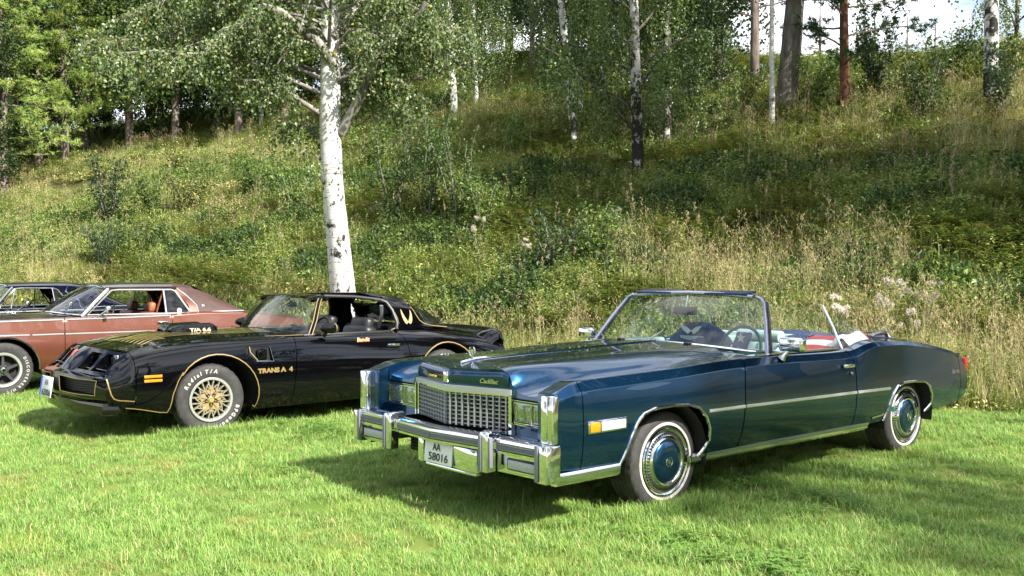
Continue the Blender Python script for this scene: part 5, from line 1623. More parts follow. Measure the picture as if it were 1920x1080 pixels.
    for sg in (1, -1):
        P, N = surf_line(G, [(be, .03), (wr[0] + .25, .03), (wr[0] + .143, .1), (wr[0] + .124, 1), (wr[1] + .114, 2.2), (re + .003, 3)], .004)
        q = MB().tube(P, .009, 6)
        (q if sg > 0 else q.mirrored()).build('vinyl_edge_trim', p.get('metal', M_BRIGHT), root)
        pa = [(ab[0] + .03, sg * (ab[1] + .02), ab[2] - .02), ((ab[0] + at_[0]) / 2 + .02, sg * (ab[1] + at_[1]) / 2 + sg * .015, (ab[2] + at_[2]) / 2), (at_[0] + .02, sg * (at_[1] + .008), at_[2] + .012)]
        MB().tube(pa, .024, 8, squash=(1, .7)).build('windscreen_pillar', p.get('metal', M_BRIGHT), root)
        ztop = zr - .035
        fr = [(ab[0] + .10, sg * .845, ab[2]), (at_[0] + .05, sg * (at_[1] + .02), ztop - .01), (at_[0] + .15, sg * (at_[1] + .025), ztop), (wr[1] - .06, sg * (at_[1] + .02), ztop - .005), (wr[1] + .0, sg * (at_[1] + .03), ztop - .03), (wr[0] + .02, sg * .835, ab[2] + .02), (wr[0] - .03, sg * .848, ab[2])]
        MB().tube(fr, .013, 8, closed=True).build('window_frame', p.get('metal', M_BRIGHT), root)
        MB().sweep([(at_[0] - .02, sg * (at_[1] + .012), zr - .025), (wr[1] + .02, sg * (at_[1] + .012), zr - .02)][::1], [(-.012, -.012), (.012, -.012), (.012, .028), (-.012, .028)]).build('roof_rail', p.get('roof_front', PAINT), root)
        bp = p['b_post']
        MB().tube([(bp[0], sg * .845, ab[2]), (bp[1], sg * (at_[1] + .025), ztop)], .013, 8).build('window_post', p.get('metal', M_BRIGHT), root)
        MB().add([(bp[0], sg * .84, ab[2]), (wr[0], sg * .84, ab[2] + .005), (wr[1], sg * (at_[1] + .022), ztop - .01), (bp[1], sg * (at_[1] + .02), ztop)], [(0, 1, 2, 3)]).build('quarter_window', glass('blue grey side glass', (.55, .63, .68), 1.5, .03), root)
        if p.get('vent'):
            MB().tube([(ab[0] + .28, sg * .845, ab[2]), (at_[0] + .06, sg * (at_[1] + .025), ztop)], .010, 8).build('vent_window_post', M_CHROME, root)
    # rear window
    rw = [(re + .29, -at_[1] + .06, zr + .01), (re + .285, 0, zr + .02), (re + .29, at_[1] - .06, zr + .01), (be - .05, .72, ab[2] + .05), (be - .02, 0, ab[2] + .06), (be - .05, -.72, ab[2] + .05)]
    MB().add(rw, [(0, 1, 4, 5), (1, 2, 3, 4)]).build('rear_window', M_GLASS, root)
    D = Surf([(be - .1, [(.83, ab[2] + .0), (.5, ab[2] + .035), (0, ab[2] + .045)]), (L1, [(.78, .90), (.5, .925), (0, .935)])])
    panel_obj('boot_lid', join_sym(panel(D, [(be - .06, 0), (L1, 0), (L1, 2), (be - .04, 2)])), PAINT, root)
    # interior
    TR = p['trim']
    MB().box((1.7, 0, .40), (2.4, 1.76, .04)).build('floor_pan', M_DARK, root)
    MB().rbox((1.15, 0, .93), (.40, 1.60, .16), .05).build('dashboard', M_BLACK_VINYL, root)
    sw = MB().tube([(1.42 + .06 * math.sin(a), .40 + .19 * math.cos(a), .98 + .16 * math.sin(a)) for a in np.linspace(0, 2 * math.pi, 25)[:-1]], .012, 8, closed=True).build('steering_wheel', M_BLACK_VINYL, root)
    MB().box((1.41, .40, .97), (.02, .35, .03)).build('steering_spoke', M_BLACK_VINYL, sw)
    for v in (.42, -.42):
        s1 = MB().rbox((1.93, v, .76), (.18, .66, .52), .06, 4, rot=(0, .15, 0)).build('front_seat', TR, root)
        MB().rbox((1.985, v, 1.085), (.11, .30, .15), .045, 3, rot=(0, .1, 0)).build('head_rest', TR, s1)
        MB().rbox((1.66, v, .50), (.56, .66, .16), .05, 3).build('seat_cushion', TR, s1)
    MB().rbox((2.72, 0, .80), (.18, 1.50, .42), .06, 4, rot=(0, .2, 0)).build('rear_seat', TR, root)
    for d, sg in zip(doors, (1, -1)):
        MB().rbox((2.0, sg * .985, .890), (.15, .022, .030), .008).build('handle', M_CHROME, d)
        MB().lathe([(0, .010), (.013, .010), (.014, 0)], (2.045, sg * .985, .845), 'v', 14).build('lock', M_CHROME, d)
        MB().box((1.42, sg * .86, .70), (1.35, .03, .52)).build('door_inner_panel', TR, d)
        m_ = MB().rbox((1.25, sg * 1.045, 1.085), (.045, .15, .095), .012).build('wing_mirror', M_CHROME, d)
        MB().tube([(1.14, sg * .96, .985), (1.19, sg * 1.0, 1.03), (1.24, sg * 1.03, 1.07)], .014, 8).build('mirror_stem', M_CHROME, m_)
    ub = MB().box((-.62, 0, .50), (.60, 1.50, .26)).box((1.4, 0, .42), (1.9, 1.82, .2)).box((L1 - .5, 0, .52), (.7, 1.7, .3)).box((1.5, 0, .52), (4.4, 1.2, .34)); ub.build('underbody', M_DARK, root)
    for uc in (.02, wb):
        for sg in (1, -1):
            prof = [(uc + .43 * math.cos(a), .345 + .42 * math.sin(a)) for a in np.linspace(-.2, math.pi + .2, 13)]
            MB().add([(q[0], sg * .60, q[1]) for q in prof] + [(q[0], sg * .965, q[1]) for q in prof], [(i, i + 1, i + 14, i + 13) for i in range(12)] + [tuple(range(13))]).build('wheel_well', M_DARK, root)
    def fill(w):
        ty = tyre_mesh(.362, .23, .215).build('tyre', M_RUBBER, w)
        lt = MB(); text_arc(lt, 'DISCOVERER H/T', .048, (0, 0, 0), .272, R(35), bold=.001, face=.006, spacing=.016)
        o = lt.build('white_lettering', M_WHITE_LETTER, ty); o['kind'] = 'stuff'
        rim = MB().lathe([(.217, -.012), (.222, .006), (.216, .012), (.19, .008), (.182, -.012), (.178, -.04)], (0, 0, 0), 'v', 56).build('rim', bsdf('polished rim', (.80, .80, .80), .3, .8), w)
        MB().lathe([(.178, -.04), (.175, -.09), (0, -.10)], (0, 0, 0), 'v', 32).build('brake_drum', M_DARK, rim)
        for k in range(5):
            a = 2 * math.pi * k / 5 + .35; c_, s_ = math.cos(a), math.sin(a)
            q = [(.03, .022), (.17, .012), (.18, .0), (.17, -.012), (.03, -.022)]
            MB().add([(x * c_ - y * s_, .0, x * s_ + y * c_) for x, y in q] + [(x * c_ - y * 1.3 * s_, -.04, x * s_ + y * 1.3 * c_) for x, y in q], [(0, 1, 2, 3, 4), (0, 1, 6, 5), (1, 2, 7, 6), (2, 3, 8, 7), (3, 4, 9, 8)]).build('spoke', bsdf('dark grey spoke', (.09, .09, .10), .35, .6), rim)
            MB().lathe([(0, .012), (.010, .012), (.012, -.005)], (.055 * math.cos(a + .6), 0, .055 * math.sin(a + .6)), 'v', 10).build('wheel_nut', M_CHROME, rim)
        MB().lathe([(0, .03), (.02, .03), (.032, .02), (.036, -.005), (.07, -.008)], (0, 0, 0), 'v', 24).build('centre_cap', M_CHROME, rim)
    w0 = wheel_root(root, (0, .935, .338), 1); fill(w0)
    for u, sg in ((0, -1), (wb, 1), (wb, -1)):
        w = wheel_root(root, (u, .93 * sg, .338), sg); copy_parts(w0, w)
    return root

BROWN = car_paint('copper brown paint', (0.110, 0.029, 0.015), (0.155, 0.047, 0.026), 0.35, 0.34)
BROWN_HOOD = car_paint('dark brown top paint', (0.018, 0.008, 0.007), (0.03, 0.016, 0.012), 0.3, 0.3)
VINYL = noise_color(bsdf('brown vinyl roof', (0.05, 0.021, 0.016), 0.6), 8, (0.040, 0.017, 0.013), (0.064, 0.028, 0.022), bump=0.25, bump_scale=220)
TAN = noise_color(bsdf('tan leather', (0.28, 0.10, 0.045), 0.5), 20, (0.24, 0.08, 0.035), (0.32, 0.12, 0.06))
brown = build_hardtop((-7.03, 13.249, 0), R(37), 'copper brown hardtop coupe with brown vinyl rear roof, left of the black coupe', BROWN, VINYL,
    dict(wb=2.95, tail=4.15, a_base=(.93, .83, 1.005), a_top=(1.34, .635, 1.345), roof_end=2.26, win_rear=(2.40, 2.27), b_post=(2.085, 2.10), back_end=3.22, trim=TAN, hood=BROWN_HOOD, roof_front=BROWN_HOOD))
# stickers, guitar-like strap of tan leather and badge seen on the brown car
MB().box((1.09, .60, 1.055), (.004, .12, .07), rot=(0, -.75, .25)).build('yellow_sticker', bsdf('yellow sticker', (.72, .72, .05), .5), brown)
MB().lathe([(0, .004), (.032, .004), (.032, 0)], (2.27, .832, 1.045), 'v', 20).build('round_sticker', M_CLOTH_W, brown)
MB().tube([(1.98, .66, .92), (2.02, .66, 1.08), (2.10, .62, 1.30)], .035, 8, squash=(.3, 1)).build('shoulder_belt', TAN, brown)
txt = MB(); text_on(txt, 'M', .05, (2.60, .815, 1.09), (1, 0, 0), (0, -.4, 1), bold=.003); txt.build('roof_badge', M_CHROME, brown)
NAVY = car_paint('navy black paint', (0.0015, 0.003, 0.010), (0.003, 0.005, 0.015), 0.0, 0.3, 0.01, 0.0)
dark = build_hardtop((-9.25, 15.55, 0), R(37), 'dark navy coupe at the left edge, mostly hidden behind the brown car', NAVY, NAVY,
    dict(wb=2.8, tail=3.9, a_base=(.78, .82, 1.005), a_top=(1.10, .63, 1.335), roof_end=1.95, win_rear=(1.95, 1.78), b_post=(1.72, 1.70), back_end=2.85, trim=M_BLACK_VINYL, vent=True, metal=M_CHROME))
MB().tube([(-.05, -.55, .98), (-.04, -.55, 1.60)], .003, 5).build('aerial', M_CHROME, brown)
# ------------------------------------------------------------------ plants
def leaf_mat(name, base, var=0.35, transl=0.32, rough=0.5, patch=None, spec=0.35):
    """foliage: colour attribute of the mesh times a per-plant variation; part of the light passes through"""
    m = bpy.data.materials.new(name); m.use_nodes = True
    nt = m.node_tree; b = nt.nodes['Principled BSDF']; out = nt.nodes['Material Output']
    at = nt.nodes.new('ShaderNodeAttribute'); at.attribute_name = 'Col'
    mul = nt.nodes.new('ShaderNodeMixRGB'); mul.blend_type = 'MULTIPLY'; mul.inputs['Fac'].default_value = 1.0
    mul.inputs['Color2'].default_value = (*base, 1)
    nt.links.new(at.outputs['Color'], mul.inputs['Color1'])
    oi = nt.nodes.new('ShaderNodeObjectInfo')
    mr = nt.nodes.new('ShaderNodeMapRange'); mr.inputs['To Min'].default_value = 1 - var; mr.inputs['To Max'].default_value = 1 + var
    nt.links.new(oi.outputs['Random'], mr.inputs['Value'])
    hsv = nt.nodes.new('ShaderNodeHueSaturation')
    nt.links.new(mul.outputs['Color'], hsv.inputs['Color']); nt.links.new(mr.outputs['Result'], hsv.inputs['Value'])
    src = hsv.outputs['Color']
    if patch:
        n = nt.nodes.new('ShaderNodeTexNoise'); n.inputs['Scale'].default_value = patch[0]; n.inputs['Detail'].default_value = 3
        geo = nt.nodes.new('ShaderNodeNewGeometry')
        nt.links.new(geo.outputs['Position'], n.inputs['Vector'])
        r = nt.nodes.new('ShaderNodeMapRange'); r.inputs['From Min'].default_value = patch[2]; r.inputs['From Max'].default_value = patch[3]
        nt.links.new(n.outputs['Fac'], r.inputs['Value'])
        mx = nt.nodes.new('ShaderNodeMixRGB'); mx.blend_type = 'MULTIPLY'; mx.inputs['Color2'].default_value = (*patch[1], 1)
        nt.links.new(r.outputs['Result'], mx.inputs['Fac']); nt.links.new(src, mx.inputs['Color1']); src = mx.outputs['Color']
    nt.links.new(src, b.inputs['Base Color'])
    b.inputs['Roughness'].default_value = rough; b.inputs['Specular IOR Level'].default_value = spec
    tr = nt.nodes.new('ShaderNodeBsdfTranslucent'); nt.links.new(src, tr.inputs['Color'])
    ms = nt.nodes.new('ShaderNodeMixShader'); ms.inputs['Fac'].default_value = transl
    nt.links.new(b.outputs['BSDF'], ms.inputs[1]); nt.links.new(tr.outputs['BSDF'], ms.inputs[2])
    nt.links.new(ms.outputs['Shader'], out.inputs['Surface'])
    return m

class LM:
    """leaf mesh collector: triangles and quads with a colour each"""
    def __init__(s): s.v = []; s.f = []; s.c = []
    def quad(s, a, b, c, d, col): o = len(s.v); s.v += [a, b, c, d]; s.f.append((o, o + 1, o + 2, o + 3)); s.c.append(col)
    def tri(s, a, b, c, col): o = len(s.v); s.v += [a, b, c]; s.f.append((o, o + 1, o + 2)); s.c.append(col)
    def mesh(s, name, mats):
        me = bpy.data.meshes.new(name)
        me.from_pydata([tuple(p) for p in s.v], [], s.f)
        ca = me.color_attributes.new('Col', 'FLOAT_COLOR', 'CORNER')
        buf = []
        for f, c in zip(s.f, s.c): buf += [c[0], c[1], c[2], 1.0] * len(f)
        ca.data.foreach_set('color', buf)
        me.polygons.foreach_set('use_smooth', [False] * len(me.polygons))
        for m in mats: me.materials.append(m)
        return me
    def leaf(s, p, d, n, L, W, col, fold=.25):
        """rhombic leaf from p along d, folded a little about its midrib"""
        d = d.normalized(); sd = d.cross(n)
        if sd.length < 1e-4: sd = d.orthogonal()
        sd.normalize(); up = sd.cross(d)
        tip = p + d * L; m = p + d * (L * .45)
        s.tri(p, m + sd * W / 2 + up * (W * fold), tip, col); s.tri(p, tip, m - sd * W / 2 + up * (W * fold), (col[0] * .93, col[1] * .93, col[2] * .93))
    def blade(s, p, az, h, w, lean, col, seg=2, droop=0.0):
        d = Vector((math.cos(az), math.sin(az), 0)); sd = Vector((-math.sin(az), math.cos(az), 0))
        pr = None
        for i in range(seg + 1):
            q = i / seg
            c = p + d * (lean * q * q) + Vector((0, 0, h * q - droop * q ** 3))
            ww = w * (1 - q) * .5 + .0004
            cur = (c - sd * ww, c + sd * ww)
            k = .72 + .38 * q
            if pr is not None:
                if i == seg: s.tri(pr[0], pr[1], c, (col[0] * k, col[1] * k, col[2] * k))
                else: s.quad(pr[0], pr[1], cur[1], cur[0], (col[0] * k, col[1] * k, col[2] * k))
            pr = cur

rg = random.Random(77)
def jit(c, a, r=rg): 
    k = 1 + r.uniform(-a, a); return (c[0] * k * (1 + r.uniform(-a, a) * .4), c[1] * k, c[2] * k * (1 + r.uniform(-a, a) * .4))
def rdir(r=rg):
    z = r.uniform(-1, 1); a = r.uniform(0, 2 * math.pi); q = math.sqrt(1 - z * z)
    return Vector((q * math.cos(a), q * math.sin(a), z))

def lib_collection(name, meshes):
    c = bpy.data.collections.new(name)
    for i, me in enumerate(meshes):
        c.objects.link(bpy.data.objects.new('%02d_%s' % (i, me.name.split('.')[0]), me))     # collections list their members by name
    return c

def scatter(name, label, cat, coll, n_var, pts, rots, scales, idx):
    """one 'stuff' object: plants instanced on points by geometry nodes"""
    me = bpy.data.meshes.new(name)
    me.from_pydata(pts, [], [])
    a = me.attributes.new('rot', 'FLOAT_VECTOR', 'POINT'); a.data.foreach_set('vector', [q for r in rots for q in r])
    a = me.attributes.new('sc', 'FLOAT_VECTOR', 'POINT'); a.data.foreach_set('vector', [q for r in scales for q in r])
    a = me.attributes.new('idx', 'INT', 'POINT'); a.data.foreach_set('value', idx)
    o = link(name, me)
    ng = bpy.data.node_groups.new(name, 'GeometryNodeTree')
    ng.interface.new_socket('Geometry', in_out='INPUT', socket_type='NodeSocketGeometry')
    ng.interface.new_socket('Geometry', in_out='OUTPUT', socket_type='NodeSocketGeometry')
    gi = ng.nodes.new('NodeGroupInput'); go = ng.nodes.new('NodeGroupOutput')
    ci = ng.nodes.new('GeometryNodeCollectionInfo'); ci.inputs['Collection'].default_value = coll
    ci.inputs['Separate Children'].default_value = True; ci.inputs['Reset Children'].default_value = True
    ip = ng.nodes.new('GeometryNodeInstanceOnPoints'); ip.inputs['Pick Instance'].default_value = True
    def na(nm, ty):
        n = ng.nodes.new('GeometryNodeInputNamedAttribute'); n.data_type = ty; n.inputs['Name'].default_value = nm; return n
    e = ng.nodes.new('FunctionNodeEulerToRotation')
    r_ = na('rot', 'FLOAT_VECTOR'); s_ = na('sc', 'FLOAT_VECTOR'); i_ = na('idx', 'INT')
    ng.links.new(gi.outputs[0], ip.inputs['Points']); ng.links.new(ci.outputs[0], ip.inputs['Instance'])
    ng.links.new(i_.outputs['Attribute'], ip.inputs['Instance Index'])
    ng.links.new(r_.outputs['Attribute'], e.inputs[0]); ng.links.new(e.outputs[0], ip.inputs['Rotation'])
    ng.links.new(s_.outputs['Attribute'], ip.inputs['Scale'])
    ng.links.new(ip.outputs['Instances'], go.inputs[0])
    md = o.modifiers.new('scatter', 'NODES'); md.node_group = ng
    tag(o, label, cat, kind='stuff')
    return o

# ---- materials
ML_LAWN = leaf_mat('lawn grass', (1, 1, 1), .16, .30, .45, patch=(1.5, (1.14, 1.0, .92), .5, .72), spec=.3)
ML_GRASS = leaf_mat('tall grass', (1, 1, 1), .25, .30, .55)
ML_LEAF = leaf_mat('broad leaves', (1, 1, 1), .28, .34, .45)
ML_BIRCH = leaf_mat('birch leaves', (1, 1, 1), .10, .34, .38, spec=.5)
ML_NEEDLE = leaf_mat('pine needles', (1, 1, 1), .14, .15, .5)
ML_FLUFF = leaf_mat('seed fluff', (1, 1, 1), .08, .3, .9)
G_LAWN = (.205, .362, .075); G_LAWN2 = (.300, .415, .115); STRAW = (.62, .54, .29); G_TALL = (.275, .345, .080); G_WEED = (.165, .235, .052); G_DARK = (.060, .108, .030); G_YEL = (.42, .40, .13)

# ---- short lawn
def lawn_tuft(n, rad, hmin, hmax, seed):
    r = random.Random(seed); L = LM()
    for _ in range(n):
        a = r.uniform(0, 6.283); q = rad * math.sqrt(r.random())
        c = jit(G_LAWN if r.random() < .72 else G_LAWN2, .22, r)
        if r.random() < .05: c = jit(STRAW, .2, r)
        h = r.uniform(hmin, hmax)
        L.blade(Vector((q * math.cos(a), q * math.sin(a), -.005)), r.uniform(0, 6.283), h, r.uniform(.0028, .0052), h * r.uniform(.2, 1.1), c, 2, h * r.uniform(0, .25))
    return L.mesh('lawn_tuft', [ML_LAWN])
def clover(seed):
    r = random.Random(seed); L = LM()
    for k in range(26):
        a = r.uniform(0, 6.283); q = .10 * math.sqrt(r.random()); z = r.uniform(.025, .05); p = Vector((q * math.cos(a), q * math.sin(a), z)); g = r.uniform(0, 2)
        for j in range(3):
            L.leaf(p, Vector((math.cos(g + j * 2.09), math.sin(g + j * 2.09), .15)), Vector((0, 0, 1)), .016, .015, jit((.14, .27, .05), .2, r), .1)
    return L.mesh('clover', [ML_LAWN])
def dry_tuft(seed):
    r = random.Random(seed); L = LM()
    for _ in range(80):
        a = r.uniform(0, 6.283); q = .13 * math.sqrt(r.random()); h = r.uniform(.02, .05)
        L.blade(Vector((q * math.cos(a), q * math.sin(a), 0)), r.uniform(0, 6.283), h, .004, h * r.uniform(.8, 2.0), jit((.42, .37, .14) if r.random() < .6 else G_LAWN2, .2, r), 2)
    return L.mesh('dry_tuft', [ML_LAWN])
lawn_lib = lib_collection('lawn_tufts', [lawn_tuft(130, .11, .026, .064, k) for k in range(6)] + [lawn_tuft(26, .07, .07, .13, 20 + k) for k in range(2)] + [clover(40), dry_tuft(41)])
def build_lawn():
    r = random.Random(5); pts, rots, scs, idx = [], [], [], []
    def add(x, y, i, s):
        pts.append((x, y, gz(x, y))); rots.append((r.uniform(-.1, .1), r.uniform(-.1, .1), r.uniform(0, 6.283))); scs.append((s, s, s * r.uniform(.8, 1.15))); idx.append(i)
    y = 4.3
    while y < 26:
        dens = 95 if y < 7 else (70 if y < 9.5 else (45 if y < 13 else 24))
        half = .66 * y + 1.0
        n = int(2 * half * .25 * dens)
        for _ in range(n):
            x = r.uniform(-half, half); yy = y + r.random() * .25
            s_, _r = sr(x, yy)
            if s_ > .35: continue
            pn = math.sin(x * 1.7 + 1.3 * math.sin(yy * 1.1)) * math.sin(yy * 1.9 + 1.1 * math.sin(x * .8)) + .5 * math.sin(x * 4.1 + yy * 3.3)
            u = r.random(); i = r.randrange(6)
            if pn > .7 and u < .22: i = 9
            elif pn < -.75 and u < .4: i = 8
            elif u > .95: i = 6 + r.randrange(2)
            add(x, yy, i, r.uniform(.8, 1.2) * (1 if y < 9.5 else 1.25) * (1 + .18 * pn * (-1)))
        y += .25
    for (cx, cy, ca) in ((.419, 7.243, .707), (-3.556, 10.334, R(41.5))):          # longer blades the mower leaves round the tyres
        for (u, v) in ((0, 1.02), (3.208 if cx > 0 else 2.89, 1.02), (0, -1.0), (-.25, .95), (.28, 1.0), (3.5, 1.0)):
            for _ in range(46):
                uu = u + r.uniform(-.26, .26); vv = v + r.uniform(-.05, .12)
                add(cx + uu * math.cos(ca) + vv * math.sin(ca), cy + uu * math.sin(ca) - vv * math.cos(ca), 6 + r.randrange(2), r.uniform(.7, 1.15))
    scatter('lawn_grass', 'short bright green mown grass covering the flat lawn', 'grass', lawn_lib, 8, pts, rots, scs, idx)
build_lawn()

# ---- tall grass, weeds, ferns of the bank
def tall_tuft(n, rad, hmin, hmax, cols, seed, heads=0):
    r = random.Random(seed); L = LM()
    for k in range(n):
        a = r.uniform(0, 6.283); q = rad * math.sqrt(r.random()); c = jit(cols[r.randrange(len(cols))], .2, r); h = r.uniform(hmin, hmax)
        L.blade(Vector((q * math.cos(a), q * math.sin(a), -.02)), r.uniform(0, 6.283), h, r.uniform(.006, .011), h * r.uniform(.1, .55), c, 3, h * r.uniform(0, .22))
    for k in range(heads):
        a = r.uniform(0, 6.283); q = rad * math.sqrt(r.random()); h = r.uniform(hmax * .95, hmax * 1.35); az = r.uniform(0, 6.283); c = jit(STRAW, .2, r)
        p = Vector((q * math.cos(a), q * math.sin(a), 0)); ln = h * r.uniform(.05, .25)
        L.blade(p, az, h, .004, ln, c, 3)
        tip = p + Vector((math.cos(az) * ln, math.sin(az) * ln, h))
        for j in range(7):
            o = tip - Vector((math.cos(az) * .02, math.sin(az) * .02, .02)) * j
            L.leaf(o, rdir(r) + Vector((0, 0, 1.2)), rdir(r), r.uniform(.03, .06), .012, jit((.46, .38, .20), .15, r))
    return L.mesh('grass_tuft', [ML_GRASS])
def weed(n_st, hmin, hmax, cols, seed, leaf=(.05, .10), wr=.45, rad=.12, spike=False):
    r = random.Random(seed); L = LM()
    for k in range(n_st):
        a = r.uniform(0, 6.283); p = Vector((rad * r.random() * math.cos(a), rad * r.random() * math.sin(a), 0)); h = r.uniform(hmin, hmax); az = r.uniform(0, 6.283); ln = h * r.uniform(.05, .4)
        c0 = cols[r.randrange(len(cols))]
        L.blade(p, az, h, .012, ln, (c0[0] * .8, c0[1] * .7, c0[2] * .8), 3)
        m = int(h / .035)
        for j in range(m):
            q = (j + .5) / m
            o = p + Vector((math.cos(az) * ln * q * q, math.sin(az) * ln * q * q, h * q)); g = j * 2.4 + k
            d = Vector((math.cos(g), math.sin(g), r.uniform(-.2, .6))); l = r.uniform(*leaf) * (1.15 - .6 * q)
            L.leaf(o, d, Vector((0, 0, 1)) + rdir(r) * .5, l, l * wr, jit(c0, .25, r))
        if spike:
            for j in range(16):
                o = p + Vector((math.cos(az) * ln, math.sin(az) * ln, h - .008 * j)); L.leaf(o, rdir(r) + Vector((0, 0, .8)), rdir(r), .045, .018, jit((.33, .27, .16), .25, r))
    return L.mesh('weed', [ML_LEAF])
def fern(seed, col):
    r = random.Random(seed); L = LM()
    for k in range(9):
        az = k * .7 + r.uniform(-.2, .2); ln = r.uniform(.35, .6); h = r.uniform(.35, .55)
        for j in range(14):
            q = (j + 1) / 14
            o = Vector((math.cos(az) * ln * q, math.sin(az) * ln * q, h * (1.6 * q - .95 * q * q))); w = .14 * (1 - q) + .02
            for sg in (1, -1):
                L.leaf(o, Vector((-math.sin(az) * sg, math.cos(az) * sg, .1)) + Vector((math.cos(az), math.sin(az), 0)) * .4, Vector((0, 0, 1)), w, .026, jit(col, .15, r))
    return L.mesh('fern', [ML_LEAF])
def cover(seed, cols, n=150, rad=.42, hgt=.35, leaf=(.05, .10)):
    r = random.Random(seed); L = LM()
    for k in range(n):
        a = r.uniform(0, 6.283); q = rad * math.sqrt(r.random()); z = hgt * (1 - (q / rad) ** 2) * r.uniform(.35, 1.0) + .03
        l = r.uniform(*leaf)
        L.leaf(Vector((q * math.cos(a), q * math.sin(a), z)), rdir(r) + Vector((0, 0, .3)), Vector((0, 0, 1)) + rdir(r) * .6, l, l * .62, jit(cols[r.randrange(len(cols))], .28, r))
    return L.mesh('ground_cover', [ML_LEAF])
grass_lib = lib_collection('bank_grass', [tall_tuft(34, .16, .30, .70, [G_TALL, G_TALL, G_YEL], 1), tall_tuft(34, .16, .35, .75, [G_TALL, STRAW, G_YEL], 2, 3), tall_tuft(30, .16, .40, .85, [STRAW, STRAW, G_TALL], 3, 6), tall_tuft(26, .14, .40, .80, [STRAW, (.36, .30, .13)], 4, 8), tall_tuft(34, .18, .25, .50, [G_WEED, G_TALL], 5), tall_tuft(46, .22, .12, .34, [(.50, .42, .21), (.38, .31, .16), G_TALL], 6, 2)])
weed_lib = lib_collection('bank_weeds', [weed(5, .35, .75, [G_WEED, G_TALL], 1), weed(4, .4, .9, [G_TALL, G_YEL], 2, (.05, .11), .35), weed(5, .3, .6, [G_DARK, G_WEED], 3, (.06, .12), .6), weed(3, .6, 1.0, [(.12, .16, .04)], 4, (.05, .09), .25, spike=True), fern(5, (.13, .19, .03)), fern(6, (.20, .20, .04)), cover(7, [G_WEED, G_DARK]), cover(8, [G_WEED, G_TALL, G_WEED], 170, .42, .33, (.04, .085)), cover(9, [(.20, .26, .06), G_YEL, (.34, .31, .13)], 150, .4, .20, (.035, .07)), cover(10, [G_DARK, (.05, .09, .03)], 170, .45, .5)])
def build_bank():
    r = random.Random(9)
    G = [[], [], [], []]; W = [[], [], [], []]
    def put(T, x, y, i, s, tilt=.12):
        T[0].append((x, y, gz(x, y) - .01)); T[1].append((r.uniform(-tilt, tilt), r.uniform(-tilt, tilt), r.uniform(0, 6.283))); T[2].append((s, s, s * r.uniform(.85, 1.2))); T[3].append(i)
    def patch(x, y, f, o): return math.sin(x * f + o) * math.sin(y * f * 1.2 + o * 2.1) + .5 * math.sin((x + y) * f * 2.3 + o)
    N = 92000
    for _ in range(N):
        # sample evenly in the picture rather than on the ground
        d = 10.5 + (58 - 10.5) * r.random() ** 1.25
        x = d * r.uniform(-.84, .70); y = d
        s, rr = sr(x, y)
        if s < -.15: continue
        c = float(CREST(max(-90, min(40, rr))))
        if s > c + 7: continue
        left = rr < -24  # yellowish low cover on this side, plant colours kept paler to paint in sunlight
        edge = s < 1.9
        dry = max(0.0, min(1.0, (x - 2.5) / 4.0))
        if s > .2 and left and 9 < s < 14 and patch(x, y, .35, 1.2) > .55 and x < -13: continue          # bare earth
        u = r.random()
        if edge:
            if r.random() < .40: continue
            if u < .58: put(G, x, y, r.choice([1, 2, 3, 3, 1, 2]) if r.random() < .18 + .5 * dry else r.choice([0, 4, 0, 1, 4, 0]), r.uniform(.62, .98) * (.75 if s < .3 else 1))
            else: put(W, x, y, r.choice([0, 1, 2, 7, 1, 8, 0]) if r.random() > .05 else 3, r.uniform(.6, 1.1))
        else:
            pa = patch(x, y, .42, .3); pb = patch(x, y, .25, 2.0); pc = patch(x, y, .8, 4.1)
            if u < (.46 if not left else .34) + .26 * pa:
                put(G, x, y, (r.choice([5, 5, 1, 2]) if left and s < 15 and r.random() < .55 else 5 if pc > .45 and r.random() < .75 else (r.choice([0, 0, 4, 4, 5]) if pb < .25 else r.choice([1, 2, 0, 5]))), r.uniform(.55, 1.0))
            elif left and s < 17:
                put(W, x, y, r.choice([8, 8, 7, 8, 8, 0]) if pb > -.4 else r.choice([6, 7, 8, 8, 7]), r.uniform(.8, 1.35))
            else:
                put(W, x, y, (3 if r.random() < .02 else (r.choice([6, 9, 2, 6]) if pc < -.4 else (r.choice([7, 1, 0, 7]) if pc < .25 else r.choice([4, 8, 5, 1])))) if pb < .5 else r.choice([4, 5, 5, 1, 8, 7, 7]), r.uniform(.75, 1.4))
    scatter('bank_grass', 'tall uneven green and straw grass growing over the bank', 'grass', grass_lib, 5, *G)
    scatter('bank_undergrowth', 'dense low weeds, ferns and leafy ground cover on the bank', 'undergrowth', weed_lib, 10, *W)
build_bank()
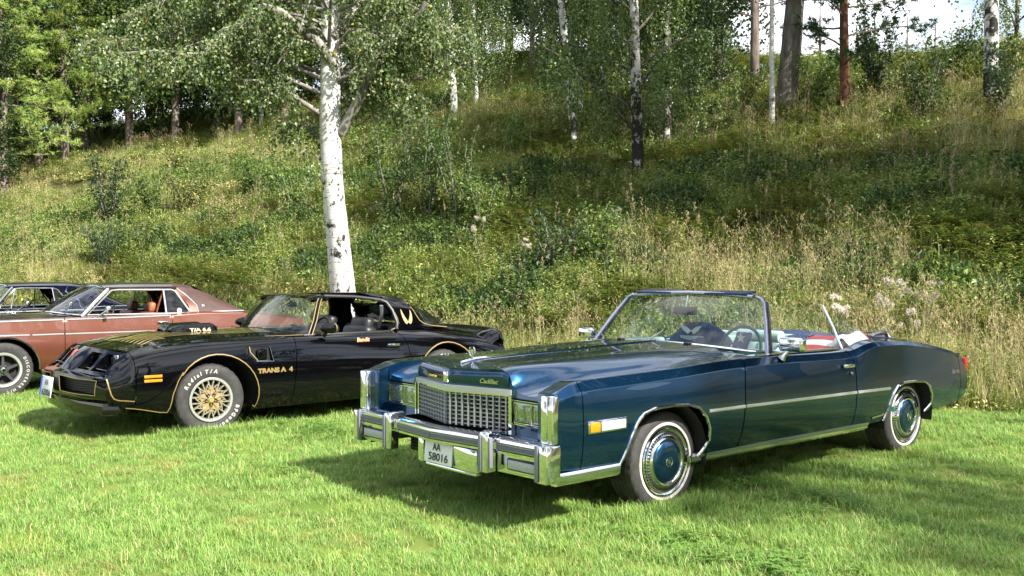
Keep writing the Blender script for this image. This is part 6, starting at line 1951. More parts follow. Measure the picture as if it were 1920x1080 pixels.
# ------------------------------------------------------------------ trees
def bark_birch(name, dark=.0, foot_h=1.6, foot_d=.17):
    m = bsdf(name, (.75, .74, .70), .7, spec=.2)
    nt = m.node_tree; b = nt.nodes['Principled BSDF']
    tc = nt.nodes.new('ShaderNodeTexCoord')
    def n(scale, stretch, det=5, rough=.6):
        mp = nt.nodes.new('ShaderNodeMapping'); mp.inputs['Scale'].default_value = stretch
        t = nt.nodes.new('ShaderNodeTexNoise'); t.inputs['Scale'].default_value = scale; t.inputs['Detail'].default_value = det; t.inputs['Roughness'].default_value = rough
        nt.links.new(tc.outputs['Object'], mp.inputs['Vector']); nt.links.new(mp.outputs['Vector'], t.inputs['Vector']); return t
    def ramp(src, lo, hi):
        r = nt.nodes.new('ShaderNodeMapRange'); r.inputs['From Min'].default_value = lo; r.inputs['From Max'].default_value = hi
        nt.links.new(src, r.inputs['Value']); return r.outputs['Result']
    base = nt.nodes.new('ShaderNodeMixRGB'); base.inputs['Color1'].default_value = (.62, .61, .59, 1); base.inputs['Color2'].default_value = (.42, .38, .34, 1)
    nt.links.new(ramp(n(2.2, (1, 1, .7)).outputs['Fac'], .45, .75), base.inputs['Fac'])
    lent = nt.nodes.new('ShaderNodeMixRGB'); lent.inputs['Color2'].default_value = (.10, .085, .075, 1)       # thin horizontal lenticels
    nt.links.new(ramp(n(5.0, (1, 1, 9), 3).outputs['Fac'], .60, .66), lent.inputs['Fac']); nt.links.new(base.outputs['Color'], lent.inputs['Color1'])
    blk = nt.nodes.new('ShaderNodeMixRGB'); blk.inputs['Color2'].default_value = (.022, .019, .017, 1)        # black fissured patches, more towards the foot
    sep = nt.nodes.new('ShaderNodeSeparateXYZ'); nt.links.new(tc.outputs['Object'], sep.inputs[0])
    foot = nt.nodes.new('ShaderNodeMapRange'); foot.inputs['From Min'].default_value = 0.0; foot.inputs['From Max'].default_value = foot_h; foot.inputs['To Min'].default_value = foot_d + dark; foot.inputs['To Max'].default_value = dark
    nt.links.new(sep.outputs['Z'], foot.inputs['Value'])
    ad = nt.nodes.new('ShaderNodeMath'); ad.operation = 'ADD'
    nt.links.new(n(3.2, (1, 1, .8), 8, .7).outputs['Fac'], ad.inputs[0]); nt.links.new(foot.outputs['Result'], ad.inputs[1])
    nt.links.new(ramp(ad.outputs[0], .61, .66), blk.inputs['Fac']); nt.links.new(lent.outputs['Color'], blk.inputs['Color1'])
    nt.links.new(blk.outputs['Color'], b.inputs['Base Color'])
    bp = nt.nodes.new('ShaderNodeBump'); bp.inputs['Strength'].default_value = .5; bp.inputs['Distance'].default_value = .02
    nt.links.new(n(14, (1, 1, 2.2), 6).outputs['Fac'], bp.inputs['Height']); nt.links.new(bp.outputs['Normal'], b.inputs['Normal'])
    return m
def bark_rough(name, c1, c2, up=None):
    m = bsdf(name, c1, .9, spec=.15)
    noise_color(m, 6, c1, c2, .35, .68, 7, bump=.9, bump_scale=9, stretch=(1, 1, .28))
    return m
B_BIRCH_SHADE = bark_birch('shade darkened birch bark', .11, 2.4, .16)  # birch bark with the canopy shade put into its colour
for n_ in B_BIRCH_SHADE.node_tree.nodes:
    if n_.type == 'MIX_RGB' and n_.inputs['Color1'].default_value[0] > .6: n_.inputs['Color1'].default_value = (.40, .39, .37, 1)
B_BIRCH = bark_birch('birch bark'); B_BIRCH_DARK = bark_birch('old birch bark', .10)
B_LIMB = bark_rough('dark birch limb bark', (.10, .085, .075), (.36, .33, .30))
B_PINE = bark_rough('grey pine bark', (.085, .065, .055), (.26, .21, .18))
B_PINE_RED = bark_rough('red pine bark', (.055, .026, .018), (.17, .075, .045))
B_ASPEN = bark_rough('grey aspen bark', (.075, .066, .058), (.22, .19, .165))
C_BIRCH = (.095, .155, .034); C_BIRCH_L = (.175, .235, .065); C_PINE = (.034, .070, .022); C_PINE_L = (.24, .33, .07)

def trunk_mesh(pts, rad, n=14, seed=0, flare=.35):
    """tapered, slightly uneven trunk through the points"""
    r = random.Random(seed); P = [Vector(p) for p in pts]
    # dense resample
    Q = []; Rr = []
    for i in range(len(P) - 1):
        k = max(2, int((P[i + 1] - P[i]).length / .18))
        for j in range(k):
            q = j / k; Q.append(P[i].lerp(P[i + 1], q)); Rr.append(rad[i] + (rad[i + 1] - rad[i]) * q)
    Q.append(P[-1]); Rr.append(rad[-1])
    vs, fs = [], []
    ph = [r.uniform(0, 6.28) for _ in range(5)]
    for i, (c, rr) in enumerate(zip(Q, Rr)):
        h = (c - P[0]).length; fl = 1 + flare * math.exp(-max(h, 0) / .28)
        for k in range(n):
            a = 2 * math.pi * k / n
            w = 1 + .05 * math.sin(2 * a + ph[0] + h * .9) + .035 * math.sin(3 * a + ph[1] - h * 1.7) + (fl - 1) * (.8 + .5 * math.sin(4 * a + ph[2])) + r.uniform(-.012, .012)
            vs.append((c.x + math.cos(a) * rr * w, c.y + math.sin(a) * rr * w, c.z))
    m = len(Q)
    for i in range(m - 1):
        for k in range(n): l = (k + 1) % n; fs.append((i * n + k, i * n + l, (i + 1) * n + l, (i + 1) * n + k))
    return MB(False).add(vs, fs)

def limb(mb, a, b, r0, r1, sag=0.0, seed=0, n=7):
    r = random.Random(seed); a = Vector(a); b = Vector(b); L = (b - a).length; pts = []; rs = []
    k = max(4, int(L / .35))
    off = Vector((0, 0, 0))
    for i in range(k + 1):
        q = i / k
        if 0 < i < k: off = Vector((r.uniform(-1, 1), r.uniform(-1, 1), r.uniform(-1, 1))) * (.035 * L / k * 3)
        else: off = Vector((0, 0, 0))
        pts.append(a.lerp(b, q) + off + Vector((0, 0, sag * math.sin(math.pi * q)))); rs.append(r0 + (r1 - r0) * q)
    mb.tube(pts, rs, n, cap=True)
    return pts

def weeping(L, twigs, start, length, r, leaf=(.04, .058), per=26, cols=(C_BIRCH, C_BIRCH_L), lightp=.3, spread=.06, drift=None, hang=1.0):
    """a hanging birch twig with leaves"""
    k_ = .35 + .75 * (1 - hang) * 1.6
    d = drift or Vector((r.uniform(-k_, k_), r.uniform(-k_, k_), 0))
    pts = []
    k = 6
    for i in range(k + 1):
        q = i / k
        pts.append(start + d * (q * (1 - .4 * q)) * length + Vector((0, 0, .12 * math.sin(q * 2.0) * length * .5 - length * hang * q ** 1.5)))
    if twigs is not None: twigs.tube(pts, [.0045 * (1 - .75 * i / k) for i in range(k + 1)], 3, cap=False)
    for j in range(per):
        q = (.12 + .88 * (j + r.random()) / per) * k; i = min(k - 1, int(q)); p = pts[i].lerp(pts[i + 1], q - i)
        dr = rdir(r) + Vector((0, 0, -.9)); l = r.uniform(*leaf)
        c = cols[1] if r.random() < lightp else cols[0]
        if r.random() < .012: c = (.34, .26, .03)
        L.leaf(p + rdir(r) * r.uniform(0, spread), dr, rdir(r), l, l * .82, jit(c, .25, r), .16)

def finish_tree(name, label, loc, trunk, bark, crown_mesh, extra=(), group='trees on the bank', rz=0, sc=1.0, cat='tree'):
    root = empty(name, loc, rz); root.scale = (sc, sc, sc)
    tag(root, label, cat, group)
    t = trunk.build('trunk', bark, root, 60) if isinstance(trunk, MB) else link('trunk', trunk, root)
    for nm, mb, mt in extra: mb.build(nm, mt, root, 60)
    if crown_mesh is not None: link('crown', crown_mesh, root)
    return root

# ---- generic birch crown meshes, shared by the birches further back
def birch_crown(seed, h, z0, rad, n_limb, per_limb, leaf, per, skirt=1.6, light=.3, cols=(C_BIRCH, C_BIRCH_L)):
    r = random.Random(seed); L = LM(); br = MB(False)
    for i in range(n_limb):
        q = (i + .5) / n_limb; z = z0 + (h - z0) * q * .92; az = i * 2.4 + r.uniform(-.5, .5); R_ = rad * (1 - .75 * q ** 1.6) * r.uniform(.7, 1.1)
        b = Vector((math.cos(az) * R_, math.sin(az) * R_, z + R_ * r.uniform(.35, .75)))
        pts = limb(br, (0, 0, z), b, .045 * (1 - .6 * q), .010, .25, seed * 100 + i, 5)
        for k in range(per_limb):
            t = .25 + .75 * r.random(); f = t * (len(pts) - 1); i0 = min(len(pts) - 2, int(f)); p = pts[i0].lerp(pts[i0 + 1], f - i0) + rdir(r) * .22
            weeping(L, None, p, r.uniform(.5, 1.25) * skirt * (1 - .45 * q), r, leaf, per, cols, light, .10)
    return br, L

def pine_clumps(seed, h, z0, rad, n_limb, cols, needle=.17, per=26, dens=9, flat=.35):
    r = random.Random(seed); L = LM(); br = MB(False)
    for i in range(n_limb):
        q = (i + .5) / n_limb; z = z0 + (h - z0) * q; az = i * 2.4 + r.uniform(-.4, .4); R_ = rad * (1 - .72 * q ** 1.3) * r.uniform(.65, 1.1)
        b = Vector((math.cos(az) * R_, math.sin(az) * R_, z + R_ * r.uniform(-.12, .30)))
        pts = limb(br, (0, 0, z), b, .04 * (1 - .6 * q), .010, .08, seed * 100 + i, 5)
        for k in range(dens):
            t = .3 + .72 * r.random(); f = min(.999, t) * (len(pts) - 1); i0 = min(len(pts) - 2, int(f))
            p = pts[i0].lerp(pts[i0 + 1], f - i0) + Vector((r.uniform(-1, 1), r.uniform(-1, 1), r.uniform(-.3, .8) * flat * 2)) * .38
            ax = (Vector((math.cos(az), math.sin(az), .5)) + rdir(r) * .7).normalized(); c0 = cols[r.randrange(len(cols))]
            for m in range(per):
                d = ax * r.uniform(.2, 1) + rdir(r) * .85; l = needle * r.uniform(.7, 1.2); d.normalize()
                o = p + ax * r.uniform(-.10, .12); s_ = d.orthogonal().normalized() * .013
                L.tri(o - s_, o + s_, o + d * l, jit(c0, .25, r))
    return br, L

def leafy_crown(seed, h, z0, rad, n, leaf, cols, lumps=16):
    """dense rounded crown of leaf clumps"""
    r = random.Random(seed); L = LM(); ce = []
    for i in range(lumps):
        q = r.random(); a = r.uniform(0, 6.283); rr = rad * math.sin(math.pi * (.18 + .78 * q)) * r.uniform(.35, .85)
        ce.append((Vector((rr * math.cos(a), rr * math.sin(a), z0 + (h - z0) * q)), rad * r.uniform(.28, .5)))
    for k in range(n):
        c, R_ = ce[r.randrange(lumps)]; d = rdir(r); p = c + d * R_ * r.uniform(.55, 1.05) ** .6; l = r.uniform(*leaf)
        L.leaf(p, rdir(r) + Vector((0, 0, -.3)), d + rdir(r) * .7, l, l * .7, jit(cols[r.randrange(len(cols))], .28, r))
    return L

brA, LA = birch_crown(1, 12, 2.6, 3.0, 26, 46, (.065, .095), 24, 1.7, .25)
brB, LB_ = birch_crown(2, 11, 3.2, 2.4, 22, 26, (.065, .095), 22, 1.5, .3)
brC, LC = birch_crown(3, 10, 2.2, 2.2, 24, 30, (.065, .10), 22, 1.8, .15, ((.050, .090, .022), (.085, .135, .032)))
ML_BC = LA.mesh('birch_crown', [ML_BIRCH]), LB_.mesh('birch_crown', [ML_BIRCH]), LC.mesh('birch_crown', [ML_BIRCH])
LIMBS = [brA.mesh('limbs', 60), brB.mesh('limbs', 60), brC.mesh('limbs', 60)]
B_LIMB_DK = bark_rough('darker birch limb bark', (.035, .030, .026), (.15, .13, .115))  # darker limb bark shared by the birches further back
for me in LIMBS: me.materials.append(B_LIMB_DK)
brP, LP_ = pine_clumps(4, 13, 4.2, 3.0, 30, [C_PINE, (.04, .08, .025)], 0.19, 30, 20); brQ, LQ = pine_clumps(5, 12, 3.0, 2.9, 34, [C_PINE_L, (.17, .27, .055), (.30, .36, .09)], .20, 34, 24)
ML_PC = LP_.mesh('pine_crown', [ML_NEEDLE]), LQ.mesh('pine_crown', [ML_NEEDLE])
PLIMB = [brP.mesh('limbs', 60), brQ.mesh('limbs', 60)]
for me in PLIMB: me.materials.append(B_PINE)
ML_DC = leafy_crown(6, 11, 1.2, 3.4, 14000, (.10, .17), [G_WEED, (.15, .21, .045), (.08, .14, .03)], 26).mesh('leafy_crown', [ML_LEAF])
ML_DK = leafy_crown(7, 10, .4, 2.8, 13000, (.11, .18), [G_DARK, (.025, .055, .015), (.045, .085, .02)], 24).mesh('leafy_crown', [ML_LEAF])

def px_tree(name, label, px, py, wpx, kind, top_px=None, sc=1.0, bark=None, crown=0, h=11, rz=None, flare=.35, group='trees on the bank', crown_z=0.0, bow=0.0):
    """tree whose foot the photo shows at (px,py); its real thickness follows from the distance"""
    g = on_ground(px, py); d = g.y
    rad = wpx / CAM_F * d / 2
    lean = 0.0
    if top_px is not None:                      # top_px = where the trunk leaves the top of the picture
        ray = px_ray(top_px[0], top_px[1]); t = d / ray.y; q = Vector((0, 0, CAM_H)) + ray * t
        lean = (q.x - g.x) / max(1.0, q.z - g.z)
    r = random.Random(int(px * 7 + py))
    pts = [(0, 0, -.25), (lean * .4 + bow, 0, .9), (lean * 2.0 + bow * .6, r.uniform(-.05, .05), 2.2), (lean * 4, r.uniform(-.1, .1), 4), (lean * 6.5, r.uniform(-.2, .2), 7), (lean * 8, 0, h)]
    rads = [rad * 1.05, rad, rad * .93, rad * .84, rad * .6, rad * .12]
    tr = trunk_mesh(pts, rads, 12, int(px), flare)
    root = empty(name, g); tag(root, label, 'tree', group)
    tr.build('trunk', bark, root, 60)
    if kind in ('birch', 'pine'):
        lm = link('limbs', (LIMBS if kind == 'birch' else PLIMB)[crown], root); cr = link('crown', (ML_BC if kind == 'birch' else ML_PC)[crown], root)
        az = r.uniform(0, 6.28) if rz is None else rz
        for o in (lm, cr):
            o.rotation_euler = (0, lean * .9, az); o.scale = (sc, sc, sc); o.location = (lean * 2, 0, crown_z)
        if 'light green' in label:
            for o in (link('limbs', PLIMB[crown], root), link('crown', ML_PC[crown], root)):
                o.rotation_euler = (0, 0, az + 1.3); o.scale = (sc, sc, sc * .9); o.location = (0, 0, crown_z + .25)
    elif kind in ('leafy', 'dark'):
        cr = link('crown', ML_DC if kind == 'leafy' else ML_DK, root); cr.rotation_euler = (0, 0, r.uniform(0, 6.28)); cr.scale = (sc, sc, sc); cr.location = (0, 0, crown_z)
    return root

# ---- the large birch behind the cars
def build_main_birch():
    g = Vector((-2.54, 15.1, 0)); g.z = gz(g.x, g.y)
    root = empty('birch_tree', g)
    tag(root, 'large white-barked birch with hanging foliage, standing right behind the black coupe', 'tree')
    tr = trunk_mesh([(0, 0, -.3), (-.02, 0, .8), (-.10, 0, 1.8), (-.21, .02, 3.0), (-.25, .05, 3.9), (-.26, .1, 5.2), (-.30, .1, 7.5), (-.3, 0, 11)], [.225, .205, .185, .170, .165, .135, .09, .02], 20, 3, .18)
    tr.build('trunk', bark_birch('large birch bark', .018, 2.4, .15), root, 60)
    lb = MB(False); L = LM(); tw = MB(False); r = random.Random(21)
    def px(x, y, dy=0.0):                       # photo pixel -> local point, dy metres behind the trunk
        ray = px_ray(x, y); t = (g.y + dy) / ray.y; p = Vector((0, 0, CAM_H)) + ray * t
        return p - g
    main = [  # (start px, end px, depth at the end, r0, r1)
        ((640, 250), (800, 5), -.6, .085, .05), ((600, 212), (455, 150), -.7, .045, .012), ((625, 120), (490, 10), -.9, .08, .045), ((618, 110), (560, -60), .8, .06, .04),
        ((625, 70), (745, -60), 1.2, .06, .03), ((690, 150), (760, 120), .5, .03, .01), ((605, 260), (520, 235), .5, .025, .008), ((600, 300), (560, 290), -.4, .02, .006)]
    ends = []
    for i, (a, b, dy, r0, r1) in enumerate(main):
        pts = limb(lb, px(*a), px(*b, dy), r0, r1, .12, 50 + i, 9); ends.append((pts, r1))
    # high boughs above the frame that carry the curtains of leaves
    boughs = []
    for i in range(30):
        az = r.uniform(0, 6.283); z = r.uniform(3.9, 9.0); R_ = r.uniform(1.2, 3.9) * (1 if math.cos(az) < 0 else .72)
        a = Vector((-.26, 0, z)); b = a + Vector((math.cos(az) * R_, math.sin(az) * R_ * .75, R_ * r.uniform(.0, .45)))
        boughs.append((limb(lb, a, b, .035, .008, .3, 200 + i, 6), .008))
    # the big bough reaching left over the brown car, and two reaching right
    for (ex, ey, dy) in ((215, 40, -.8), (300, 60, .2), (260, 130, -.3), (390, 90, -1.0), (420, 180, .4), (200, -60, .3), (330, -40, -.6), (850, 60, -.5), (885, 130, .3), (800, 190, -.2), (520, 120, -1.0), (470, 40, .6), (700, 180, .6), (560, 60, -1.2)):
        st_ = px(615 if ex < 640 else 632, max(-80, min(150, ey - 40)))
        boughs.append((limb(lb, st_, px(ex, ey, dy), .03, .007, .35, int(ex), 6), .007))
    for pts, _ in boughs + ends:
        Ln = sum((pts[i + 1] - pts[i]).length for i in range(len(pts) - 1)); nt_ = int(6 + Ln * 24)
        for k in range(nt_):
            f = (.22 + .78 * r.random()) * (len(pts) - 1); i0 = min(len(pts) - 2, int(f)); p = pts[i0].lerp(pts[i0 + 1], f - i0)
            if abs(p.x + .27) < .55 and p.y < .35 and r.random() < .88: continue
            zlow = 2.75
            ln = r.uniform(.35, 1.0)
            if p.z - ln < zlow: ln = max(.25, p.z - zlow + r.uniform(-.1, .25))
            weeping(L, tw, p, ln, r, (.046, .066), int(16 + 22 * ln), (C_BIRCH, (.235, .285, .13)), .42, .15, None, .62)
    lb.build('limbs', B_LIMB, root, 60)
    o = tw.build('twigs', B_LIMB, root, None); o['kind'] = 'stuff'
    link('crown', L.mesh('birch_crown', [ML_BIRCH]), root)
    # small leafy shoots on the trunk
    S_ = LM()
    for (x, y) in ((612, 375), (622, 345), (655, 350), (600, 410), (645, 300)):
        p0 = px(x, y, -.18)
        for k in range(16): l = r.uniform(.04, .06); S_.leaf(p0 + rdir(r) * .10, rdir(r) + Vector((0, 0, -.7)), rdir(r), l, l * .8, jit(C_BIRCH, .3, r))
    o = link('trunk_shoots', S_.mesh('trunk_shoots', [ML_BIRCH]), root); o['kind'] = 'stuff'
build_main_birch()

T_ = [
 ('birch_tree', 'slim leaning birch with grey foot, leftmost trunk of the birch group mid-bank', 1077, 292, 15, 'birch', (1052, 0), .9, B_BIRCH_DARK, 1),
 ('birch_tree', 'thin pale birch close behind the slim leaning birch mid-bank', 1090, 232, 8, 'birch', (1078, 0), .8, B_BIRCH, 2),
 ('birch_tree', 'straight slender birch left of the thick black-patched birch', 1131, 240, 11, 'birch', (1125, 0), .8, B_BIRCH_DARK, 1),
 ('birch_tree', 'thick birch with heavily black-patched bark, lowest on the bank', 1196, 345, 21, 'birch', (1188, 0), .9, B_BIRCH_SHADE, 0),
 ('birch_tree', 'medium birch just right of the thick black-patched birch', 1251, 285, 17, 'birch', (1250, 0), .85, B_BIRCH_DARK, 2),
 ('birch_tree', 'bare thin white birch pole in front of the leaning grey trunk', 1448, 256, 10, 'bare', (1446, 0), .8, B_BIRCH, 1),
 ('birch_tree', 'stout old birch with split white bark at the right edge', 1858, 215, 28, 'birch', (1858, 0), .95, B_BIRCH_DARK, 1),
 ('birch_tree', 'birch half hidden by leaves right of the large birch', 852, 235, 13, 'birch', (840, 0), .9, B_BIRCH, 0),
 ('birch_tree', 'thin birch beside the half hidden birch on the upper bank', 893, 212, 9, 'birch', (886, 0), .8, B_BIRCH, 2),
 ('birch_tree', 'thin birch showing through the left leaf curtain of the large birch', 490, 250, 8, 'birch', (486, 0), .85, B_BIRCH, 1),
 ('pine_tree', 'grey-brown pine at the crest left of the bare white pole', 1415, 165, 17, 'pine', (1416, 0), .9, B_PINE, 0),
 ('pine_tree', 'red-barked pine with dark drooping branches right of the grey trunk', 1583, 226, 18, 'pine', (1582, 0), .85, B_PINE_RED, 0),
 ('pine_tree', 'dark slim pine on the crest behind the birch group', 998, 140, 9, 'pine', (998, 0), .9, B_PINE, 0),
 ('pine_tree', 'dark pine on the crest behind the large birch', 866, 92, 14, 'pine', (866, 0), .9, B_PINE, 0),
 ('pine_tree', 'tall light green pine trunk at the very left edge', 6, 370, 19, 'pine', (4, 0), 1.0, B_PINE, 1),
 ('pine_tree', 'light green pine second from the left edge', 122, 308, 15, 'pine', (120, 0), .95, B_PINE, 1),
 ('pine_tree', 'brown pine trunk third from the left at the wood edge', 199, 270, 13, 'pine', (199, 0), .9, B_PINE_RED, 0),
 ('pine_tree', 'grey pine trunk fourth from the left at the wood edge', 301, 262, 11, 'pine', (301, 0), .9, B_PINE, 0),
 ('pine_tree', 'small dark pine standing on the right crest against the sky', 1755, 104, 9, 'pine', (1754, 0), .8, B_PINE, 0),
 ('pine_tree', 'dark pine trunk behind the right limb of the large birch', 706, 240, 14, 'pine', (704, 0), .9, B_PINE, 0),
 ('pine_tree', 'thin dark pine on the crest right of the red-barked pine', 1640, 112, 7, 'pine', (1640, 0), .75, B_PINE, 0),
 ('pine_tree', 'thin dark pine near the right edge on the crest', 1828, 108, 6, 'pine', (1826, 0), .75, B_PINE, 0),
 ('pine_tree', 'dark pine on the crest just right of the leaning grey trunk', 1535, 108, 8, 'pine', (1538, 0), .8, B_PINE, 0),
 ('pine_tree', 'dark pine on the crest between the red-barked pine and the small pine', 1700, 106, 8, 'pine', (1702, 0), .85, B_PINE, 0),
 ('birch_tree', 'small leafy birch on the crest right of the stout old birch', 1905, 118, 8, 'birch', (1908, 0), .7, B_BIRCH_DARK, 1),
 ('birch_tree', 'small leafy birch on the crest left of the stout old birch', 1800, 112, 7, 'birch', (1798, 0), .6, B_BIRCH_DARK, 2)]
for (nm, lab, x, y, w, kind, top, sc, bk, cr) in T_:
    cz = {'birch': .0, 'pine': 0.0}.get(kind, 0)
    if kind == 'birch': cz = -.8
    if lab.startswith('stout'): cz = .3
    if lab.startswith('thick birch'): cz = -1.3
    if lab.startswith('medium birch'): cz = -.2
    if kind == 'pine': cz = -1.6
    if 'crest' in lab and x > 1500: cz = -2.4
    if lab.startswith('small leafy birch'): cz = -1.5
    if lab.startswith('red-barked'): cz = -2.3
    if 'light green' in lab: cz = -1.4
    px_tree(nm, lab, x, y, w, kind, top, sc, bk, cr, group='birches and pines on the bank', crown_z=cz)
px_tree('aspen_tree', 'massive dark grey trunk leaning right on the upper bank', 1474, 222, 38, 'leafy', (1492, 0), .8, B_ASPEN, 0, crown_z=3.6)

# ---- dense wood on the crest, behind everything: each tree its own
W_ = [(-70, 40, 'dark'),  (-20, 47, 'leafy'), (30, 52, 'dark'), (75, 45, 'leafy'), (120, 53, 'leafy'), (160, 47, 'leafy'), (205, 52, 'dark'), (245, 46, 'leafy'), (285, 51, 'dark'), (330, 46, 'leafy'), (370, 52, 'leafy'), (410, 47, 'dark'), (450, 43, 'leafy'), (495, 50, 'leafy'), (535, 45, 'leafy'), (580, 50, 'dark'),
      (620, 45, 'leafy'), (665, 49, 'leafy'), (705, 45, 'dark'), (745, 51, 'leafy'), (785, 47, 'dark'), (825, 52, 'dark'), (900, 56, 'leafy'), (955, 54, 'leafy'), (1035, 52, 'dark'), (1110, 48, 'leafy'), (1165, 45, 'dark'), (1215, 43, 'dark'), (1265, 42, 'leafy'), (1315, 40, 'dark'), (1345, 36, 'dark')]
ORD = ['first', 'second', 'third', 'fourth', 'fifth', 'sixth', 'seventh', 'eighth', 'ninth', 'tenth', 'eleventh', 'twelfth', 'thirteenth', 'fourteenth', 'fifteenth', 'sixteenth']
for i, (x, d, kind) in enumerate(W_):
    gx = (x - 960) / CAM_F * d; g = Vector((gx, d, gz(gx, d)))
    side = 'left' if i < 16 else 'right'
    lab = ('dense dark' if kind == 'dark' else 'greener leafy') + ' tree of the wood behind the bank, ' + (ORD[i] + ' from the left edge' if i < 16 else ORD[i - 16] + ' right of the large birch trunk')
    root = empty('woodland_tree', g, i * 1.3); tag(root, lab, 'tree', 'trees of the wood behind the bank')
    k = .95 + .12 * (i % 3); root.scale = (k, k, k)
    trunk_mesh([(0, 0, -.4), (.05, 0, 2), (0, .1, 5), (0, 0, 9)], [.20, .17, .13, .03], 10, i).build('trunk', B_PINE, root, 60)
    c = link('crown', ML_DC if kind == 'leafy' else ML_DK, root); c.location = (0, 0, .6 if kind == 'dark' else 1.3)
for i, (x, d, kind) in enumerate([(-130, 44, 'leafy'), (-200, 40, 'dark'), (-270, 45, 'leafy'), (-350, 41, 'dark'), (-440, 44, 'leafy')]):
    gx = (x - 960) / CAM_F * d; root = empty('woodland_tree', (gx, d, gz(gx, d)), i * 1.9)
    tag(root, ('dense dark' if kind == 'dark' else 'greener leafy') + ' tree of the wood, ' + ORD[i] + ' beyond the left edge of the picture', 'tree', 'trees of the wood behind the bank')
    trunk_mesh([(0, 0, -.4), (.05, 0, 2), (0, .1, 5), (0, 0, 9)], [.20, .17, .13, .03], 10, 70 + i).build('trunk', B_PINE, root, 60)
    c = link('crown', ML_DC if kind == 'leafy' else ML_DK, root); c.location = (0, 0, .8)
# ---- trees beside and behind the camera; they shade the right of the bank and the lawn and show in the paintwork
def field_tree(x, y, kind, sc, lab, crown_at=None, rz=0.0):
    root = empty('field_tree', (x, y, gz(x, y)), rz); tag(root, lab, 'tree', 'trees round the open lawn')
    h = 9 * sc if crown_at is None else crown_at - gz(x, y) + 2
    trunk_mesh([(0, 0, -.3), (.05, 0, h * .3), (0, .1, h * .6), (0, 0, h)], [.26, .22, .17, .04], 12, int(x * 10)).build('trunk', B_ASPEN, root, 60)
    me = {'leafy': ML_DC, 'dark': ML_DK, 'birch': ML_BC[0]}[kind]
    c = link('crown', me, root); c.scale = (sc, sc, sc)
    c.location = (0, 0, 1.4 * sc if crown_at is None else crown_at - gz(x, y) - 5.5 * sc)
    if crown_at is not None and kind == 'dark':
        c2 = link('crown', me, root); c2.scale = c.scale; c2.location = c.location; c2.rotation_euler = (0, 0, 1.9)
    return root
SDX, SDY, TAN = SUN_DIR.x, SUN_DIR.y, math.tan(R(SUN_EL))
for i, (x, y, t, kind, sc, lab) in enumerate([(1480, 400, 9, 'dark', .55, 'small dense tree right of the picture on the lower bank'), (1600, 372, 9.5, 'dark', .75, 'dense tree right of the picture whose shade starts the dark patch'), (1730, 350, 10, 'dark', .85, 'broad dense tree right of the picture shading the bank'), (1860, 330, 10, 'dark', .75, 'dense tree right of the picture, highest of those shading the bank'), (1880, 400, 10, 'dark', .8, 'dense tree right of the picture above the lower shade'), (1660, 395, 12, 'dark', .8, 'dense tree right of the picture standing back from the bank'), (1790, 385, 12.5, 'dark', .85, 'dense tree right of the picture behind the broad one'), (1930, 370, 12.5, 'dark', .75, 'dense tree right of the picture farthest from the cars'),
                                              (1020, 345, 12.5, 'dark', .62, 'tall dense tree right of the lawn shading the middle bank'), (1130, 395, 12.5, 'dark', .62, 'tall dense tree right of the lawn next to the tall one'), (1270, 400, 12, 'dark', .65, 'tall dense tree right of the lawn nearest the bank foot'), (1330, 330, 11, 'birch', .75, 'thin-leaved birch right of the picture dappling the middle bank'), (1700, 900, 14, 'birch', .55, 'high thin birch behind the camera to the right dappling the lawn'), (1880, 1010, 15, 'birch', .5, 'second high thin birch behind the camera dappling the lawn corner')]):
    P = on_ground(x, y, 5.0); q = (P.x + SDX * t, P.y + SDY * t)
    field_tree(q[0], q[1], kind, sc, lab, P.z + TAN * t, i * 1.1)
for i in range(26):
    a = R(-172 + 344 * i / 25 + 3 * math.sin(i * 5)) + math.pi * 1.5          # ring behind the camera, open towards the cars
    dd = 27 + 5 * math.sin(i * 2.3)
    x, y = dd * math.cos(a) * 1.1, -2 + dd * math.sin(a)
    if y > 4 : continue
    field_tree(x, y, 'dark' if i % 3 else 'leafy', 1.15 + .2 * (i % 2), 'field-edge tree in the row behind the camera', None, i)

# ---- shrubs, saplings and tall herbs one can tell apart on the bank
def shrub_mesh(seed, h, rad, n, leaf, cols, stems=7):
    r = random.Random(seed); L = LM(); st_ = MB(False)
    for k in range(stems):
        az = r.uniform(0, 6.283); b = Vector((math.cos(az) * rad * r.uniform(.2, .9), math.sin(az) * rad * r.uniform(.2, .9), h * r.uniform(.65, 1.05)))
        pts = limb(st_, (0, 0, -.05), b, .014, .004, .1, seed * 31 + k, 5)
        for j in range(n // stems):
            f = (.15 + .85 * r.random()) * (len(pts) - 1); i0 = min(len(pts) - 2, int(f)); p = pts[i0].lerp(pts[i0 + 1], f - i0) + rdir(r) * r.uniform(.02, .22 * rad + .05); l = r.uniform(*leaf)
            L.leaf(p, rdir(r) + Vector((0, 0, .1)), Vector((0, 0, 1)) + rdir(r) * .8, l, l * .55, jit(cols[r.randrange(len(cols))], .28, r))
    s_ = st_.mesh('stems', 60); s_.materials.append(B_LIMB)
    return s_, L.mesh('foliage', [ML_LEAF])
SH = {'dark': shrub_mesh(1, 1.9, .75, 1500, (.06, .11), [G_DARK, (.05, .095, .03)], 11), 'green': shrub_mesh(2, 1.5, .9, 1300, (.06, .11), [G_WEED, (.09, .16, .03)], 11), 'light': shrub_mesh(3, 1.3, .8, 1100, (.06, .11), [(.12, .19, .035), G_YEL], 9), 'willow': shrub_mesh(4, 2.4, .8, 1400, (.06, .10), [(.085, .14, .03), (.06, .11, .022)], 9), 'bluish': shrub_mesh(5, 1.2, .6, 900, (.05, .09), [(.075, .13, .055), (.06, .11, .045)], 9)}
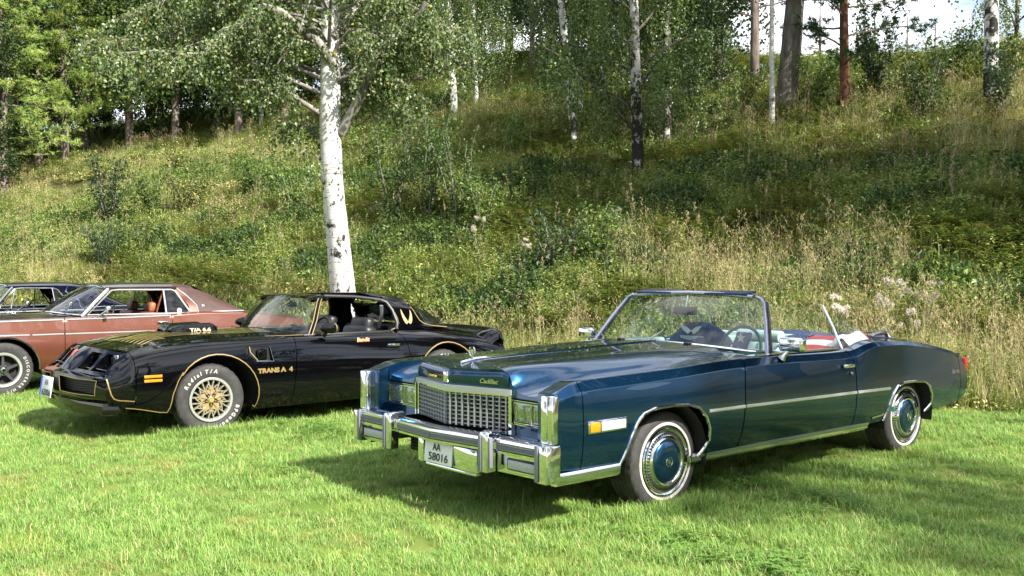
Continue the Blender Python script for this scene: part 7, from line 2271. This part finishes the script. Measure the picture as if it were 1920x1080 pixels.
S_ = [(205, 430, 'dark', 1.0, 'tall dark green conical shrub on the sunny left bank'), (195, 505, 'bluish', .9, 'bluish green leafy shrub just above the brown car roof'), (285, 420, 'green', .9, 'broad green shrub right of the dark conical shrub'), (345, 410, 'light', 1.0, 'light green shrub mid left bank under the leaf curtain'), (425, 450, 'light', .8, 'pale shrub behind the brown vinyl roof'), (555, 420, 'green', 1.0, 'green shrub just left of the large birch trunk'),
      (735, 440, 'willow', .9, 'upright sapling thicket right of the large birch trunk'), (800, 430, 'willow', 1.0, 'tall leafy sapling in the middle of the lower bank'), (860, 440, 'willow', .85, 'leafy sapling right of the middle sapling'), (905, 450, 'green', .8, 'round green bush right of the saplings'), (1040, 535, 'bluish', 1.0, 'bluish green tall herb clump left of the convertible windscreen'), (1115, 520, 'green', .8, 'green herb clump behind the convertible windscreen'),
      (340, 330, 'light', .8, 'light green shrub on the upper left bank'), (480, 380, 'green', .8, 'green shrub under the left leaf curtain'), (700, 330, 'green', 1.0, 'green bush shaded under the right limb'), (960, 300, 'green', .8, 'green bush on the middle bank'), (1340, 190, 'dark', 1.0, 'dark bush left of the grey-brown pine foot'), (1400, 215, 'light', .8, 'light fern-like bush left of the bare white pole'),
      (1530, 215, 'green', .9, 'bushy green shrub left of the red-barked pine foot'), (1640, 190, 'dark', 1.1, 'dark bush right of the red-barked pine'), (1710, 190, 'light', .9, 'light green bush on the upper right bank'), (1790, 175, 'green', 1.0, 'green bush left of the stout old birch'), (1900, 165, 'light', 1.0, 'light green bush at the right edge of the bank'), (1385, 385, 'green', .5, 'small green seedling on the shaded middle bank'),
      (1290, 215, 'dark', .9, 'dark shaded bush behind the medium birch'), (1160, 250, 'green', .8, 'green bush between the slender and black-patched birches'), (1880, 240, 'dark', .8, 'dark low bush below the stout old birch'), (1730, 245, 'dark', .7, 'dark low bush at the shade edge on the right bank')]
for i, (x, y, k, sc, lab) in enumerate(S_):
    g = on_ground(x, y); root = empty('shrub', g, i * 1.7); sc *= 1.3; root.scale = (sc, sc, sc * .92); tag(root, lab, 'shrub', 'shrubs on the bank')
    link('stems', SH[k][0], root); link('foliage', SH[k][1], root)
# thistles gone to white seed
def thistle(seed):
    r = random.Random(seed); L = LM(); st_ = MB(False); heads = []
    for k in range(5):
        az = r.uniform(0, 6.283); b = Vector((math.cos(az) * .25 * r.random(), math.sin(az) * .25 * r.random(), r.uniform(.8, 1.15)))
        pts = limb(st_, (0, 0, -.02), b, .008, .004, .03, seed * 17 + k, 5); heads.append(pts[-1])
        for j in range(14):
            f = r.random() * (len(pts) - 1); i0 = min(len(pts) - 2, int(f)); p = pts[i0].lerp(pts[i0 + 1], f - i0); l = r.uniform(.06, .13)
            L.leaf(p, rdir(r) + Vector((0, 0, .2)), Vector((0, 0, 1)), l, l * .3, jit(G_TALL, .25, r))
    F = LM()
    for h in heads:
        for q in range(3):
            c = h + rdir(r) * .06
            for m in range(60): 
                d = rdir(r); s_ = d.orthogonal().normalized() * .006
                F.tri(c - s_, c + s_, c + d * r.uniform(.03, .065), jit((.62, .55, .48), .12, r))
    s_ = st_.mesh('stems', 60); s_.materials.append(B_LIMB)
    return s_, L.mesh('leaves', [ML_LEAF]), F.mesh('seed_heads', [ML_FLUFF])
TH = [thistle(1), thistle(2)]
for i, (x, y, sc, lab) in enumerate([(1575, 585, 1.0, 'white seeding thistle behind the convertible rear seat'), (1672, 600, 1.0, 'white seeding thistle above the convertible boot'), (1722, 590, .95, 'white seeding thistle right of the others above the convertible tail'), (1700, 625, .7, 'low white seeding thistle beside the convertible tail'), (1335, 560, .8, 'white seeding thistle above the convertible windscreen'), (1165, 490, .9, 'white seeding thistle left of the windscreen on the lower bank'), (985, 530, .8, 'white seeding thistle right of the black coupe tail'), (895, 500, .9, 'white seeding thistle below the middle saplings'), (1150, 575, .7, 'low white seeding thistle at the convertible windscreen corner')]):
    g = on_ground(x, y, 11.3)
    if i in (0, 1, 2, 3, 4, 8):                     # those standing at the foot of the bank behind the convertible
        dd = 12.5 + .15 * (i % 3); g = Vector(((x - 960) / CAM_F * dd, dd, 0)); g.z = gz(g.x, g.y)
    elif sr(g.x, g.y)[0] < .5:
        ray = px_ray(x, y - 40); t = 12.6 / (ray.y); g = Vector((ray.x * t, 12.6, 0)); g.z = gz(g.x, g.y)
    root = empty('thistle', g, i * 2.1); root.scale = (sc, sc, sc); tag(root, lab, 'thistle', 'thistles gone to seed')
    for me, nm in zip(TH[i % 2], ('stems', 'leaves', 'seed_heads')): link(nm, me, root)
# mossy boulder beside the large birch
g = on_ground(715, 410); bm_ = bmesh.new(); bmesh.ops.create_icosphere(bm_, subdivisions=3, radius=.42); rr_ = random.Random(4)
for v in bm_.verts: v.co *= 1 + .16 * math.sin(5 * v.co.x + 3 * v.co.z) + .08 * math.sin(11 * v.co.y + 7 * v.co.x) + rr_.uniform(-.03, .03); v.co.z *= .6
me = bpy.data.meshes.new('boulder'); bm_.to_mesh(me); bm_.free()
o = link('boulder', me, None, noise_color(bsdf('mossy stone', (.2, .2, .19), .9), 5, (.09, .10, .05), (.27, .26, .25), bump=.6)); o.location = g + Vector((0, 0, .12)); tag(o, 'mossy grey boulder right of the large birch trunk', 'boulder')
